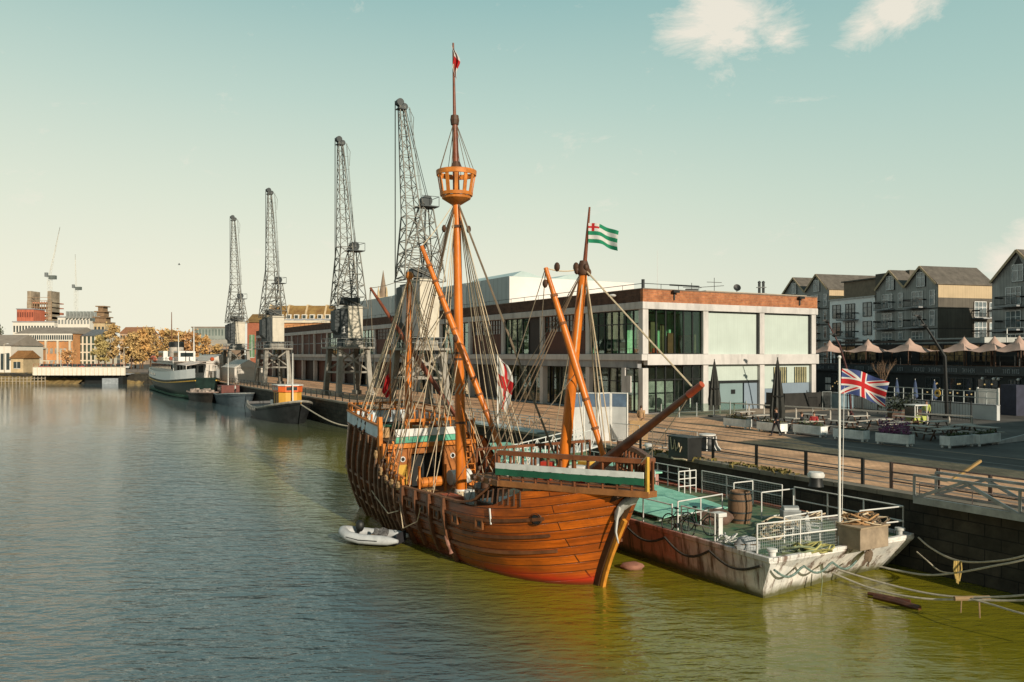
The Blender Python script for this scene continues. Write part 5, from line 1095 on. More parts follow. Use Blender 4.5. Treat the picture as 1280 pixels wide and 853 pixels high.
b = MB(); b.bx(.3,21.7,.3,LEN,9.8,9.95); b.build('roof', m_['slate'], shed)
b = MB(); b.tube((0,.0,11.35),(0,LEN,11.35),.03,.03,5); b.tube((0,0,11.35),(6.5,0,11.35),.03,.03,5)
for i in range(52): b.tube((0,i*2.9,10.94),(0,i*2.9,11.35),.025,.025,4)
for x in (2,4,6.4): b.tube((x,0,10.94),(x,0,11.35),.03,.03,4)
b.bx(-.1,.1,-.1,.1,10.94,11.7); b.bx(3.2,6.5,.1,.3,11.3,11.42); b.build('roof_railing', m_['dsteel'], shed)
def glazing(nm, axis, p0, p1, z0, z1, n, depth=.28, mat=gl, trans=None, mid=None):
    """window wall between p0 and p1 along y (axis 'y', face x=depth) or x (axis 'x', face y=depth)"""
    def BX(b, a0, a1, zz0, zz1, d0, d1): b.bx(d0,d1,a0,a1,zz0,zz1) if axis == 'y' else b.bx(a0,a1,d0,d1,zz0,zz1)
    fr = MB()
    for i in range(n+1): a = p0+(p1-p0)*i/n; BX(fr, a-.055, a+.055, z0, z1, depth-.06, depth+.1)
    for z in [z0+.04, z1-.05]+([mid] if mid else []): BX(fr, p0+.06, p1-.06, z-.045, z+.045, depth-.05, depth+.09)
    o = fr.build(nm, mull, shed); g = MB(); BX(g, p0+.02, p1-.02, z0+.02, z1-.02, depth+.012, depth+.022); g.build('pane', mat, o); return o
def panel(nm, axis, p0, p1, z0, z1, mat, depth=.3):
    b = MB(); (b.bx(depth,depth+.1,p0,p1,z0,z1) if axis == 'y' else b.bx(p0,p1,depth,depth+.1,z0,z1)); return b.build(nm, mat, shed)
r_ = random.Random(4)
up = ['glass','shut','gold','shut','glass','gold','gold','shut','glass','shut','gold','shut','shut','shut','shut','mix','shut','shut']
for i in range(NB):
    y0 = i*BY_+(.64 if i == 0 else .33); y1 = (i+1)*BY_-.33; k = up[i]
    if k == 'glass': glazing('window_wall','y',y0,y1,5.2,9.13,7 if i == 0 else 5,mid=7.9)
    elif k in ('gold','mix'):
        ym = y0+2.6; panel('loading_door','y',y0,ym,5.2,9.13,shutd); glazing('window_wall','y',ym,y1,5.2,9.13,4)
        b = MB(); b.bx(2.5,2.6,ym-1,y1,5.2,8.9); b.build('display_wall', M('golden_display', (.42,.32,.10), .8, var=.4) if 'golden_display' not in bpy.data.materials else bpy.data.materials['golden_display'], shed)
    else:
        d = panel('loading_door','y',y0,y1,5.2,7.45 if i < 9 else 9.13,shut)
        if i < 9: 
            p = panel('door_lights','y',y0,y1,7.47,9.13,m_['glassd'],.32); b = MB()
            for j in range(13): yy = y0+(y1-y0)*j/12; b.bx(.24,.33,yy-.03,yy+.03,7.47,9.13)
            for z in (7.48,8.0,8.55,9.1): b.bx(.25,.335,y0,y1,z-.03,z+.03)
            b.build('glazing_bars', M('rusty_bars', (.14,.07,.05), .8) if 'rusty_bars' not in bpy.data.materials else bpy.data.materials['rusty_bars'], p)
        elif i >= 9: b = MB(); b.bx(.2,.42,(y0+y1)/2-.15,(y0+y1)/2+.15,5.2,9.13); b.bx(.22,.42,y0,y1,7.2,7.35); b.build('door_post', concd, d)
    if i == 0: glazing('shopfront','y',y0,y1,.06,3.98,6,.5,gl2,mid=2.75)
    elif i in (1,2,4,5,6,8): glazing('shopfront','y',y0,y1,.06,3.98,5,1.3,gl2,mid=2.75)
    else: panel('ground_door','y',y0,y1,.06,3.98,shut if i%3 else shutd,.9)
glazing('window_wall','x',.62,6.93,5.2,9.13,6,mid=None); panel('ribbed_panel','x',7.58,14.06,5.2,9.13,mint2); panel('ribbed_panel','x',14.73,21.24,5.2,9.13,mint2)
for x0, x1 in ((7.57,14.07),(14.72,21.25)):
    b = MB(); b.bx(x1-.16,x1-.01,.15,.45,5.2,9.13); b.bx(x0,x0+.1,.15,.45,5.2,9.13); b.bx(x0+.1,x1-.16,.15,.45,9.05,9.13); b.build('panel_frame', mull, shed)
glazing('shopfront','x',.62,6.93,.06,4.24,6,.3,gl2,mid=2.95)
panel('ribbed_panel','x',7.58,14.06,2.75,4.24,mint2); p = panel('teal_door','x',9.2,12.1,.06,2.5,teal,.26); b = MB(); b.bx(10.6,11.1,.2,.262,1.5,1.9); b.build('door_window', m_['black'], p)
panel('blue_door','x',12.3,14.0,.06,2.5,bluep,.27); panel('dark_door','x',7.6,9.0,.06,2.5,shutd,.27); b = MB(); b.bx(7.58,14.06,.2,.44,2.5,2.745); b.build('door_head', mull, shed)
panel('white_panel','x',14.73,16.2,1.9,4.24,mint2); panel('white_panel','x',16.2,21.24,3.95,4.24,mint2,.31); panel('white_panel','x',18.1,19.1,2.4,3.95,mint2,.31); panel('white_panel','x',20.9,21.24,2.4,3.95,mint2,.31)
for x0 in (16.25,19.15):
    p = panel('louvre_window','x',x0,x0+1.8,2.4,3.95,m_['glassd'],.36); b = MB()
    for j in range(7): b.bx(x0+.1+.25*j,x0+.19+.25*j,.3,.37,2.4,3.95)
    b.build('louvre', M('pale_louvre', (.46,.42,.24), .6, var=.3) if 'pale_louvre' not in bpy.data.materials else bpy.data.materials['pale_louvre'], p)
panel('blue_panel','x',14.73,21.24,.06,2.38,bluep,.33); b = MB(); b.bx(14.8,21.9,-2.4,-2.3,0,1.55); b.bx(14.8,14.9,-2.3,-.1,0,1.55); b.build('bin_hoarding', M('dark_hoarding', (.022,.022,.02), .8, var=.3), shed)
# inside: columns, furniture, lamps seen through the corner glazing
b = MB()
for x in (3.2,6.5):
    for y in (4.2,8.4): b.bx(x-.12,x+.12,y-.12,y+.12,4.6,9.5)
b.build('inner_column', M('pale_green_column', (.42,.52,.42), .6), shed)
b = MB()
for x, y in ((1.2,1.0),(2.4,1.0),(1.6,2.6)): b.bx(x-.35,x+.35,y-.3,y+.3,4.6,5.35); b.bx(x-.35,x+.35,y+.2,y+.32,5.35,5.75)
b.build('red_seats', m_['red'], shed)
b = MB(); b.bx(2.9,3.7,2.5,2.6,4.6,8.2); b.bx(4.6,5.3,3.2,3.3,4.6,8.0); b.bx(6.6,6.8,.8,3,4.6,7.0); b.build('display_screens', M('brown_displays', (.15,.075,.05), .7, var=.5), shed)
b = MB(); b.bx(1.6,10.9,4.4,4.5,4.61,9.0); b.build('gallery_wall', M('gallery_green', (.40,.50,.40), .8, var=.25, vs=.4), shed)
b = MB(); b.bx(2.7,3.2,4.2,4.3,4.61,8.1); b.bx(3.8,5.0,4.2,4.3,4.61,8.3); b.bx(5.8,6.6,3.6,3.7,4.61,7.2); b.build('brown_panels', M('gallery_brown', (.22,.06,.04), .7, var=.3), shed)
b = MB(); b.bx(1.9,10.9,4.0,4.1,.07,3.9); b.build('shop_wall', M('shop_wall', (.5,.5,.46), .8, var=.5, vs=.7), shed)
b = MB()
for x in (1,2.2,3.4,4.6,5.8): b.bar((x,.7,9.35),(x+.8,3.5,9.05),.08,.3)
b.build('ceiling_fins', M('ceiling_fins', (.4,.46,.40), .6), shed)
b = MB()
for i in range(12): b.box((2.5+r_.uniform(0,3),1.6+r_.uniform(0,12),.5+r_.uniform(0,1.0)),(.7,.5,.8),r_.uniform(0,3))
b.build('shop_displays', M('shop_goods', (.35,.33,.30), .7, var=.7, vs=2), shed)
b = MB(); 
for y in (1.4,2.3,3.2,4.1,5.0): b.bar((1.0,y,4.6),(1.0,y,5.7),.04)
b.bar((1.0,1.2,5.7),(1.0,5.2,5.7),.05); b.build('inner_railing', m_['white'], shed)
# glazed penthouse and roof lights
x0, y0 = 5.1, 32.6
wp = M('white_penthouse', (.72,.69,.66), .7, var=.08, vs=.3); tp_ = Mrib('blue_grey_polycarbonate', (.30,.37,.38), 1.1, (1,1,0), .35, .5, .15)
b = MB(); b.bx(x0,x0+.25,y0+.2,y0+62,10,14.95); pw_ = b.build('penthouse_wall', tp_, shed)
b = MB(); b.bx(x0,x0+19.5,y0,y0+.2,10,14.9); b.build('penthouse_end', wp, shed); b = MB(); b.bx(x0+.25,x0+19.5,y0+.2,y0+62,14.5,14.8); b.build('penthouse_roof', m_['concd'], shed)
b = MB(); b.bx(x0-.1,x0+.1,y0+17,y0+23,12.6,14.2); b.build('penthouse_window', m_['glassd'], shed)
b = MB()
for yy in (y0+8,y0+12,y0+40): b.bx(x0-.03,x0-.002,yy,yy+1.0,10.3,14.9)
b.build('penthouse_pilaster', m_['white'], pw_)
vg = M('teal_roof_light', (.42,.52,.51), .3, var=.1, vs=.4)
for k, (ya, yb, ph_) in enumerate(((y0+2.5,y0+15,0.0),(y0+17,y0+30,1.2),(y0+32,y0+45,.5))):
    n = 30; pr = [(x0+1.5+17.5*i/n, 14.8+max(0,.75+.4*math.sin(i*.42+ph_+.5))*min(1,(n-i)/7,(i+1)/4)) for i in range(n+1)]
    b = MB(); b.grid([[V3((x,yy,z)) for x, z in pr] for yy in (ya,yb)])
    for yy in (ya,yb): b.add([V3((x,yy,z)) for x, z in pr]+[V3((pr[-1][0],yy,14.75)),V3((pr[0][0],yy,14.75))],[tuple(range(n+3))])
    b.build('roof_light', vg, shed)
b = MB(); b.bx(8,21.5,.8,14,10,11.1); b.build('plant_room', M('stone_plant_room', (.38,.33,.26), .9, var=.15), shed)
def roofthing(px, h, what):
    v = SV+what; return q(SV+what, SU+1.0, QZ+9.95)
# rooftop bits: each a thing
t = thing('roof_aerial', 'thin white radio aerial on the shed roof near the corner', 'aerial', q(SV+2.6,SU+1.2,QZ+10.9)); b = MB(); b.tube((0,0,-.9),(0,0,3.6),.03,.012,5); b.build('rod', m_['white'], t); b = MB(); b.bx(-.15,.15,-.15,.15,-.9,-.6); b.build('base', m_['steel'], t)
t = thing('satellite_dish', 'round dark satellite dish on the shed roof', 'satellite dish', q(SV+12.6,SU+1.5,QZ+11.1)); b = MB(); b.lathe((0,0,.35),[(.05,0),(.33,.12),(.36,.16),(.05,.06)],16); b.v = [tuple(Matrix.Rotation(R(70),3,'X') @ (V3(v)-V3((0,0,.4)))+V3((0,0,.45))) for v in b.v]; b.build('dish', m_['black'], t); b = MB(); b.tube((0,0,-.2),(0,0,.45),.04,.04,6); b.build('mast', m_['steel'], t)
t = thing('roof_antenna', 'rooftop cluster of yagi antennas on the shed', 'antenna', q(SV+9.7,SU+1.5,QZ+10.9)); b = MB(); b.tube((0,0,-.2),(0,0,1.5),.03,.03,5); b.bar((-1.4,0,.6),(.9,0,.75),.05); b.bar((-.7,0,1.1),(.7,0,1.05),.05)
for i in range(7): b.bar((-1.2+.3*i,-.2,.62+.02*i),(-1.2+.3*i,.2,.62+.02*i),.025)
b.build('array', m_['dsteel'], t)
t = thing('roof_antenna', 'squat dark rooftop equipment frame left of the antenna cluster', 'antenna', q(SV+6.9,SU+1.5,QZ+10.9)); b = MB(); b.box((0,0,.2),(1.1,.5,.3)); b.bar((-.8,0,.5),(.9,0,.45),.05); b.tube((0,0,.3),(0,0,.9),.03,.03,5); b.build('frame', m_['dsteel'], t)
t = thing('roof_vent_stack', 'dark ventilation stack with cage rising above the shed roof', 'vent', q(SV+16.4,SU+2.0,QZ+10.9))
for x in (-.2,.2): b = MB(); b.tube((x,0,-.5),(x,0,1.35),.13,.13,10); b.lathe((x,0,1.35),[(.16,0),(.16,.1),(.02,.2)],10); b.build('flue', m_['dsteel'], t)
b = MB(); b.box((0,0,.3),(.9,.5,.06)); b.box((0,0,.9),(.9,.5,.06)); b.build('cage', m_['steel'], t)
for px_, lb in ((3.4,'orange brick parapet near the corner'),(19.4,'parapet near the far end')):
    t = thing('flood_light', 'dark floodlight fixed to the '+lb, 'floodlight', q(SV+px_,SU-.1,QZ+10.4), QA); b = MB(); b.box((0,-.25,.35),(.7,.25,.22)); b.build('lamp', m_['black'], t); b = MB(); b.bar((0,0,-.4),(0,-.02,.3),.14); b.build('bracket', m_['dsteel'], t)
t = thing('hanging_sign', 'tall blank white sign panel hung at the shed corner pillar', 'sign', q(SV-.55,SU+.7,QZ+.0), QA); b = MB(); b.slab([(0,.5,2.2),(-.05,1.9,2.2),(-.05,1.9,3.5),(-.05,2.6,3.5),(-.05,2.6,3.9),(0,.5,3.9)] if False else [(0,.2,1.85),(0,1.5,1.85),(0,1.5,4.0),(0,1.0,4.0),(0,1.0,3.3),(0,.2,3.3)], (-.12,0,0)); b.build('panel', m_['conc'], t); b = MB(); b.bar((-.05,.1,1.7),(-.05,1.6,1.7),.06); b.bar((.3,.9,3.9),(-.05,.9,3.9),.05); b.build('bracket', m_['steel'], t)
t = thing('small_lamp', 'white lamp fitting on the brick parapet above the corner windows', 'lamp', q(SV-.15,SU+4.0,QZ+10.5), QA); b = MB(); b.blob((-.2,0,0),.3,.5,.16); b.build('lamp_head', m_['white'], t, smooth=True); b = MB(); b.bar((.1,0,.05),(-.2,0,.05),.06); b.build('arm', m_['steel'], t)
t = thing('glass_screen', 'low glass screen with posts before the shed forecourt', 'screen', q(SV-1.5,SU-4.2), QA); 
for i in range(6): b = MB(); b.bar((i*1.9,0,0),(i*1.9,0,1.15),.07); b.build('post', m_['galv'], t)
b = MB(); b.bx(.05,9.45,-.012,.012,.12,1.05); b.build('pane', gl2, t)
t = thing('electric_cabinet', 'pale blue green cabinet beside the dark hoarding', 'cabinet', q(SV+20.7,SU-4.0), QA); b = MB(); b.bx(-.9,.9,-.6,.6,0,1.5); b.build('body', M('blue_green_cabinet', (.16,.24,.28), .6, var=.2), t, bev=.03); b = MB(); b.bx(-.95,.95,-.65,.65,1.5,1.57); b.build('top', m_['steel'], t)
t = thing('mesh_panel', 'grey framed mesh panel standing left of the blue green cabinet', 'panel', q(SV+18.6,SU-4.0), QA); b = MB(); b.path([(-.6,0,.05),(.6,0,.05),(.6,0,1.7),(-.6,0,1.7),(-.6,0,.05)],.03,5); b.build('frame', m_['galv'], t); b = MB(); 
for i in range(11): b.bar((-.55+.11*i,0,.05),(-.55+.11*i,0,1.7),.015)
b.bar((-.1,0,0),(-.1,.5,0),.05); b.build('mesh', m_['steel'], t)
# ============================ DOCKSIDE CRANES =====================================================
cream = M('cream_house_paint', (.54,.50,.41), .6, var=.12, vs=.8, dirt=.2); cgrey = M('crane_grey_steel', (.15,.148,.13), .55, .2, var=.4, vs=1); cdark = M('crane_dark_paint', (.045,.055,.058), .6, var=.3); plat = M('crane_platform_paint', (.28,.265,.23), .7, var=.2, dirt=.3)
def crane(label, v, u, ph, hw_, hh, tip_h, tip_off, knee, yaw, num):
    t = thing('dockside_crane', label, 'crane', q(v,u), QA+yaw, 'dockside cranes')          # local -x points over the water
    for sx in (-1,1):
        for sy in (-1,1):
            b = MB(); b.bar((sx*2.1,sy*2.2,.5),(sx*1.75,sy*1.8,ph),.62,.62,up=(0,1,0)); b.bx(sx*2.1-.4,sx*2.1+.4,sy*2.2-.7,sy*2.2+.7,.05,.55); b.build('leg', plat if sy < 0 else cgrey, t, bev=.04)
    b = MB()
    for sy in (-1,1): b.bar((-2.0,sy*2.05,ph*.52),(1.8,sy*1.85,ph-.2),.2); b.bar((2.0,sy*2.05,ph*.52),(-1.8,sy*1.85,ph-.2),.2); b.bar((-2.05,sy*2.0,ph*.5),(2.05,sy*2.0,ph*.5),.22)
    b.bar((-2,-2,ph*.5),(-2,2,ph*.5),.2); b.bar((2,-2,ph*.5),(2,2,ph*.5),.2); b.build('bracing', plat, t)
    b = MB(); b.bx(-2.5,2.5,-2.6,2.6,ph,ph+.22); b.build('platform', plat, t)
    b = MB()
    pr = [(-2.5,-2.6),(2.5,-2.6),(2.5,2.6),(-2.5,2.6),(-2.5,-2.6)]
    for p, r in zip(pr, pr[1:]):
        for z in (.55,1.05): b.bar((*p,ph+.2+z),(*r,ph+.2+z),.05)
        for i in range(4): c = V3((*p,0)).lerp(V3((*r,0)),i/4); b.bar((c.x,c.y,ph+.2),(c.x,c.y,ph+1.25),.05)
    b.build('platform_railing', m_['steel'], t)
    b = MB(); b.bx(-1.2,1.2,-2.0,-1.4,ph+.23,ph+1.0); b.build('white_skirt', plat, t)
    z0 = ph+1.3; b = MB(); b.lathe((0,0,ph+.2),[(1.5,0),(1.4,.5),(1.1,.9),(1.1,1.1)],20); b.build('slewing_ring', cdark, t)
    b = MB(); b.bx(-hw_*.35,hw_*.95,-hw_*.9,hw_*.9,z0,z0+hh); ho = b.build('machine_house', cream, t, bev=.05)
    b = MB(); b.bx(-hw_*.95,-hw_*.36,-hw_*.88,hw_*.88,z0+.05,z0+hh*.92); b.add([( -hw_*1.35,-hw_*.5,z0+hh*.25),(-hw_*.95,-hw_*.5,z0+hh*.1),(-hw_*.95,hw_*.5,z0+hh*.1),(-hw_*1.35,hw_*.5,z0+hh*.25),(-hw_*1.35,-hw_*.5,z0+hh*.85),(-hw_*.95,-hw_*.5,z0+hh*.9),(-hw_*.95,hw_*.5,z0+hh*.9),(-hw_*1.35,hw_*.5,z0+hh*.85)],[(3,2,1,0),(4,5,6,7),(0,1,5,4),(1,2,6,5),(2,3,7,6),(3,0,4,7)]); b.build('driver_cab', cdark, t, bev=.04)
    b = MB(); b.bx(-hw_*.952,-hw_*.72,-hw_*.4,hw_*.4,z0+hh*.55,z0+hh*.8); b.build('cab_window', m_['glassd'], ho)
    b = MB()
    for sx, w_ in ((-hw_*.7,.06),): b.bx(sx-w_,sx+w_,-hw_*.91,-hw_*.885,z0+hh*.18,z0+hh*.18+.75); b.bx(sx-.2,sx-w_,-hw_*.91,-hw_*.885,z0+hh*.18+.55,z0+hh*.18+.68); b.bx(sx-.22,sx+.22,-hw_*.908,-hw_*.884,z0+hh*.18-.09,z0+hh*.18)
    if num: b.build('house_number', m_['white'], ho)
    zt = z0+hh; T = V3((tip_off,0,tip_h)); K = V3((knee[0],0,knee[1])); wf = hw_*.85
    def lattice(nm, A, Bv, n, r, mat=cgrey, f=True):
        b = MB(); k = len(A)
        for a, c in zip(A,Bv): b.bar(a,c,r*1.7)
        lv = [[a.lerp(c,i/n) for a,c in zip(A,Bv)] for i in range(n+1)]
        for i in range(n+1):
            for j in range(k): b.bar(lv[i][j], lv[i][(j+1)%k], r)
            if i < n:
                for j in range(k):
                    p, q_ = (j,(j+1)%k) if i%2 else ((j+1)%k,j); b.bar(lv[i][p], lv[i+1][q_], r)
        return b.build(nm, mat, t)
    base = [V3((-wf*1.5,-wf*1.1,zt-.2)),V3((wf*1.6,-wf*1.1,zt-.2)),V3((wf*1.6,wf*1.1,zt-.2)),V3((-wf*1.5,wf*1.1,zt-.2))]
    ks = .55; kt = [K+V3((-ks*1.0,-ks,0)),K+V3((ks,-ks,0)),K+V3((ks,ks,0)),K+V3((-ks,ks,0))]
    lattice('a_frame', base, [p+V3((.0,0,0)) for p in kt], 5, .065); b = MB()
    for i in range(3):
        z = lerp(zt, K.z, (i+.5)/6); f = 1-(i+.5)/6; b.bar((-wf*1.5*f+K.x*(1-f),-wf*1.1*f,z),(wf*1.6*f+K.x*(1-f),wf*1.1*f,z+.8),.09); b.bar((K.x*(1-f),-wf*1.1*f,z),(wf*.8*f+K.x,wf*f,z+1.4),.08)
    b.tube((-.6,-wf*.7,zt+.7),(-.6,wf*.7,zt+.7),.5,.5,10); b.bx(-.2,1.2,-wf*.8,wf*.8,zt+.05,zt+1.1); b.bar((.4,0,zt),(K.x,0,K.z),.14); b.build('luffing_gear', cdark, t)
    b = MB(); b.bx(K.x-.9,K.x+1.1,-.9,.9,K.z-.05,K.z+.06); b.bar((K.x+1.1,-.9,K.z+1),(K.x+1.1,.9,K.z+1),.05); b.bar((K.x-.8,-.9,K.z+1),(K.x+1.1,-.9,K.z+1),.05); 
    for x in (-.8,.2,1.1): b.bar((K.x+x,-.9,K.z),(K.x+x,-.9,K.z+1),.05)
    b.tube((K.x,-.5,K.z+.6),(K.x,.5,K.z+.6),.55,.55,12); b.build('head_platform', cdark, t)
    jb = [V3((-wf*1.5,-wf*.9,zt+.1)),V3((wf*.8,-wf*.9,zt+.1)),V3((wf*.8,wf*.9,zt+.1)),V3((-wf*1.5,wf*.9,zt+.1))]
    mid = .36; mz = zt+(tip_h-zt)*mid; mx = min(-.25, tip_off*.45); jw = 1.05
    jm = [V3((mx-jw*.75,-jw*.7,mz)),V3((mx+jw*.75,-jw*.7,mz)),V3((mx+jw*.75,jw*.7,mz)),V3((mx-jw*.75,jw*.7,mz))]
    jt = [T+V3((-.22,-.25,0)),T+V3((.28,-.25,0)),T+V3((.28,.25,0)),T+V3((-.22,.25,0))]
    lattice('jib', jb, jm, 5, .075); lattice('jib', jm, jt, 11, .052)
    b = MB(); b.tube(T+V3((-.15,-.3,.2)),T+V3((-.15,.3,.2)),.38,.38,14); b.tube(T+V3((.3,-.3,-.2)),T+V3((.3,.3,-.2)),.35,.35,12); b.bx(T.x-.4,T.x+.5,-.42,.42,T.z-.5,T.z-.38); b.build('jib_head', cdark, t)
    b = MB(); b.tube(T+V3((-.65,0,.3)),(T.x-.65-.0,0,ph*.8+3),.03,.03,4); b.tube(T+V3((-.5,.25,.3)),(T.x-.5,.25,ph*.8+3),.03,.03,4); b.tube(T+V3((.3,.2,.1)),K+V3((.2,.2,.9)),.035,.035,4); b.tube(T+V3((.3,-.2,.1)),K+V3((.2,-.2,.9)),.035,.035,4); b.build('hoist_rope', m_['dsteel'], t)
    b = MB(); L1 = jt[1]; L0 = jm[1]
    for s in (0,.28): b.bar(L0+V3((.35,s-.1,0)),L1+V3((.55,s-.1,-.3)),.035)
    for i in range(9): p = (L0+V3((.1,0,0))).lerp(L1+V3((.1,0,-.3)),i/8); b.bar(p,p+V3((.5,.05,.1)),.035)
    b.path([L1+V3((.5,0,-.3)),L1+V3((1.0,0,-1.2)),L1+V3((.9,0,-3))],.03,4); b.build('jib_ladder', cgrey, t)
    return t
crane('largest dockside crane with tall cream machine house, right of the row behind the ship', 33.0, 77.2, 5.6, 1.65, 5.9, 30.4, -2.0, (.7,20.3), R(0), False)
crane('second largest dockside crane with number on its dark cab, left of the big one', 33, 100, 5.9, 1.5, 4.0, 32.0, -1.1, (.8,18.3), R(4), True)
crane('third dockside crane from the right, in front of the orange brick block', 33, 139.7, 6.0, 1.55, 4.3, 32.6, -.6, (.9,17.2), R(6), False)
crane('smallest looking dockside crane, farthest left of the row', 33, 170.6, 6.0, 1.5, 4.4, 32.6, -.6, (.8,16.4), R(4), False)
# ============================ BOATS ALONG THE QUAY ===================================================
def hull_mb(Lh, B, zk, sheer_, bow=.35, stern=.75, rake=.08, nt=20, nz=6):
    """x from 0 (stern) to Lh (bow); y beam"""
    b = MB(); rows = {}
    for sd in (1,-1):
        rr = []
        for i in range(nt+1):
            s = i/nt; r = []
            for j in range(nz+1):
                z = lerp(zk, sheer_(s), j/nz); f = min(1, (1-s)/bow); e = min(1, s/.25); w_ = B/2*(1-(1-f)**2.2)**.75*(stern+(1-stern)*(1-(1-e)**2))*(.72+.28*j/nz)
                r.append(V3((s*Lh*(1-rake*(1-j/nz)) - rake*Lh*.3*(j/nz)*(1-s), sd*max(.04,w_), z)))
            rr.append(r)
        rows[sd] = rr; b.grid(rr, flip=sd < 0)
    b.grid([rows[1][0],rows[-1][0]])
    tops = [r[-1] for r in rows[1]]; tb = [r[-1] for r in rows[-1]]; b.grid([[p-V3((0,0,.35)) for p in tops],[p-V3((0,0,.35)) for p in tb]])
    return b, tops, tb
def boat_frame(v, u, toward, label, nm, cat):
    return thing(nm, label, cat, q(v,u,0), QA+(R(-90) if toward else R(90)))
tugb = M('tug_black_hull', (.02,.022,.024), .5, var=.5); greyb = M('blue_grey_hull', (.10,.13,.15), .6, var=.25); hwht = M('boat_white', (.70,.69,.65), .5, var=.1)
def portholes(b, Lh, y, z, n, x0, x1, r=.18):
    for i in range(n): x = lerp(x0,x1,i/max(1,n-1)); b.tube((x,y,z),(x,y+.06*(1 if y>0 else -1),z),r,r,8)
# tug
t = boat_frame(24.3, 108, True, 'black hulled tug with bright orange and yellow deckhouse moored below the cranes', 'tug_boat', 'tug boat')
b, tp1, tb1 = hull_mb(26,6.2,-.6,lambda s: 1.5+1.5*max(0,s-.35)**1.5*1.9+.5*(1-min(1,s/.3))); b.build('hull', tugb, t, smooth=True)
b = MB()
for tt in (tp1,tb1): b.path([p+V3((0,0,.05)) for p in tt], .16, 6)
b.build('rubbing_strake', M('pale_fender', (.30,.28,.24), .8, var=.4), t)
b = MB(); 
for tt, s in ((tp1,1),(tb1,-1)):
    for p in tt[:9]: b.lathe(p+V3((0,s*.05,-.45)),[(.12,0),(.2,.25),(.12,.5)],8)
b.build('side_fenders', M('grey_white_fenders', (.40,.38,.35), .8, var=.3), t)
b = MB(); b.prism([(2,-2.4),(10,-2.6),(20,-2.3),(24,-.8),(24,.8),(20,2.3),(10,2.6),(2,2.4)],1.2,1.35); b.build('deck', m_['concd'], t)
ty = M('tug_yellow', (.62,.33,.05), .5, var=.15, vs=.6); tr_ = M('tug_orange_red', (.62,.12,.025), .5, var=.2)
b = MB(); b.prism([(15.2,-1.7),(19.5,-1.7),(20.3,-.9),(20.3,.9),(19.5,1.7),(15.2,1.7)],1.35,2.2); b.build('house_base', tr_, t)
b = MB(); b.prism([(15.3,-1.6),(19.3,-1.6),(20.1,-.8),(20.1,.8),(19.3,1.6),(15.3,1.6)],2.2,4.0); ho = b.build('deckhouse', ty, t, bev=.05)
for x in (15.6,16.9,18.2): b = MB(); b.bx(x,x+.5,-1.66,-1.59,2.3,3.9); b.build('door', M('dark_door', (.06,.03,.015), .6) if 'dark_door' not in bpy.data.materials else bpy.data.materials['dark_door'], ho)
b = MB(); b.prism([(15.5,-1.7),(19.4,-1.7),(20.3,-.9),(20.3,.9),(19.4,1.7),(15.5,1.7)],4.0,4.85); wh = b.build('wheelhouse', tr_, t, bev=.04)
b = MB(); 
for x in (15.7,17.0,18.2): b.bx(x,x+1.0,-1.73,-1.69,4.25,4.7); b.bx(x,x+1.0,1.69,1.73,4.25,4.7)
b.bx(20.29,20.33,-.75,.75,4.25,4.7); b.build('window', m_['glassd'], wh)
b = MB(); b.prism([(15.3,-1.8),(19.5,-1.8),(20.5,-1),(20.5,1),(19.5,1.8),(15.3,1.8)],4.85,4.97); b.build('roof', hwht, wh)
b = MB(); b.lathe((13.6,0,1.35),[(.7,0),(.7,2.9),(.66,3.0)],18); fn = b.build('funnel', ty, t, smooth=True); b = MB(); b.lathe((13.6,0,3.55),[(.72,0),(.72,.7),(.6,.8)],18); b.build('funnel_band', tr_, fn, smooth=True)
b = MB(); b.tube((20.9,0,1.35),(20.9,0,9.2),.11,.05,8); b.tube((15.9,.4,4.9),(15.9,.4,8.4),.06,.03,6); b.build('mast', hwht, t)
b = MB(); b.bx(9.5,11.4,-.8,.8,1.35,2.6); b.build('companionway', hwht, t, bev=.04)
tug_ = t; tug_.scale = (.70,.82,.86)
catline([q(24.3,90.5,2.3), q(24.6,82,1.2), q(25.5,78,.75), q(26.6,74,1.1), q(27.3,70.5,2.5)], .07, 'pale slack rope from the tug bow to the quay wall', mr)
# blue grey launch
t = boat_frame(25.4, 141, True, 'blue grey motor barge with blunt stern moored beyond the tug', 'motor_barge', 'boat')
b, tp1, tb1 = hull_mb(17,4.6,-.5,lambda s: 1.5+.9*max(0,s-.4)); b.build('hull', greyb, t, smooth=True)
b = MB(); b.path([p for p in tp1], .09, 5); b.path([p for p in tb1], .09, 5); b.build('gunwale', M('pale_gunwale', (.35,.37,.36), .7), t)
b = MB(); b.bx(1.5,5.2,-1.4,1.4,1.2,2.8); ho = b.build('wheelhouse', M('maroon_house', (.14,.045,.035), .7), t, bev=.05); b = MB(); b.bx(2,4.8,-1.43,-1.39,2.0,2.6); b.build('window', m_['glassd'], ho)
b = MB(); b.bx(6.5,13,-1.3,1.3,1.2,1.7); b.build('hatch', m_['dark'], t, bev=.05)
b = MB(); b.tube((3.2,0,2.8),(3.2,0,7.2),.07,.04,6); b.build('mast', hwht, t)
person('person in white standing on the blue grey motor barge', q(25.0,130,1.5), R(200), hvw, m_['dark'], brn, 'stand')
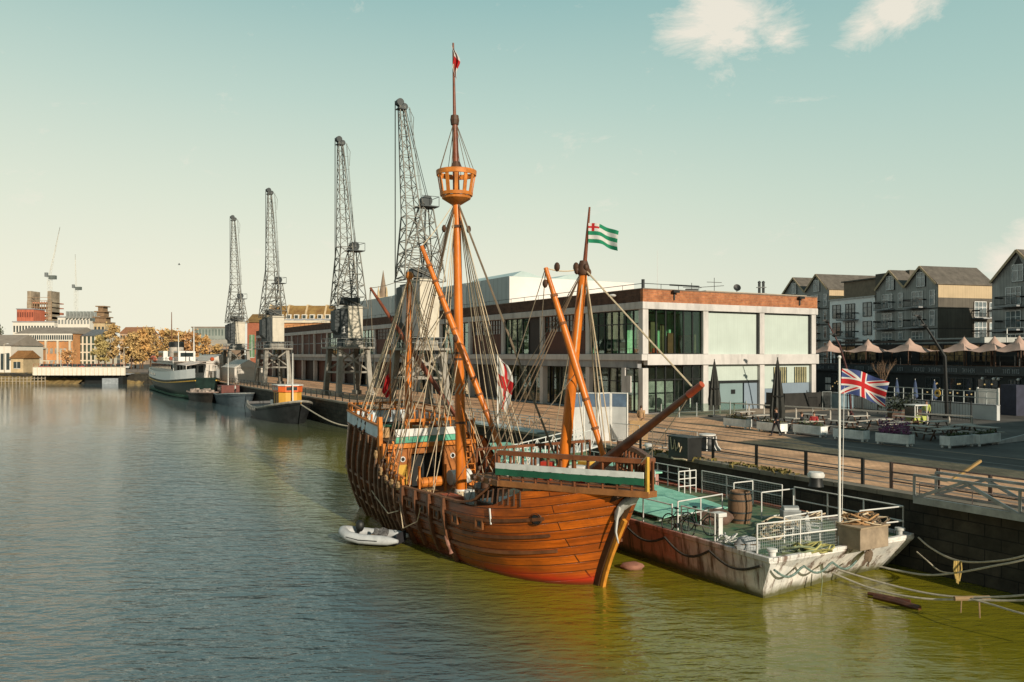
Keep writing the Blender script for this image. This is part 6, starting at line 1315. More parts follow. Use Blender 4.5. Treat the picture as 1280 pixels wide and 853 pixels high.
# dark open boat
t = boat_frame(23.0, 153, True, 'low dark open boat with pale clutter next to the ferry', 'open_boat', 'boat')
b, tp1, tb1 = hull_mb(16,4.4,-.5,lambda s: 1.35+.7*max(0,s-.5)); b.build('hull', M('dark_brown_hull', (.03,.025,.02), .6, var=.4), t, smooth=True)
b = MB(); b.path(tp1,.09,5); b.path(tb1,.09,5); b.build('gunwale', M('pinkish_gunwale', (.35,.26,.22), .7), t)
b = MB(); r_ = random.Random(8)
for k in range(14): b.box((r_.uniform(2,13),r_.uniform(-1.3,1.3),1.25+r_.uniform(.1,.4)),(r_.uniform(.5,1.5),r_.uniform(.4,1),r_.uniform(.3,.9)),r_.uniform(0,3))
b.build('cargo', M('pale_clutter', (.34,.28,.24), .8, var=.6, vs=1.2), t)
# passenger ferry
t = boat_frame(24, 152, False, 'white passenger ship with dark green hull and tall mast moored far along the quay', 'passenger_ship', 'ship')
b, tp1, tb1 = hull_mb(62,8.6,-.6,lambda s: 2.7+1.0*abs(s-.5)**2*4, bow=.28, stern=.4); b.build('hull', M('dark_green_hull', (.012,.03,.025), .5, var=.3), t, smooth=True)
b, tp2, tb2 = hull_mb(62.1,8.66,-.2,lambda s: .55, bow=.28, stern=.4); b.build('boot_line', M('pale_green_line', (.22,.36,.28), .6), t)
b = MB()
for tt in (tp1,tb1): b.path([p+V3((0,0,-.5)) for p in tt], .12, 5)
b.build('gold_line', m_['yellow'], t)
# white bulwark, strongest at the far (seaward) end
b = MB()
for tt, s in ((tp1,1),(tb1,-1)): b.grid([[p+V3((0,s*.03,-.02)) for p in tt],[p+V3((0,s*.05,1.6)) for p in tt]])
bw = b.build('bulwark', M('bright_bulwark', (.88,.88,.85), .5, var=.05), t)
b = MB()
for i in range(14): x = 38+i*1.3; 
for tt, s in ((tp1,1),):
    for k in range(11,20):
        p = tt[k].lerp(tt[min(k+1,20)],.5); b.box(p+V3((0,s*.06,.8)),(.7,.08,.55),-.05*(k-9) if k > 14 else 0)
b.build('bulwark_window', m_['glassd'], bw)
b = MB(); b.prism([(17,-3.0),(52,-3.3),(57,-1.5),(57,1.5),(52,3.3),(17,3.0)],3.0,6.3); s1 = b.build('main_saloon', hwht, t, bev=.06)
b = MB()
for i in range(17): b.bx(18+i*2,19.2+i*2,2.98,3.36,4.9,5.8)
for i in range(4): b.bx(16.95,17.05,-2.5+1.3*i,-1.6+1.3*i,4.2,5.6)
b.build('window', m_['glassd'], s1)
b = MB(); b.prism([(14,-3.5),(50,-3.5),(54,-2),(54,2),(50,3.5),(14,3.5)],6.305,6.4); b.build('upper_deck', M('deck_pinkish', (.42,.36,.31), .7), t)
b = MB(); b.prism([(38,-2.4),(47,-2.4),(49.5,-1),(49.5,1),(47,2.4),(38,2.4)],6.05,8.5); s2 = b.build('bridge_house', hwht, t, bev=.05); b = MB(); 
for i in range(5): b.bx(38.8+i*1.7,39.9+i*1.7,2.37,2.44,7.2,8.1)
b.build('window', m_['glassd'], s2)
b = MB(); b.lathe((36,0,6.05),[(1.5,0),(1.45,3.3)],20); fn = b.build('funnel', M('funnel_buff', (.42,.38,.33), .6), t, smooth=True); b = MB(); b.lathe((36,0,9.35),[(1.55,0),(1.55,1.0),(1.3,1.1)],20); b.build('funnel_top', m_['black'], fn, smooth=True)
b = MB(); b.bx(21,28,-1.6,1.6,6.4,8.4); dh = b.build('deckhouse', hwht, t, bev=.05); b = MB(); b.bx(20.95,21.0,-1.2,1.2,7.3,8.1); 
for i in range(4): b.bx(21.6+1.6*i,22.6+1.6*i,1.58,1.63,7.3,8.1)
b.build('window', m_['glassd'], dh)
b = MB(); b.slab([(3,-2.6,5.7),(16,-2.9,5.9),(16,0,6.5),(3,0,6.2)],(0,0,.06)); b.slab([(3,2.6,5.7),(16,2.9,5.9),(16,0,6.5),(3,0,6.2)],(0,0,.06)); b.build('awning', M('pink_white_awning', (.60,.52,.46), .8), t)
b = MB()
for x in (3,7,11,15.5):
    for y in (-2.6,2.6): b.bar((x,y,3),(x,y,5.8),.08)
b.bar((1,-2.3,4.6),(16,-2.9,4.6),.06); b.bar((1,2.3,4.6),(16,2.9,4.6),.06); b.build('awning_stanchion', hwht, t)
r_ = random.Random(2)
for i in range(9): b = MB(); b.blob((r_.uniform(3,34),r_.uniform(-2.5,2.5),6.9),.9,.4,.4,8,5) if i%2 else b.box((r_.uniform(5,34),r_.uniform(-2.2,2.2),6.8),(1.6,1,.9)); b.build('raft_canister', (hwht,m_['redor'],m_['concd'])[i%3], t)
b = MB(); b.tube((44,0,8.5),(44,0,17.2),.16,.07,8); b.tube((43.9,-1.5,11.8),(43.9,1.5,11.8),.05,.05,5); b.build('mast', M('brown_mast', (.16,.07,.03), .6), t); b = MB(); b.tube((12,0,5.9),(12,0,13),.14,.07,8); b.tube((33,0,6),(33,0,12.5),.1,.06,8); b.build('white_mast', hwht, t)
b = MB(); b.path([(48,3.0,7.2),(49.5,3.2,7.0),(51.5,3.2,7.0),(53,3.0,7.25)],.3,8,radii=[.15,.5,.5,.15]); b.path([(42,3.3,6.6),(43,3.4,6.5),(45,3.4,6.5),(46,3.3,6.6)],.3,8,radii=[.15,.45,.45,.15]); b.build('lifeboat', m_['redor'], t, smooth=True)
b = MB()
for x0 in (14,22,30): b.bar((x0,3.4,6.05),(x0,3.4,7.1),.06)
for z in (6.5,7.0): b.bar((14,3.4,z),(50,3.4,z),.05); b.bar((14,-3.4,z),(50,-3.4,z),.05)
for i in range(18): b.bar((14+2.1*i,3.4,6.05),(14+2.1*i,3.4,7.0),.04)
b.build('deck_railing', hwht, t)
for lb,(v,u,w_,d,h) in {'white event tent on the quay beyond the passenger ship':(31,186,7,22,5.2),'lower pale tent nearer the farthest crane':(32,160,5,12,4.2)}.items():
    t = thing('event_tent', lb, 'tent', q(v,u), QA); b = MB(); b.bx(-w_/2,w_/2,-d/2,d/2,0,h*.65); b.build('wall', M('tent_white', (.55,.52,.47), .8, var=.1) if 'tent_white' not in bpy.data.materials else bpy.data.materials['tent_white'], t)
    b = MB(); b.slab([(-w_/2-.2,-d/2-.2,h*.65),(w_/2+.2,-d/2-.2,h*.65),(0,-d/2-.2,h)],(0,d+.4,0)); b.build('roof', bpy.data.materials['tent_white'], t)
# ============================ RIGHT SIDE: PUB, APARTMENTS ==============================================
FA = math.atan2(.28,.96)                       # frame: local x = away from the quay (normal inward), local y = along facade, receding
def fr(p, x, y, z=0): c, s = math.cos(FA), math.sin(FA); return V3((p.x+c*x-s*y, p.y+s*x+c*y, p.z+z))
def fy(o, px):                                 # y along the facade line through o hit by pixel column px
    r = (px-640)/F; c, s = math.cos(FA), math.sin(FA); return (o.x-r*o.y)/(s+r*c)
pubo = V3((40.8,81.6,QZ))
pub = thing('waterside_pub', 'long low black pub with roof terrace, sign band and lamps under pointed canopies', 'building', pubo, FA)
y0, y1 = -15.5, 17.5
pbk = M('pub_black_cladding', (.022,.028,.030), .7, var=.35, vs=.8); pbd = M('pub_dark_board', (.035,.045,.05), .6, var=.3)
b = MB(); b.bx(0,14,y0,y1,0,3.3); b.build('wall', pbk, pub)
b = MB(); b.bx(-.25,.2,y0,y1,3.3,4.1); b.build('sign_band', pbd, pub)
b = MB(); b.bx(3.6,13,y0,y1,4.1,6.3); b.build('upper_wall', pbk, pub)
b = MB(); b.bx(-.2,14,y0,y1,4.05,4.12); b.build('terrace_floor', m_['brownw'], pub)
lt = M('sign_grey_white', (.26,.29,.31), .6, var=.1)
r_ = random.Random(44)
for p0, p1 in ((1024,1032),(1037,1045),(1054,1065),(1070,1082),(1087,1098),(1110,1118),(1123,1131),(1143,1158),(1163,1178),(1184,1199),(1205,1221),(1233,1244),(1256,1265),(1267,1277)):
    ya, yb = sorted((fy(pubo,p0), fy(pubo,p1))); b = MB(); n = max(4, int((yb-ya)/.2))          # lettering too small to read in the photograph: strokes only
    for i in range(n):
        a = lerp(ya,yb,i/n); k = r_.random(); b.bx(-.285,-.255,a,a+.05,3.5,3.88)
        if k > .3: b.bx(-.285,-.255,a+.05,a+.13,3.83 if k > .6 else 3.67,3.88 if k > .6 else 3.72)
        if k > .7: b.bx(-.285,-.255,a+.05,a+.13,3.5,3.55)
    b.build('sign_lettering', lt, pub)
r_ = random.Random(9); wl_ = M('warm_lit_window', (.20,.13,.06), .4, var=.8, vs=2.5, c2=(.50,.34,.16)); wd = M('pub_window', (.02,.025,.025), .1, var=.8, vs=2, spec=.8)  # terrace panes: warm sun reflection painted into the colour
for px0, px1 in ((1040,1056),(1085,1110),(1158,1176),(1186,1216),(1222,1248),(1262,1275)):
    ya, yb = fy(pubo,px0), fy(pubo,px1); ya, yb = min(ya,yb), max(ya,yb)
    b = MB(); b.bx(-.05,-.01,ya,yb,.7,2.9); f = b.build('window', wd, pub); b = MB()
    for i in range(4): yy = lerp(ya,yb,i/3); b.bx(-.09,-.02,yy-.05,yy+.05,.65,2.95)
    b.bx(-.1,-.02,ya,yb,2.9,3.0); b.bx(-.1,-.02,ya,yb,.6,.7); b.bx(-.09,-.02,ya,yb,2.2,2.26); b.build('window_frame', pbd, f)
    b = MB()
    for i in range(7): b.blob((-.1,r_.uniform(ya,yb),r_.uniform(1.4,2.5)),.05,.09,.07,6,4)
    b.build('lamp_bulb', M('warm_bulb', (.9,.6,.25), .4, var=.2, emis=.5) if 'warm_bulb' not in bpy.data.materials else bpy.data.materials['warm_bulb'], f)
for px0, px1 in ((1048,1070),(1072,1096),(1150,1175),(1180,1208),(1214,1226),(1228,1240)):
    ya, yb = fy(fr(pubo,3.6,0),px0), fy(fr(pubo,3.6,0),px1); ya, yb = min(ya,yb), max(ya,yb); n = max(2,int((yb-ya)/1.2))
    b = MB(); b.bx(3.53,3.58,ya,yb,4.5,6.1); f = b.build('terrace_window', wl_, pub); b = MB()
    for i in range(n+1): yy = lerp(ya,yb,i/n); b.bx(3.48,3.55,yy-.05,yy+.05,4.45,6.15)
    b.build('window_frame', m_['black'], f)
b = MB(); b.bx(-.02,.1,fy(pubo,1253),fy(pubo,1244),.05,2.5) if fy(pubo,1253) < fy(pubo,1244) else b.bx(-.02,.1,fy(pubo,1244),fy(pubo,1253),.05,2.5); b.build('door', m_['brownw'], pub)
b = MB()
for i in range(23): yy = lerp(y0,y1,i/22); b.bar((-.15,yy,4.12),(-.15,yy,5.15),.06)
for z in (4.6,5.1): b.bar((-.15,y0,z),(-.15,y1,z),.05)
b.build('terrace_railing', m_['black'], pub)
b = MB(); b.bx(-2.0,-.3,fy(fr(pubo,-1,0),1282),fy(fr(pubo,-1,0),1262),0,2.6); b.build('porch', M('navy_porch', (.03,.035,.06), .7), pub)
b = MB(); ya, yb = fy(fr(pubo,2,0),1205), fy(fr(pubo,2,0),1150)
b.bx(6,12,-2,10,6.3,6.9); b.bx(6.5,9,-12,-5,6.3,6.7); b.build('roof_units', M('pale_roof_units', (.34,.35,.33), .7, var=.4, vs=.5), pub)
b = MB()
for z in (7.1,7.7): b.bar((5,-15,z),(5,-5.5,z),.07)
for i in range(6): b.bar((5,-15+1.9*i,6.3),(5,-15+1.9*i,7.7),.07)
b.build('roof_railing', m_['white'], pub)
b = MB(); b.bar((2.6,y1,6.55),(2.6,-3,6.55),.3,.25); b.build('roof_beam', m_['black'], pub)
for px in (1233,1247,1253,1278):
    yy = fy(pubo,px); b = MB(); b.blob((-.45,yy,3.0),.14,.14,.14); b.bar((0,yy,3.15),(-.45,yy,3.1),.04); b.build('wall_lamp', m_['white'], pub, smooth=True)
# canopies
cm = M('pink_canvas_canopy', (.46,.32,.26), .9, var=.12, vs=1)
def canopy(label, px, rad):
    o = fr(pubo, 1.2, fy(fr(pubo,1.2,0),px), 0); t = thing('pointed_canopy', label, 'canopy', o, FA, 'pointed canopies over the terrace'); n = 12; rows = []
    for k in range(9):
        f = k/8; z = 5.55+1.35*(1-f)**2.1; rr = rad*f
        rows.append([V3((rr*max(abs(math.cos(a)),abs(math.sin(a)))**-1*math.cos(a)*.95 if f > .3 else rr*math.cos(a), rr*max(abs(math.cos(a)),abs(math.sin(a)))**-1*math.sin(a)*.95 if f > .3 else rr*math.sin(a), z-.22*f*f*math.cos(2*a)**2*0 - (.18*math.cos(2*a)**2*(f**3)))) for a in [2*PI*j/24 for j in range(24)]]); rows[-1].append(rows[-1][0])
    b = MB(); b.grid(rows); b.build('canvas', cm, t)
    for sx in (-1,1):
        for sy in (-1,1): b = MB(); b.bar((sx*rad*.9,sy*rad*.9,4.12),(sx*rad*.9,sy*rad*.9,5.5),.07); b.build('pole', m_['brownw'], t)
    b = MB(); b.bar((0,0,4.12),(0,0,6.95),.09); b.build('mast', m_['dsteel'], t)
for px, rad, lb in ((1037,1.75,'pink canvas canopy next to the shed corner, leftmost of the six'),(1085,1.9,'second pink canvas canopy from the left'),(1137,2.0,'third pink canvas canopy, left of the leaning lamp mast'),(1205,1.85,'fourth pink canvas canopy, right of the leaning lamp mast'),(1243,1.75,'fifth pink canvas canopy, second from the right edge'),(1274,1.7,'pink canvas canopy at the right edge')): canopy(lb, px, rad)
# leaning lamp masts
def mast(label, foot, pts, r0, r1, mat):
    t = thing('light_mast', label, 'lamp mast', foot); P = [V3((0,0,0))]+[p-foot for p in pts]
    b = MB(); b.path(P, r0, 10, radii=[lerp(r0,r1,i/(len(P)-1)) for i in range(len(P))]); b.build('pole', mat, t, smooth=True)
    e = P[-1]; m1 = P[-2].lerp(e,.45)
    for c, nm in ((e,'lamp_head'),(m1,'lamp_head')): b = MB(); b.blob(c,.2,.18,.17); b.box(c+V3((-.2,0,.08)),(.35,.2,.13)); b.build(nm, m_['black'], t)
    b = MB(); b.lathe((0,0,0),[(r0*2,0),(r0*2,.15),(r0*1.2,.3)],12); b.build('base', mat, t)
fm1 = pz(1184,523); Y1 = fm1.y
mast('thick black leaning lamp mast in front of the fourth canopy', fm1, [pd(1181,446,Y1),pd(1163,417,Y1),pd(1149,396,Y1)], .17, .06, m_['black'])
fm2 = pz(1064,520); Y2 = fm2.y
mast('thin dark red leaning lamp mast beside the shed corner', fm2, [pd(1061,470,Y2),pd(1050,433,Y2),pd(1034,402,Y2)], .11, .045, M('dark_red_mast', (.07,.02,.018), .5, var=.5))
fm3 = pz(1135,505)
# low white wall, fences
wo = fr(pubo,-7.6,0); ya, yb = fy(wo,1248), fy(wo,1066)
t = thing('garden_wall', 'low white rendered wall around the pub garden', 'wall', wo, FA); b = MB(); b.bx(-.15,.15,ya,yb,0,1.15); b.build('wall', M('white_render_shade', (.50,.52,.52), .8, var=.15, vs=.5), t); b = MB(); b.bx(-.2,.2,ya,yb,1.152,1.22); b.build('coping', m_['concd'], t)
t = thing('pub_railing', 'galvanised railing on top of the pub garden wall', 'railing', fr(pubo,-7.6,0,1.22), FA); b = MB()
for i in range(16): yy = lerp(ya,yb,i/15); b.bar((0,yy,0),(0,yy,1.0),.06)
for z in (.5,1.0): b.bar((0,ya,z),(0,yb,z),.05)
b.build('bars', m_['galv'], t)
fo = fr(pubo,-11.0,0); t = thing('bar_fence', 'black vertical bar fence along the front of the pub garden', 'fence', fo, FA); ya, yb = -17, 9
b = MB()
for i in range(14): yy = lerp(ya,yb,i/13); b.bar((0,yy,0),(0,yy,1.6),.08)
for z in (.25,1.4): b.bar((0,ya,z),(0,yb,z),.05)
b.build('frame', m_['black'], t); b = MB()
for i in range(96): yy = lerp(ya,yb,i/95); b.bar((0,yy,.1),(0,yy,1.5),.013)
b.build('bars', m_['black'], t)
go = fr(pubo,-4.6,0); t = thing('white_picket_gate', 'white upright bar gate before the lit pub windows', 'gate', go, FA); ya, yb = fy(go,1248), fy(go,1222); b = MB()
for i in range(22): yy = lerp(ya,yb,i/21); b.bar((0,yy,.9),(0,yy,2.3),.05)
for z in (1.0,2.25): b.bar((0,ya,z),(0,yb,z),.06)
b.build('bars', m_['white'], t); b = MB(); b.bar((0,ya,0),(0,ya,2.4),.12); b.bar((0,yb,0),(0,yb,2.4),.12); b.build('post', m_['white'], t)
bp_ = M('blue_parasol_cloth', (.06,.09,.17), .9, var=.35, vs=4)
for px, lb in ((1121,'slim closed blue parasol by the pub, left of three'),(1144,'slim closed blue parasol by the pub, middle of three'),(1168,'slim closed blue parasol by the pub, nearest the lamp mast')):
    o = fr(pubo,-3.2,fy(fr(pubo,-3.2,0),px)); t = thing('closed_parasol', lb, 'parasol', o, 0, 'closed blue parasols by the pub'); b = MB(); b.lathe((0,0,1.0),[(.16,0),(.26,.15),(.2,.8),(.12,1.4),(.03,1.75)],10); b.build('canopy', bp_, t); b = MB(); b.tube((0,0,0),(0,0,2.85),.035,.03,6); b.build('pole', m_['white'], t)
t = thing('a_board', 'white pavement board leaning near the pub door at the right', 'sign board', pz(1266,517), R(40)); b = MB(); b.slab([(-.35,0,0),(.35,0,0),(.35,.3,1.3),(-.35,.3,1.3)],(0,.03,0)); b.build('panel', m_['white'], t); b = MB(); b.bar((-.3,.6,0),(-.3,.32,1.25),.04); b.bar((.3,.6,0),(.3,.32,1.25),.04); b.build('leg', m_['brownw'], t)
o = fr(pubo,-4.9,fy(fr(pubo,-4.9,0),1172)); t = thing('warning_sign', 'small yellow round sign fixed on the garden railing', 'sign', V3((o.x,o.y,QZ+1.4)), FA); b = MB(); b.tube((-.05,0,.3),(.02,0,.3),.34,.34,16); b.build('disc', m_['yellow'], t); b = MB(); b.tube((-.06,0,.3),(-.052,0,.3),.15,.15,12); b.build('symbol', m_['black'], t)
t = thing('parking_sign', 'dark post with white notice plates beside the pub wall', 'sign', fr(pubo,-2.4,fy(fr(pubo,-2.4,0),1036)), FA); b = MB(); b.tube((0,0,0),(0,0,2.9),.05,.05,6); b.build('post', m_['dsteel'], t)
for z in (1.2,2.0): b = MB(); b.bx(-.08,-.05,-.4,.05,z,z+.6); b.bx(-.08,-.05,.12,.5,z,z+.6); b.build('plate', m_['white'], t)
# bare young tree
def bare_tree(label, loc, h, mat, seed):
    r_ = random.Random(seed); t = thing('bare_tree', label, 'tree', loc); b = MB(); b.path([(0,0,0),(.03,.02,h*.5)],.07,7,.05); b.build('trunk', mat, t); b = MB()
    def br(p, d, L_, r, k):
        e = p+d*L_; b.path([p,p.lerp(e,.5)+V3((r_.uniform(-.05,.05),)*3)*L_,e], r, 4, r*.5)
        if k > 0:
            for i in range(3): br(p.lerp(e,r_.uniform(.45,1)), (d+V3((r_.uniform(-.6,.6),r_.uniform(-.6,.6),r_.uniform(0,.5)))).normalized(), L_*.62, r*.55, k-1)
    for i in range(6): br(V3((.03,.02,h*(.42+.02*i))), V3((r_.uniform(-.5,.5),r_.uniform(-.5,.5),1)).normalized(), h*.3, .03, 3)
    b.build('branches', mat, t)
bare_tree('slender bare young tree in front of the pub by the union flag', fr(pubo,-4.2,fy(fr(pubo,-4.2,0),1104)), 4.6, M('pale_twigs', (.26,.17,.11), .9), 3)
b = MB(); r_ = random.Random(21)
for k in range(500):
    c = V3((r_.gauss(0,.8),r_.gauss(0,.5),abs(r_.gauss(0,.45)))); d1 = V3((r_.uniform(-1,1),r_.uniform(-1,1),r_.uniform(-1,1))).normalized()*.13; d2 = V3((r_.uniform(-1,1),r_.uniform(-1,1),r_.uniform(-1,1))).normalized()*.1; b.quad(c-d1,c+d2,c+d1,c-d2)
t = thing('dark_shrub', 'dark low shrub in a box behind the picnic tables', 'shrub', pz(1130,522)+V3((0,0,.7))); b.build('foliage', M('dark_foliage', (.025,.035,.02), .8, var=.6, vs=5), t); b = MB(); b.bx(-1.2,1.2,-.5,.5,-.7,0); b.build('box', m_['brownw'], t)
# ---- apartments ------------------------------------------------------------------------------------
wdc = Mrib('dark_timber_cladding', (.33,.33,.315), .42, (1,1,0), .8, .5, .55, .5); wdb = Mrib('brown_black_cladding', (.10,.088,.07), .42, (1,1,0), .8, .4, .6, .5); lit = Mrib('pale_trim_sunlit_cladding', (.48,.37,.23), .42, (1,1,0), .8, .25, .2)
rend = M('white_grey_render', (.92,.93,.93), .8, var=.08, vs=.4); wfr = M('pale_window_frame', (.80,.81,.78), .6)
aptg = M('sky_lit_pane', (.17,.21,.225), .08, var=.7, vs=.6, spec=.8)  # sky reflection painted into the pane colour
def win(par, face, a0, a1, z0, z1, dpt, bars=1, mat=None):
    def BX(b, u0, u1, w0, w1, d0, d1): b.bx(d0,d1,u0,u1,w0,w1) if face == 'f' else b.bx(u0,u1,d0,d1,w0,w1)
    b = MB(); BX(b,a0,a1,z0,z1,dpt-.06,dpt+.01)
    o = b.build('window', aptg, par); f = MB(); k = .07
    for u in [lerp(a0,a1,i/(bars+1)) for i in range(bars+2)]: BX(f,u-k/2,u+k/2,z0,z1,dpt-.12,dpt-.05)
    BX(f,a0,a1,z0-.05,z0+.04,dpt-.13,dpt-.05); BX(f,a0,a1,z1-.04,z1+.05,dpt-.125,dpt-.05); BX(f,a0,a1,(z0*.35+z1*.65)-.03,(z0*.35+z1*.65)+.03,dpt-.115,dpt-.05)
    f.build('window_frame', mat or wfr, o); return o
def balcony(par, face, a0, a1, z, dpt, out=1.3):
    def BX(b, u0, u1, w0, w1, d0, d1): b.bx(d0,d1,u0,u1,w0,w1) if face == 'f' else b.bx(u0,u1,d0,d1,w0,w1)
    b = MB(); BX(b,a0,a1,z-.18,z,dpt-out,dpt-.02); o = b.build('balcony', m_['concd'], par); r = MB(); n = int((a1-a0)/.16)
    for i in range(n+1): u = lerp(a0,a1,i/n); BX(r,u-.015,u+.015,z,z+1.1,dpt-out,dpt-out+.03)
    BX(r,a0,a1,z+1.08,z+1.14,dpt-out-.02,dpt-out+.05); BX(r,a0,a0+.04,z+.9,z+1.1,dpt-out,dpt); BX(r,a1-.04,a1,z+.9,z+1.1,dpt-out,dpt); BX(r,a0,a1,z+.1,z+.16,dpt-out,dpt-out+.03); r.build('balcony_rail', m_['black'], o)
def gable_block(name, label, o, widths, depth, eave, ridge, clad=wdc, side=wdb, strip=True, first=0):
    """gables facing local -x, one after another along local y; side wall at y=0 faces the sun"""
    t = thing(name, label, 'building', o, FA); ya = 0
    tot = sum(widths); b = MB(); b.bx(0,depth,.01,tot,-.1,eave); b.build('wall', clad, t)
    b = MB(); b.bx(.02,depth,-.06,.005,-.1,eave-(1.9 if strip else 0)); b.build('side_wall', side, t)
    if strip: b = MB(); b.bx(.02,depth,-.08,.006,eave-1.9,eave-.02); b.build('sunlit_band', lit, t)  # sunlit strip at the wall top painted as a paler band
    for i, w_ in enumerate(widths):
        yc = ya+w_/2; b = MB(); b.slab([(.0,ya+.02,eave),(.0,ya+w_-.02,eave),(.0,yc,ridge)],(.25,0,0)); b.build('gable', clad, t)
        rf = MB()
        for s in (-1,1): rf.slab([(-.35,yc,ridge+.12),(depth+.2,yc,ridge+.12),(depth+.2,yc+s*(w_/2+(.25 if (i == 0 and s < 0) else .0)),eave-.05),(-.35,yc+s*(w_/2+(.25 if (i == 0 and s < 0) else .0)),eave-.05)],(0,0,.16))
        rf.build('roof', m_['slate'], t)
        bd_ = MB()
        for s in (-1,1): bd_.bar((-.38,yc,ridge+.14),(-.38,yc+s*w_/2,eave-.02),.07,.3)
        bd_.build('barge_board', lit, t)
        b = MB(); b.slab([(-.03,yc-.95,eave-.2),(-.03,yc+.95,eave-.2),(-.03,yc+.95,eave+1.3),(-.03,yc,ridge-.5),(-.03,yc-.95,eave+1.3)],(.028,0,0)); b.build('gable_recess', m_['black'], t)
        win(t,'f',yc-.75,yc+.75,eave-.1,eave+1.9,-.04,1)
        nfl = int((eave-1)/2.9)
        for k in range(nfl):
            z = eave-3.0-2.9*k
            win(t,'f',ya+.5,ya+1.35,z+.1,z+2.2,-.01,0); 
            if i == 0 or w_ > 5: win(t,'f',yc-.4,yc+1.7,z+.1,z+2.2,-.01,2); balcony(t,'f',yc-.9,yc+2.2,z-.05,0)
            bb = MB(); bb.bx(-.05,.0,ya+.05,ya+w_-.05,z-.45,z-.3); bb.build('floor_band', m_['black'], t)
        ya += w_
    b = MB()
    for k in range(int((eave-1)/2.9)): z = eave-3.4-2.9*k; b.bx(.1,depth-.1,-.1,-.061,z,z+.12)
    b.build('side_floor_band', m_['black'], t)
    return t, tot
# right block, second gabled block, white block, far gabled block
o3 = V3((60,115,QZ)); t3, w3 = gable_block('gabled_apartments','dark timber clad apartment block with two front gables and a long slate roof', o3, (6.1,6.1), 9.8, 15.1, 17.7)
for k in range(3): z = 15.1-4.6-2.9*k; win(t3,'s',6.3,8.4,z,z+2.2,-.1,2); balcony(t3,'s',6.0,8.8,z-.1,-.08)
for k in range(4): z = 15.1-4.6-2.9*k; win(t3,'s',9.0,9.6,z,z+2.1,-.1,0)
b = MB(); b.slab([(3.0,1.2,16.25),(4.2,1.2,16.25),(4.2,2.1,17.0),(3.0,2.1,17.0)],(0,-.08,.1)); b.build('roof_window', m_['white'], t3)
Y4 = 103; r4 = (1240-640)/F; o4f = V3((r4*Y4,Y4,QZ)); w4 = 7.6; o4 = fr(o4f,0,-w4)
t4, _ = gable_block('gabled_apartments','nearest dark gabled apartment block cut by the right edge of the view', o4, (w4,), 12, 14.2, 17.7, strip=False)
o1_ = pd(1036,443,146); o1_.z = QZ; t1, _ = gable_block('gabled_apartments','farther dark gabled apartment block beside the shed roof with low loft', o1_, (6.6,7.0), 16, 16.8, 19.6)
o2 = V3(pd(1093.5,443,131)); o2.z = QZ; y2 = fy(o2,1037)
t = thing('rendered_apartments', 'pale grey rendered flat roofed apartment block between the dark gabled blocks', 'building', o2, FA)
b = MB(); b.bx(0,12,0,y2,-.1,14.4); b.build('wall', rend, t); b = MB(); b.bx(-.15,12.1,-.1,y2+.1,14.4,14.65); b.build('parapet', m_['conc'], t); b = MB(); b.bx(1.5,11,-3.5,y2-1.8,14.7,17.5); b.build('loft', M('brown_loft', (.20,.155,.11), .8, var=.2), t); b = MB(); b.bx(1.2,11.3,-4,y2-1.4,17.5,17.7); b.build('loft_roof', m_['slate'], t)
for k in range(4):
    z = 11.4-3.05*k; L2 = y2
    win(t,'f',L2*.74,L2*.92,z,z+2.2,0,1,m_['black']); win(t,'f',L2*.42,L2*.62,z-.3,z+2.2,0,2,m_['black']); win(t,'f',L2*.06,L2*.24,z,z+2.2,0,1,m_['black'])
    if k < 3: balcony(t,'f',L2*.34,L2*.70,z-.4,0)
b = MB(); b.bx(-.05,4,-7.5,-.2,13.9,18); b.build('link_block', wdb, t)
# brick warehouse outside the frame, whose shadow lies over the square
TIP = V3((13.3,48.2,QZ)); hgt = 12.5; CC = TIP+SH*hgt/math.tan(SEL)
t = thing('brick_warehouse', 'long brick warehouse standing right of the view and shading the square', 'building', (CC.x,CC.y,QZ), QA)
b = MB(); b.bx(0,60,-16,0,0,hgt); b.build('wall', Mbrick('warehouse_brick', (.25,.1,.06), (.2,.08,.05), (.2,.15,.1)), t); b = MB(); b.slab([(-.3,-16.3,hgt),(-.3,.3,hgt),(-.3,-8,hgt+3)],(60.6,0,0)); b.build('roof', m_['slate'], t)
for i in range(9): b = MB(); b.bx(3+6.3*i,5+6.3*i,.0,.06,2,4.4); b.bx(3+6.3*i,5+6.3*i,.0,.06,7,9.4); b.build('window', m_['glassd'], t)
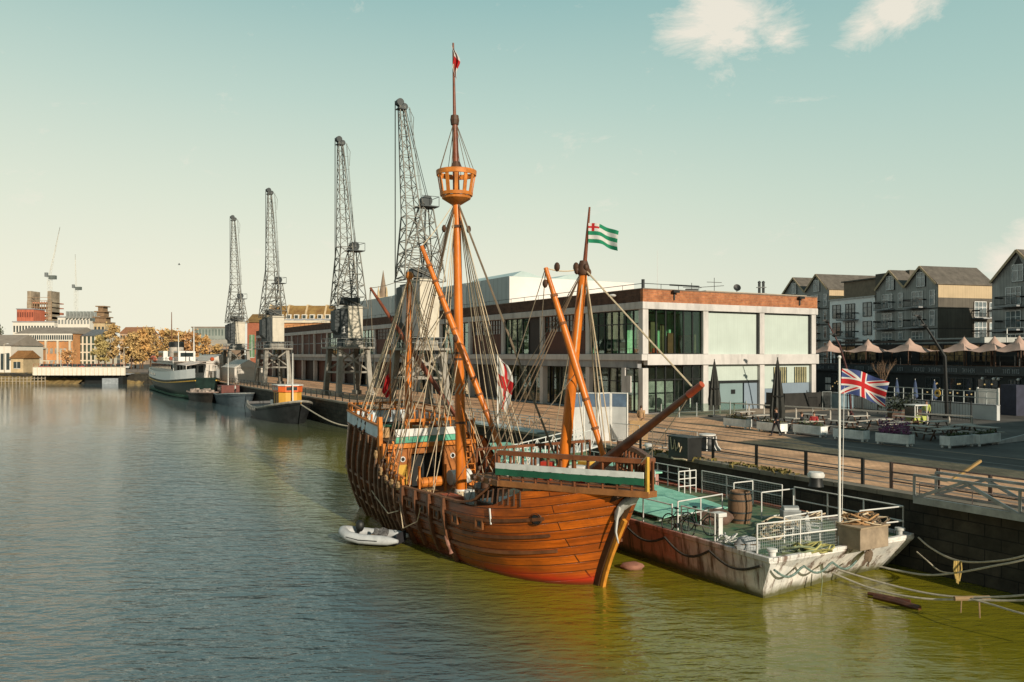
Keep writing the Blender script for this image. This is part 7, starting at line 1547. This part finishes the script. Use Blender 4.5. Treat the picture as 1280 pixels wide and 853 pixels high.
# ============================ FAR SIDE OF THE HARBOUR ====================================================
def blk(name, label, px0, px1, ytop, Y, dep, wall, roof=None, pitch=0, base=QZ, rows=0, cols=0, wmat=None, wz=(.3,.75), yaw=0, overh=.4):
    """a building whose front spans pixel columns px0-px1 at depth Y"""
    a = pd(px0,ytop,Y); c = pd(px1,ytop,Y); W_ = c.x-a.x; H_ = a.z-base
    t = thing(name, label, 'building', (a.x,Y,base), yaw)
    b = MB(); b.bx(0,W_,0,dep,-.2,H_); b.build('wall', wall, t)
    if pitch: b = MB(); b.slab([(-overh,-overh,H_-.05),(-overh,dep+overh,H_-.05),(-overh,dep/2,H_+pitch)],(W_+2*overh,0,0)); b.build('roof', roof or m_['slate'], t)
    else: b = MB(); b.bx(-.3,W_+.3,-.3,dep+.3,H_,H_+.5); b.build('roof', roof or m_['concd'], t)
    fh = H_/max(1,rows)
    for r in range(rows):
        for k in range(cols):
            cw = W_/cols; x0 = cw*k+cw*.22; x1 = cw*(k+1)-cw*.22; z0 = fh*r+fh*wz[0]; z1 = fh*r+fh*wz[1]
            b = MB(); b.bx(x0,x1,-.06,.0,z0,z1); w_ = b.build('window', wmat or m_['glassd'], t)
            if cw > 2.2: b = MB(); b.bx((x0+x1)/2-.06,(x0+x1)/2+.06,-.1,-.055,z0,z1); b.bx(x0,x1,-.1,-.056,z0-.12,z0); b.build('window_bar', m_['white'], w_)
    return t, W_, H_
obr = Mbrick('orange_brick', (.60,.27,.10), (.52,.22,.08), (.35,.25,.15), .6,.2,.02, var=.3, vs=.15); cr = M('cream_render', (.62,.55,.43), .8, var=.12, vs=.2); tn = M('tan_stone', (.54,.41,.24), .8, var=.25, vs=.4); whr = M('far_white_render', (.70,.66,.58), .8, var=.08, vs=.2); rbr = Mbrick('red_brick_far', (.36,.10,.05), (.30,.08,.04), (.3,.2,.13), .6,.2,.02, var=.3, vs=.2)  # far wall colours paled, distance haze painted in
gr = M('grey_roof', (.27,.23,.19), .8, var=.2, vs=.4); pr_ = M('pale_grey_roof', (.44,.39,.32), .8, var=.15, vs=.3)
blk('boat_shed','white boat shed with grey pitched roof at the left edge',-22,13.5,432,232,16,whr,gr,3.2,rows=1,cols=5,wz=(.1,.7))
blk('stone_lodge','small yellow stone lodge beside the white boat shed',13.5,29,448,231,8,tn,M('rust_lodge_roof', (.25,.12,.04), .8),2.2,rows=1,cols=1)
t, W_, H_ = blk('brick_offices','long orange brick office building with pale upper windows and grey roof',20,91,417,285,18,obr,gr,2.4,rows=3,cols=12,wmat=M('pale_window', (.30,.29,.25), .3, var=.5, vs=.5))
b = MB(); b.bx(0,W_,-.5,-.1,H_-2.6,H_-.1); b.build('upper_storey', whr, t); b = MB()
for i in range(26): b.bx(.8+i*.76*W_/20,1.3+i*.76*W_/20,-.56,-.5,H_-2.2,H_-.6)
b.build('upper_windows', m_['glassd'], t)
for i in range(5): b = MB(); b.bx(2+i*4.2,2.5+i*4.2,-.8,-.1,0,H_-2.6); b.build('pier', cr, t)
blk('brick_wing','dark orange brick wing with large openings at the left, behind the lodge',-12,26,436,262,14,obr,pr_,2.0,rows=2,cols=8)
blk('glass_offices','cream office block with tall dark green windows',93,119,420,290,16,cr,M('blue_grey_roof',(.14,.15,.16),.7),2.5,rows=4,cols=5,wmat=M('green_dark_glass', (.05,.075,.06), .1, var=.5, vs=.4),wz=(.08,.92))
blk('white_flats','tall white office block with rooftop fins behind the cream offices',72,112,397,400,20,whr,None,0,rows=5,cols=10,wmat=M('soft_grey_window', (.24,.25,.24), .4, var=.3))
a = pd(72,389,398); t = thing('roof_fins','row of pale rooftop fins above the white office block','rooftop fins',(a.x+4,398,pd(72,398,398).z)); 
for i in range(9): b = MB(); b.bx(i*1.7,i*1.7+.35,0,4,0,3.4); b.build('fin', M('pale_fin', (.34,.36,.34), .6) if 'pale_fin' not in bpy.data.materials else bpy.data.materials['pale_fin'], t)
blk('red_cabins','stack of red site cabins beside the construction frame',21,42,387,414,10,Mrib('red_cabin_paint', (.46,.13,.07), 2.2, (1,1,0), .7, .45, .4, .3),None,0,rows=5,cols=7,wmat=M('cabin_dark', (.18,.05,.03), .6))
blk('low_pale_block','low pale concrete block under the construction frame',16,68,403,409,14,whr,None,0,rows=3,cols=14)
a = pd(34,443,425); t = thing('construction_frame','unfinished building frame with two stair cores and red scaffold floors','building',(a.x,425,QZ)); sx = 425/F
tp = lambda y: CAMH-(y-HZ)/F*425-QZ
for x0, x1, yy in ((0,5,364),(25.5,30,364)): b = MB(); b.bx(x0*sx,x1*sx,0,8,0,tp(yy)); b.build('stair_core', M('grey_core', (.30,.24,.17), .8, var=.5, vs=.3) if 'grey_core' not in bpy.data.materials else bpy.data.materials['grey_core'], t)
for k, yy in enumerate((378,384,390,396,402,408)): b = MB(); b.bx(0,30*sx,.5,12,tp(yy)-(.5 if k < 2 else 1.2),tp(yy)); b.build('floor_slab', M('red_scaffold', (.45,.17,.10), .8, var=.5, vs=.4) if 'red_scaffold' not in bpy.data.materials else bpy.data.materials['red_scaffold'], t)
b = MB()
for i in range(11): b.bar((i*3*sx,.2,0),(i*3*sx,.2,tp(377)),.35)
for yy in range(372,412,4): b.bar((0,0,tp(yy)),(30*sx,0,tp(yy)),.22)
b.build('scaffold', M('scaffold_tan', (.30,.20,.12), .8), t)
def tcrane(label, pts, Y, r, mat):
    P = [pd(x,y,Y) for x,y in pts]; t = thing('tower_crane', label, 'crane', (P[0].x,Y,QZ)); o = t.location
    b = MB(); top = P[0]-o; n = 14
    for sx_ in (-1,1):
        for sy_ in (-1,1): b.bar((sx_*.8,sy_*.8,0),(sx_*.8,sy_*.8,top.z),r)
    for i in range(n): z0, z1 = top.z*i/n, top.z*(i+1)/n; s = 1 if i%2 else -1; b.bar((-.8*s,-.8,z0),(.8*s,-.8,z1),r*.7); b.bar((-.8*s,.8,z0),(.8*s,.8,z1),r*.7)
    b.build('mast', mat, t)
    b = MB(); J0, J1 = P[0]-o, P[1]-o; 
    for s in (-.6,.6): b.bar(J0+V3((s,0,0)),J1,r*.9)
    b.bar(J0+V3((0,0,1.4)),J1,r*.9)
    for i in range(12): p = J0.lerp(J1,i/12); f = 1-i/12; b.bar(p+V3((-.6*f,0,0)),p.lerp(J1,.06)+V3((.6*f,0,1.0*f)),r*.6)
    b.build('jib', mat, t)
    b = MB(); b.box(P[0]-o+V3((1.6,0,-.4)),(3.4,2,2)); b.build('machinery', M('crane_dark_machinery', (.12,.14,.13), .6) if 'crane_dark_machinery' not in bpy.data.materials else bpy.data.materials['crane_dark_machinery'], t)
    b = MB(); b.box(P[0]-o+V3((-.9,-1.4,.9)),(1.4,1.2,2.2)); b.build('cab', m_['steel'], t); return t
tcrane('luffing tower crane with its jib raised over the construction frame', [(62,346),(75,284)], 430, .16, M('pale_crane_steel', (.62,.62,.56), .6))  # steel colour paled to stand for distance haze
tcrane('faint tower crane with near upright jib right of the first', [(95,360),(94,318)], 520, .14, bpy.data.materials['pale_crane_steel'])
t, W_, H_ = blk('stepped_tower','tan tower with stepped overhanging top storeys behind the trees',117,131,404,330,8,tn,M('brown_top_roof', (.22,.14,.08), .8),0,rows=3,cols=3)
for k, (w_, z) in enumerate(((2.2,0),(1.5,2.3),(1.0,4.4))): b = MB(); b.bx(W_/2-w_,W_/2+w_,1,5,H_+z+.5,H_+z+2.2); b.bx(W_/2-w_-.8,W_/2+w_+.8,.4,5.6,H_+z+2.2,H_+z+2.6); b.build('top_storey', M('brown_storey', (.25,.16,.09), .8) if 'brown_storey' not in bpy.data.materials else bpy.data.materials['brown_storey'], t)
blk('hill_terrace','row of pinkish houses on the rise behind the autumn trees',150,182,417,420,14,M('pinkish_render', (.42,.30,.21), .8, var=.3, vs=.2),M('rust_tile_roof', (.30,.14,.07), .8),3.5,rows=4,cols=9)
blk('grey_offices','grey glass offices with flat dark roof right of the trees',240,288,410,340,16,M('grey_green_clad', (.26,.29,.26), .5, var=.25, vs=.2),gr,0,rows=4,cols=12,wmat=M('pale_green_glass', (.16,.20,.18), .2, var=.4, vs=.3),wz=(.2,.85))
blk('quay_depot','low pinkish depot with pale front behind the passenger ship',252,290,432,262,12,M('depot_tan', (.36,.24,.16), .8, var=.2, vs=.3),pr_,2,rows=1,cols=5)
mossr = M('mossy_tile_roof', (.23,.12,.04), .85, c2=(.34,.22,.07), vs=.35, dirt=.35)
blk('brick_warehouse_far','orange red brick gable block with rust roof rising between the cranes',309,333,403,232,12,rbr,mossr,2.6,rows=1,cols=2,wmat=M('green_window', (.12,.22,.12), .4))
t, W_, H_ = blk('mansard_block','long brick block with mossy mansard roof and dormers above the shed',333,411,401,225,12,obr,None,0)
b = MB(); b.slab([(0,-.3,H_),(0,3.2,H_+4.3),(0,9,H_+4.3),(0,12,H_)],(W_,0,0)); b.build('mansard_roof', mossr, t)
for i in range(8): b = MB(); x = 1.2+i*W_/8; b.bx(x,x+1.3,-.2,2,H_+.4,H_+1.7); d_ = b.build('dormer', whr, t); b = MB(); b.bx(x+.2,x+1.1,-.26,-.2,H_+.6,H_+1.5); b.build('window', m_['glassd'], d_)
for i in (0,5.2,10.3,15.6): b = MB(); b.slab([(i,-.4,H_),(i,3.2,H_+4.6),(i,9,H_+4.6),(i,12,H_)],(.5,0,0)); b.build('party_wall', tn, t)
b = MB(); b.bx(-.2,W_+.3,-.5,0,H_-.6,H_); b.build('white_cornice', cr, t)
a = pd(479,443,300); t = thing('church_spire','slender stone church spire rising behind the shed and cranes','spire',(a.x,300,QZ)); z1 = pd(479,338,300).z-QZ; z0 = pd(479,372,300).z-QZ
b = MB(); b.bx(-1.9,1.9,-1.9,1.9,0,z0); b.build('tower', tn, t); b = MB(); b.lathe((0,0,z0),[(1.75,0),(.9,(z1-z0)*.45),(.05,z1-z0)],8); b.build('spire', M('spire_stone', (.24,.18,.13), .9, var=.25, vs=.6), t)
for s in ((-1,-1),(1,-1)): b = MB(); b.lathe((s[0]*1.5,s[1]*1.5,z0),[(.45,0),(.35,2),(.03,4.2)],6); b.build('pinnacle', tn, t)
# swing bridge and the rough bank below it
bo = pd(42,443,214); t = thing('swing_bridge','low white plate girder swing bridge with ribbed side spanning the dock entrance','bridge',(bo.x,214,QZ)); Lb = (157-42)*214/F
b = MB(); b.bx(0,Lb,0,5,-.2,.15); b.build('deck', m_['concd'], t); b = MB(); b.bx(0,Lb,-.2,0,-.35,1.75); g_ = b.build('girder', M('white_girder', (.72,.67,.58), .6, var=.1), t)
b = MB()
for i in range(22): b.bx(i*Lb/21-.1,i*Lb/21+.1,-.3,-.2,-.3,1.75)
b.bx(0,Lb,-.32,-.2,1.75,1.88); b.build('stiffener', cr, g_)
b = MB(); b.bx(0,Lb,-.05,.05,2.6,2.68)
for i in range(20): b.bx(i*Lb/19-.04,i*Lb/19+.04,-.04,.04,1.88,2.65)
b.build('handrail', rbr, t)
bankm = M('weedy_stone_bank', (.20,.13,.05), .9, c2=(.30,.22,.09), vs=.5, bump=.5, bs=3)
def bank(label, x0, x1):
    a = pd(x0,443,219).x; c = pd(x1,443,219).x; t = thing('stone_bank', label, 'bank', (a,219,0)); rows = []; r_ = random.Random(x0); n = max(4,int((c-a)/.8))
    for j in range(6): rows.append([V3(((c-a)*i/n, -4+1.6*j*.9+r_.uniform(-.3,.3), -.2+2.9*(j/5)**.8+r_.uniform(-.2,.2))) for i in range(n+1)])
    b = MB(); b.grid(rows); b.build('slope', bankm, t)
bank('weedy brown stone bank left of the bridge opening', -40, 108); bank('weedy brown stone bank between bridge and passenger ship', 154, 186)
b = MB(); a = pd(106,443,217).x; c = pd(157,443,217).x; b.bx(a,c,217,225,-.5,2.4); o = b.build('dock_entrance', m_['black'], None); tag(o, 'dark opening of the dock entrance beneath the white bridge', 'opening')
t = thing('mooring_pontoon','pale concrete pontoon in the dock entrance under the bridge','pontoon',(pd(130,443,214).x,213,0)); b = MB(); b.bx(0,4.4,0,3,-.2,1.5); b.build('block', M('bluish_concrete', (.28,.31,.33), .8), t); b = MB(); b.bx(4.5,5.6,-.5,2,-.3,1.9); b.build('fender_pile', m_['black'], t)
t = thing('timber_jetty','row of pale jetty posts and rails along the left bank','jetty',(pd(-10,443,214).x,213.5,0)); b = MB()
for i in range(16): b.bar((i*.95,0,-.5),(i*.95,0,1.9),.16)
for z in (.7,1.5): b.bar((0,0,z),(14.3,0,z),.12)
b.build('frame', M('pale_jetty_wood', (.36,.30,.22), .8), t)
t = thing('covered_walkway','white framed covered walkway beside the brick offices','walkway',(pd(29,443,240).x,240,QZ)); Lw = 33*240/F; b = MB(); b.bx(-.2,Lw,0,2.5,3.1,3.4); b.build('roof', cr, t)
for i in range(5): b = MB(); b.bar((i*Lw/4.2,0,0),(i*Lw/4.2,0,3.1),.25); b.build('post', cr, t)
# cars parked in a row above the bridge
def car(label, loc, rz, paint):
    t = thing('parked_car', label, 'car', loc, rz, 'cars parked above the bridge')
    b = MB(); b.prism([(-2.1,-.82),(2.0,-.82),(2.15,-.5),(2.15,.5),(2.0,.82),(-2.1,.82)],.28,.85); b.build('body', paint, t, bev=.08)
    b = MB(); b.add([(-1.7,-.75,.85),(1.0,-.75,.85),(1.0,.75,.85),(-1.7,.75,.85),(-1.2,-.62,1.45),(.3,-.62,1.45),(.3,.62,1.45),(-1.2,.62,1.45)],[(3,2,1,0),(0,1,5,4),(1,2,6,5),(2,3,7,6),(3,0,4,7)]); b.build('windows', m_['glassd'], t)
    b = MB(); b.bx(-1.22,.32,-.63,.63,1.44,1.5); b.build('roof', paint, t, bev=.03)
    for x in (-1.3,1.3):
        for y in (-.78,.78): b = MB(); b.tube((x,y-.1,.32),(x,y+.1,.32),.32,.32,12); b.build('wheel', m_['black'], t)
pc = {'dark grey':M('car_dark_grey',(.05,.055,.06),.3,.3),'silver':M('car_silver',(.35,.36,.36),.3,.4),'white':M('car_white',(.5,.5,.48),.3),'red':M('car_red',(.35,.04,.05),.3),'black':M('car_black',(.015,.015,.017),.25)}
for i,(px,k,lb) in enumerate(((57,'red','red car parked by the brick offices, leftmost of the row'),(66,'dark grey','dark grey car right of the leftmost red car'),(77,'silver','silver car parked under the pale lamp post'),(85,'white','white car second from the pale lamp post'),(93,'dark grey','dark grey car left of the bright red car'),(103,'red','bright red car near the middle of the row'),(112,'black','black car right of the bright red car'),(121,'silver','silver car below the stepped tower'),(131,'black','black car below the tall trees'),(140,'dark grey','dark grey car right of the tall trees'),(150,'silver','silver car near the right end of the row'),(160,'white','white car parked last at the right, by the passenger ship'))):
    car(lb, (pd(px,443,236+(i%3)*2).x,236+(i%3)*2,QZ+.9), R(rnd.choice((90,80,100,10))), pc[k])
b = MB(); b.bx(-130,-97,232,246,QZ,QZ+.9); struct('car_park', b, M('car_park_tarmac',(.12,.11,.10),.9))
def lamp(label, px, Y, h):
    t = thing('street_lamp', label, 'street lamp', (pd(px,443,Y).x,Y,QZ)); b = MB(); b.tube((0,0,0),(0,0,h),.1,.06,7); b.build('post', cr, t); b = MB(); b.bar((0,0,h),(.9,0,h+.15),.08); b.build('arm', cr, t); b = MB(); b.blob((1.0,0,h+.1),.4,.18,.12); b.build('lamp_head', m_['white'], t)
lamp('pale lamp post above the left end of the bridge', 76, 228, 6.5); lamp('lamp post near the right end of the bridge', 155, 226, 7.0); lamp('tall lamp post left of the trees by the lodge', 5, 226, 8)
# trees
bark = M('tree_bark',(.10,.06,.035),.9)
def tree(label, px, Y, ytop, wpx, lm, seed, dens=900, name='autumn_tree', cone=.75):
    r_ = random.Random(seed); h = CAMH-(ytop-HZ)/F*Y-QZ; wd = wpx*Y/F/2*.9; dens = int(dens*.8); t = thing(name, label, 'tree', (pd(px,443,Y).x,Y,QZ)); b = MB()
    b.path([(0,0,0),(.1,0,h*.3),(.0,.1,h*.62)],.28,7,.09); 
    ends = []
    for i in range(9):
        a = r_.uniform(0,6.28); p = V3((.05,0,h*r_.uniform(.22,.5))); e = V3((math.cos(a)*wd*r_.uniform(.4,.85), math.sin(a)*wd*r_.uniform(.4,.8), h*r_.uniform(.45,.9))); ends.append(e); b.path([p,p.lerp(e,.5)+V3((0,0,.3)),e],.11,5,.03)
    b.build('trunk', bark, t); b = MB(); cl = [(e, r_.uniform(.25,.5)*wd) for e in ends]+[(V3((r_.uniform(-.3,.3)*wd,r_.uniform(-.3,.3)*wd,h*r_.uniform(.75,.93))), r_.uniform(.25,.42)*wd) for _ in range(5)]+[(V3((r_.uniform(-.8,.8)*wd,r_.uniform(-.6,.6)*wd,h*r_.uniform(.3,.7))), r_.uniform(.25,.45)*wd) for _ in range(8)]
    for k in range(dens):
        c, s = r_.choice(cl); p = c+V3((r_.gauss(0,.55),r_.gauss(0,.55),r_.gauss(0,.5)))*s*1.1
        if p.z < h*.16 or p.z > h: continue
        L_ = r_.uniform(.22,.5); d1 = V3((r_.uniform(-1,1),r_.uniform(-1,1),r_.uniform(-1,1))).normalized()*L_; d2 = d1.cross(V3((r_.uniform(-1,1),r_.uniform(-1,1),r_.uniform(-1,1)))).normalized()*L_*.7; b.quad(p-d1,p+d2,p+d1,p-d2)
    b.build('crown', lm, t)
lo = M('orange_leaves',(.56,.33,.12),.9,var=.5,vs=.8); lb_ = M('brown_gold_leaves',(.48,.32,.13),.9,var=.5,vs=.8); lg_ = M('olive_leaves',(.42,.33,.13),.9,var=.5,vs=.8); lgr = M('grey_green_leaves',(.12,.14,.09),.9,var=.4,vs=.8); lrd = M('russet_leaves',(.50,.28,.12),.9,var=.5,vs=.8)  # leaf colours lightened, haze painted in
for a in (('loose gold tree left of the tall pair, before the glass offices',123,238,413,17,lg_,1,900),('tallest brown gold tree with green grey tip above the car row',141,240,403,20,lb_,2,1200),('small orange tree right of the tallest tree',157,244,418,18,lo,3,800),('low russet tree before the pink terrace',169,250,420,16,lrd,4,700),('broad brown tree left of the passenger ship',188,246,408,26,lb_,5,1300),('broad orange tree behind the passenger ship mast',205,252,407,24,lo,6,1200),('dense orange brown tree right of the ship mast',222,250,411,24,lrd,7,1200),('rust coloured tree beside the grey offices',238,248,410,22,lrd,8,1100),('thin orange tree in front of the grey offices',256,256,416,14,lo,9,600),('dark bushy tree low at the passenger ship stern',175,240,428,14,lb_,10,600),('gold tree between the tallest tree and the russet one',164,239,411,26,lb_,21,1100),('wide gold tree at the right end of the car row',178,241,410,24,lo,22,1100),('brown tree directly behind the ship bridge',213,249,410,26,lb_,23,1200),('gold brown tree left of the grey offices',230,251,412,22,lb_,24,1000),('bushy orange tree low behind the ship funnel',246,252,414,22,lo,25,900),('slim gold tree right of the loose gold one',131,241,414,18,lg_,26,800),('small brown tree among the brick offices',84,268,436,16,lrd,11,500),('grey green tree at the left edge behind the boat shed',-2,300,386+14,14,lgr,12,500),('low brown tree between tents and grey offices',272,258,430,20,lb_,13,700)): tree(*a)
# distant wooded rise
b = MB(); rows = []
for j in range(5): rows.append([V3((-900+i*40, 640+60*j, QZ-.5+(4+3.5*math.sin(i*.7)+3*math.sin(i*.31+1))*math.sin(PI*min(1,j/4*.9+.1))**.7)) for i in range(60)])
b.grid(rows); struct('wooded_rise', b, M('hazy_rise',(.30,.24,.16),.95,var=.3,vs=.05))
# gull
t = thing('flying_gull','small gull gliding in the sky left of the cranes','gull',pd(224,331,120),R(20)); b = MB(); b.blob((0,0,0),.2,.06,.06,8,6); b.add([(-.05,.03,.02),(.1,.03,.02),(.05,.62,.16),(-.08,.35,.14),(-.05,-.03,.02),(.1,-.03,.02),(.05,-.62,.16),(-.08,-.35,.14)],[(0,1,2,3),(7,6,5,4)]); b.build('body', m_['steel'], t)
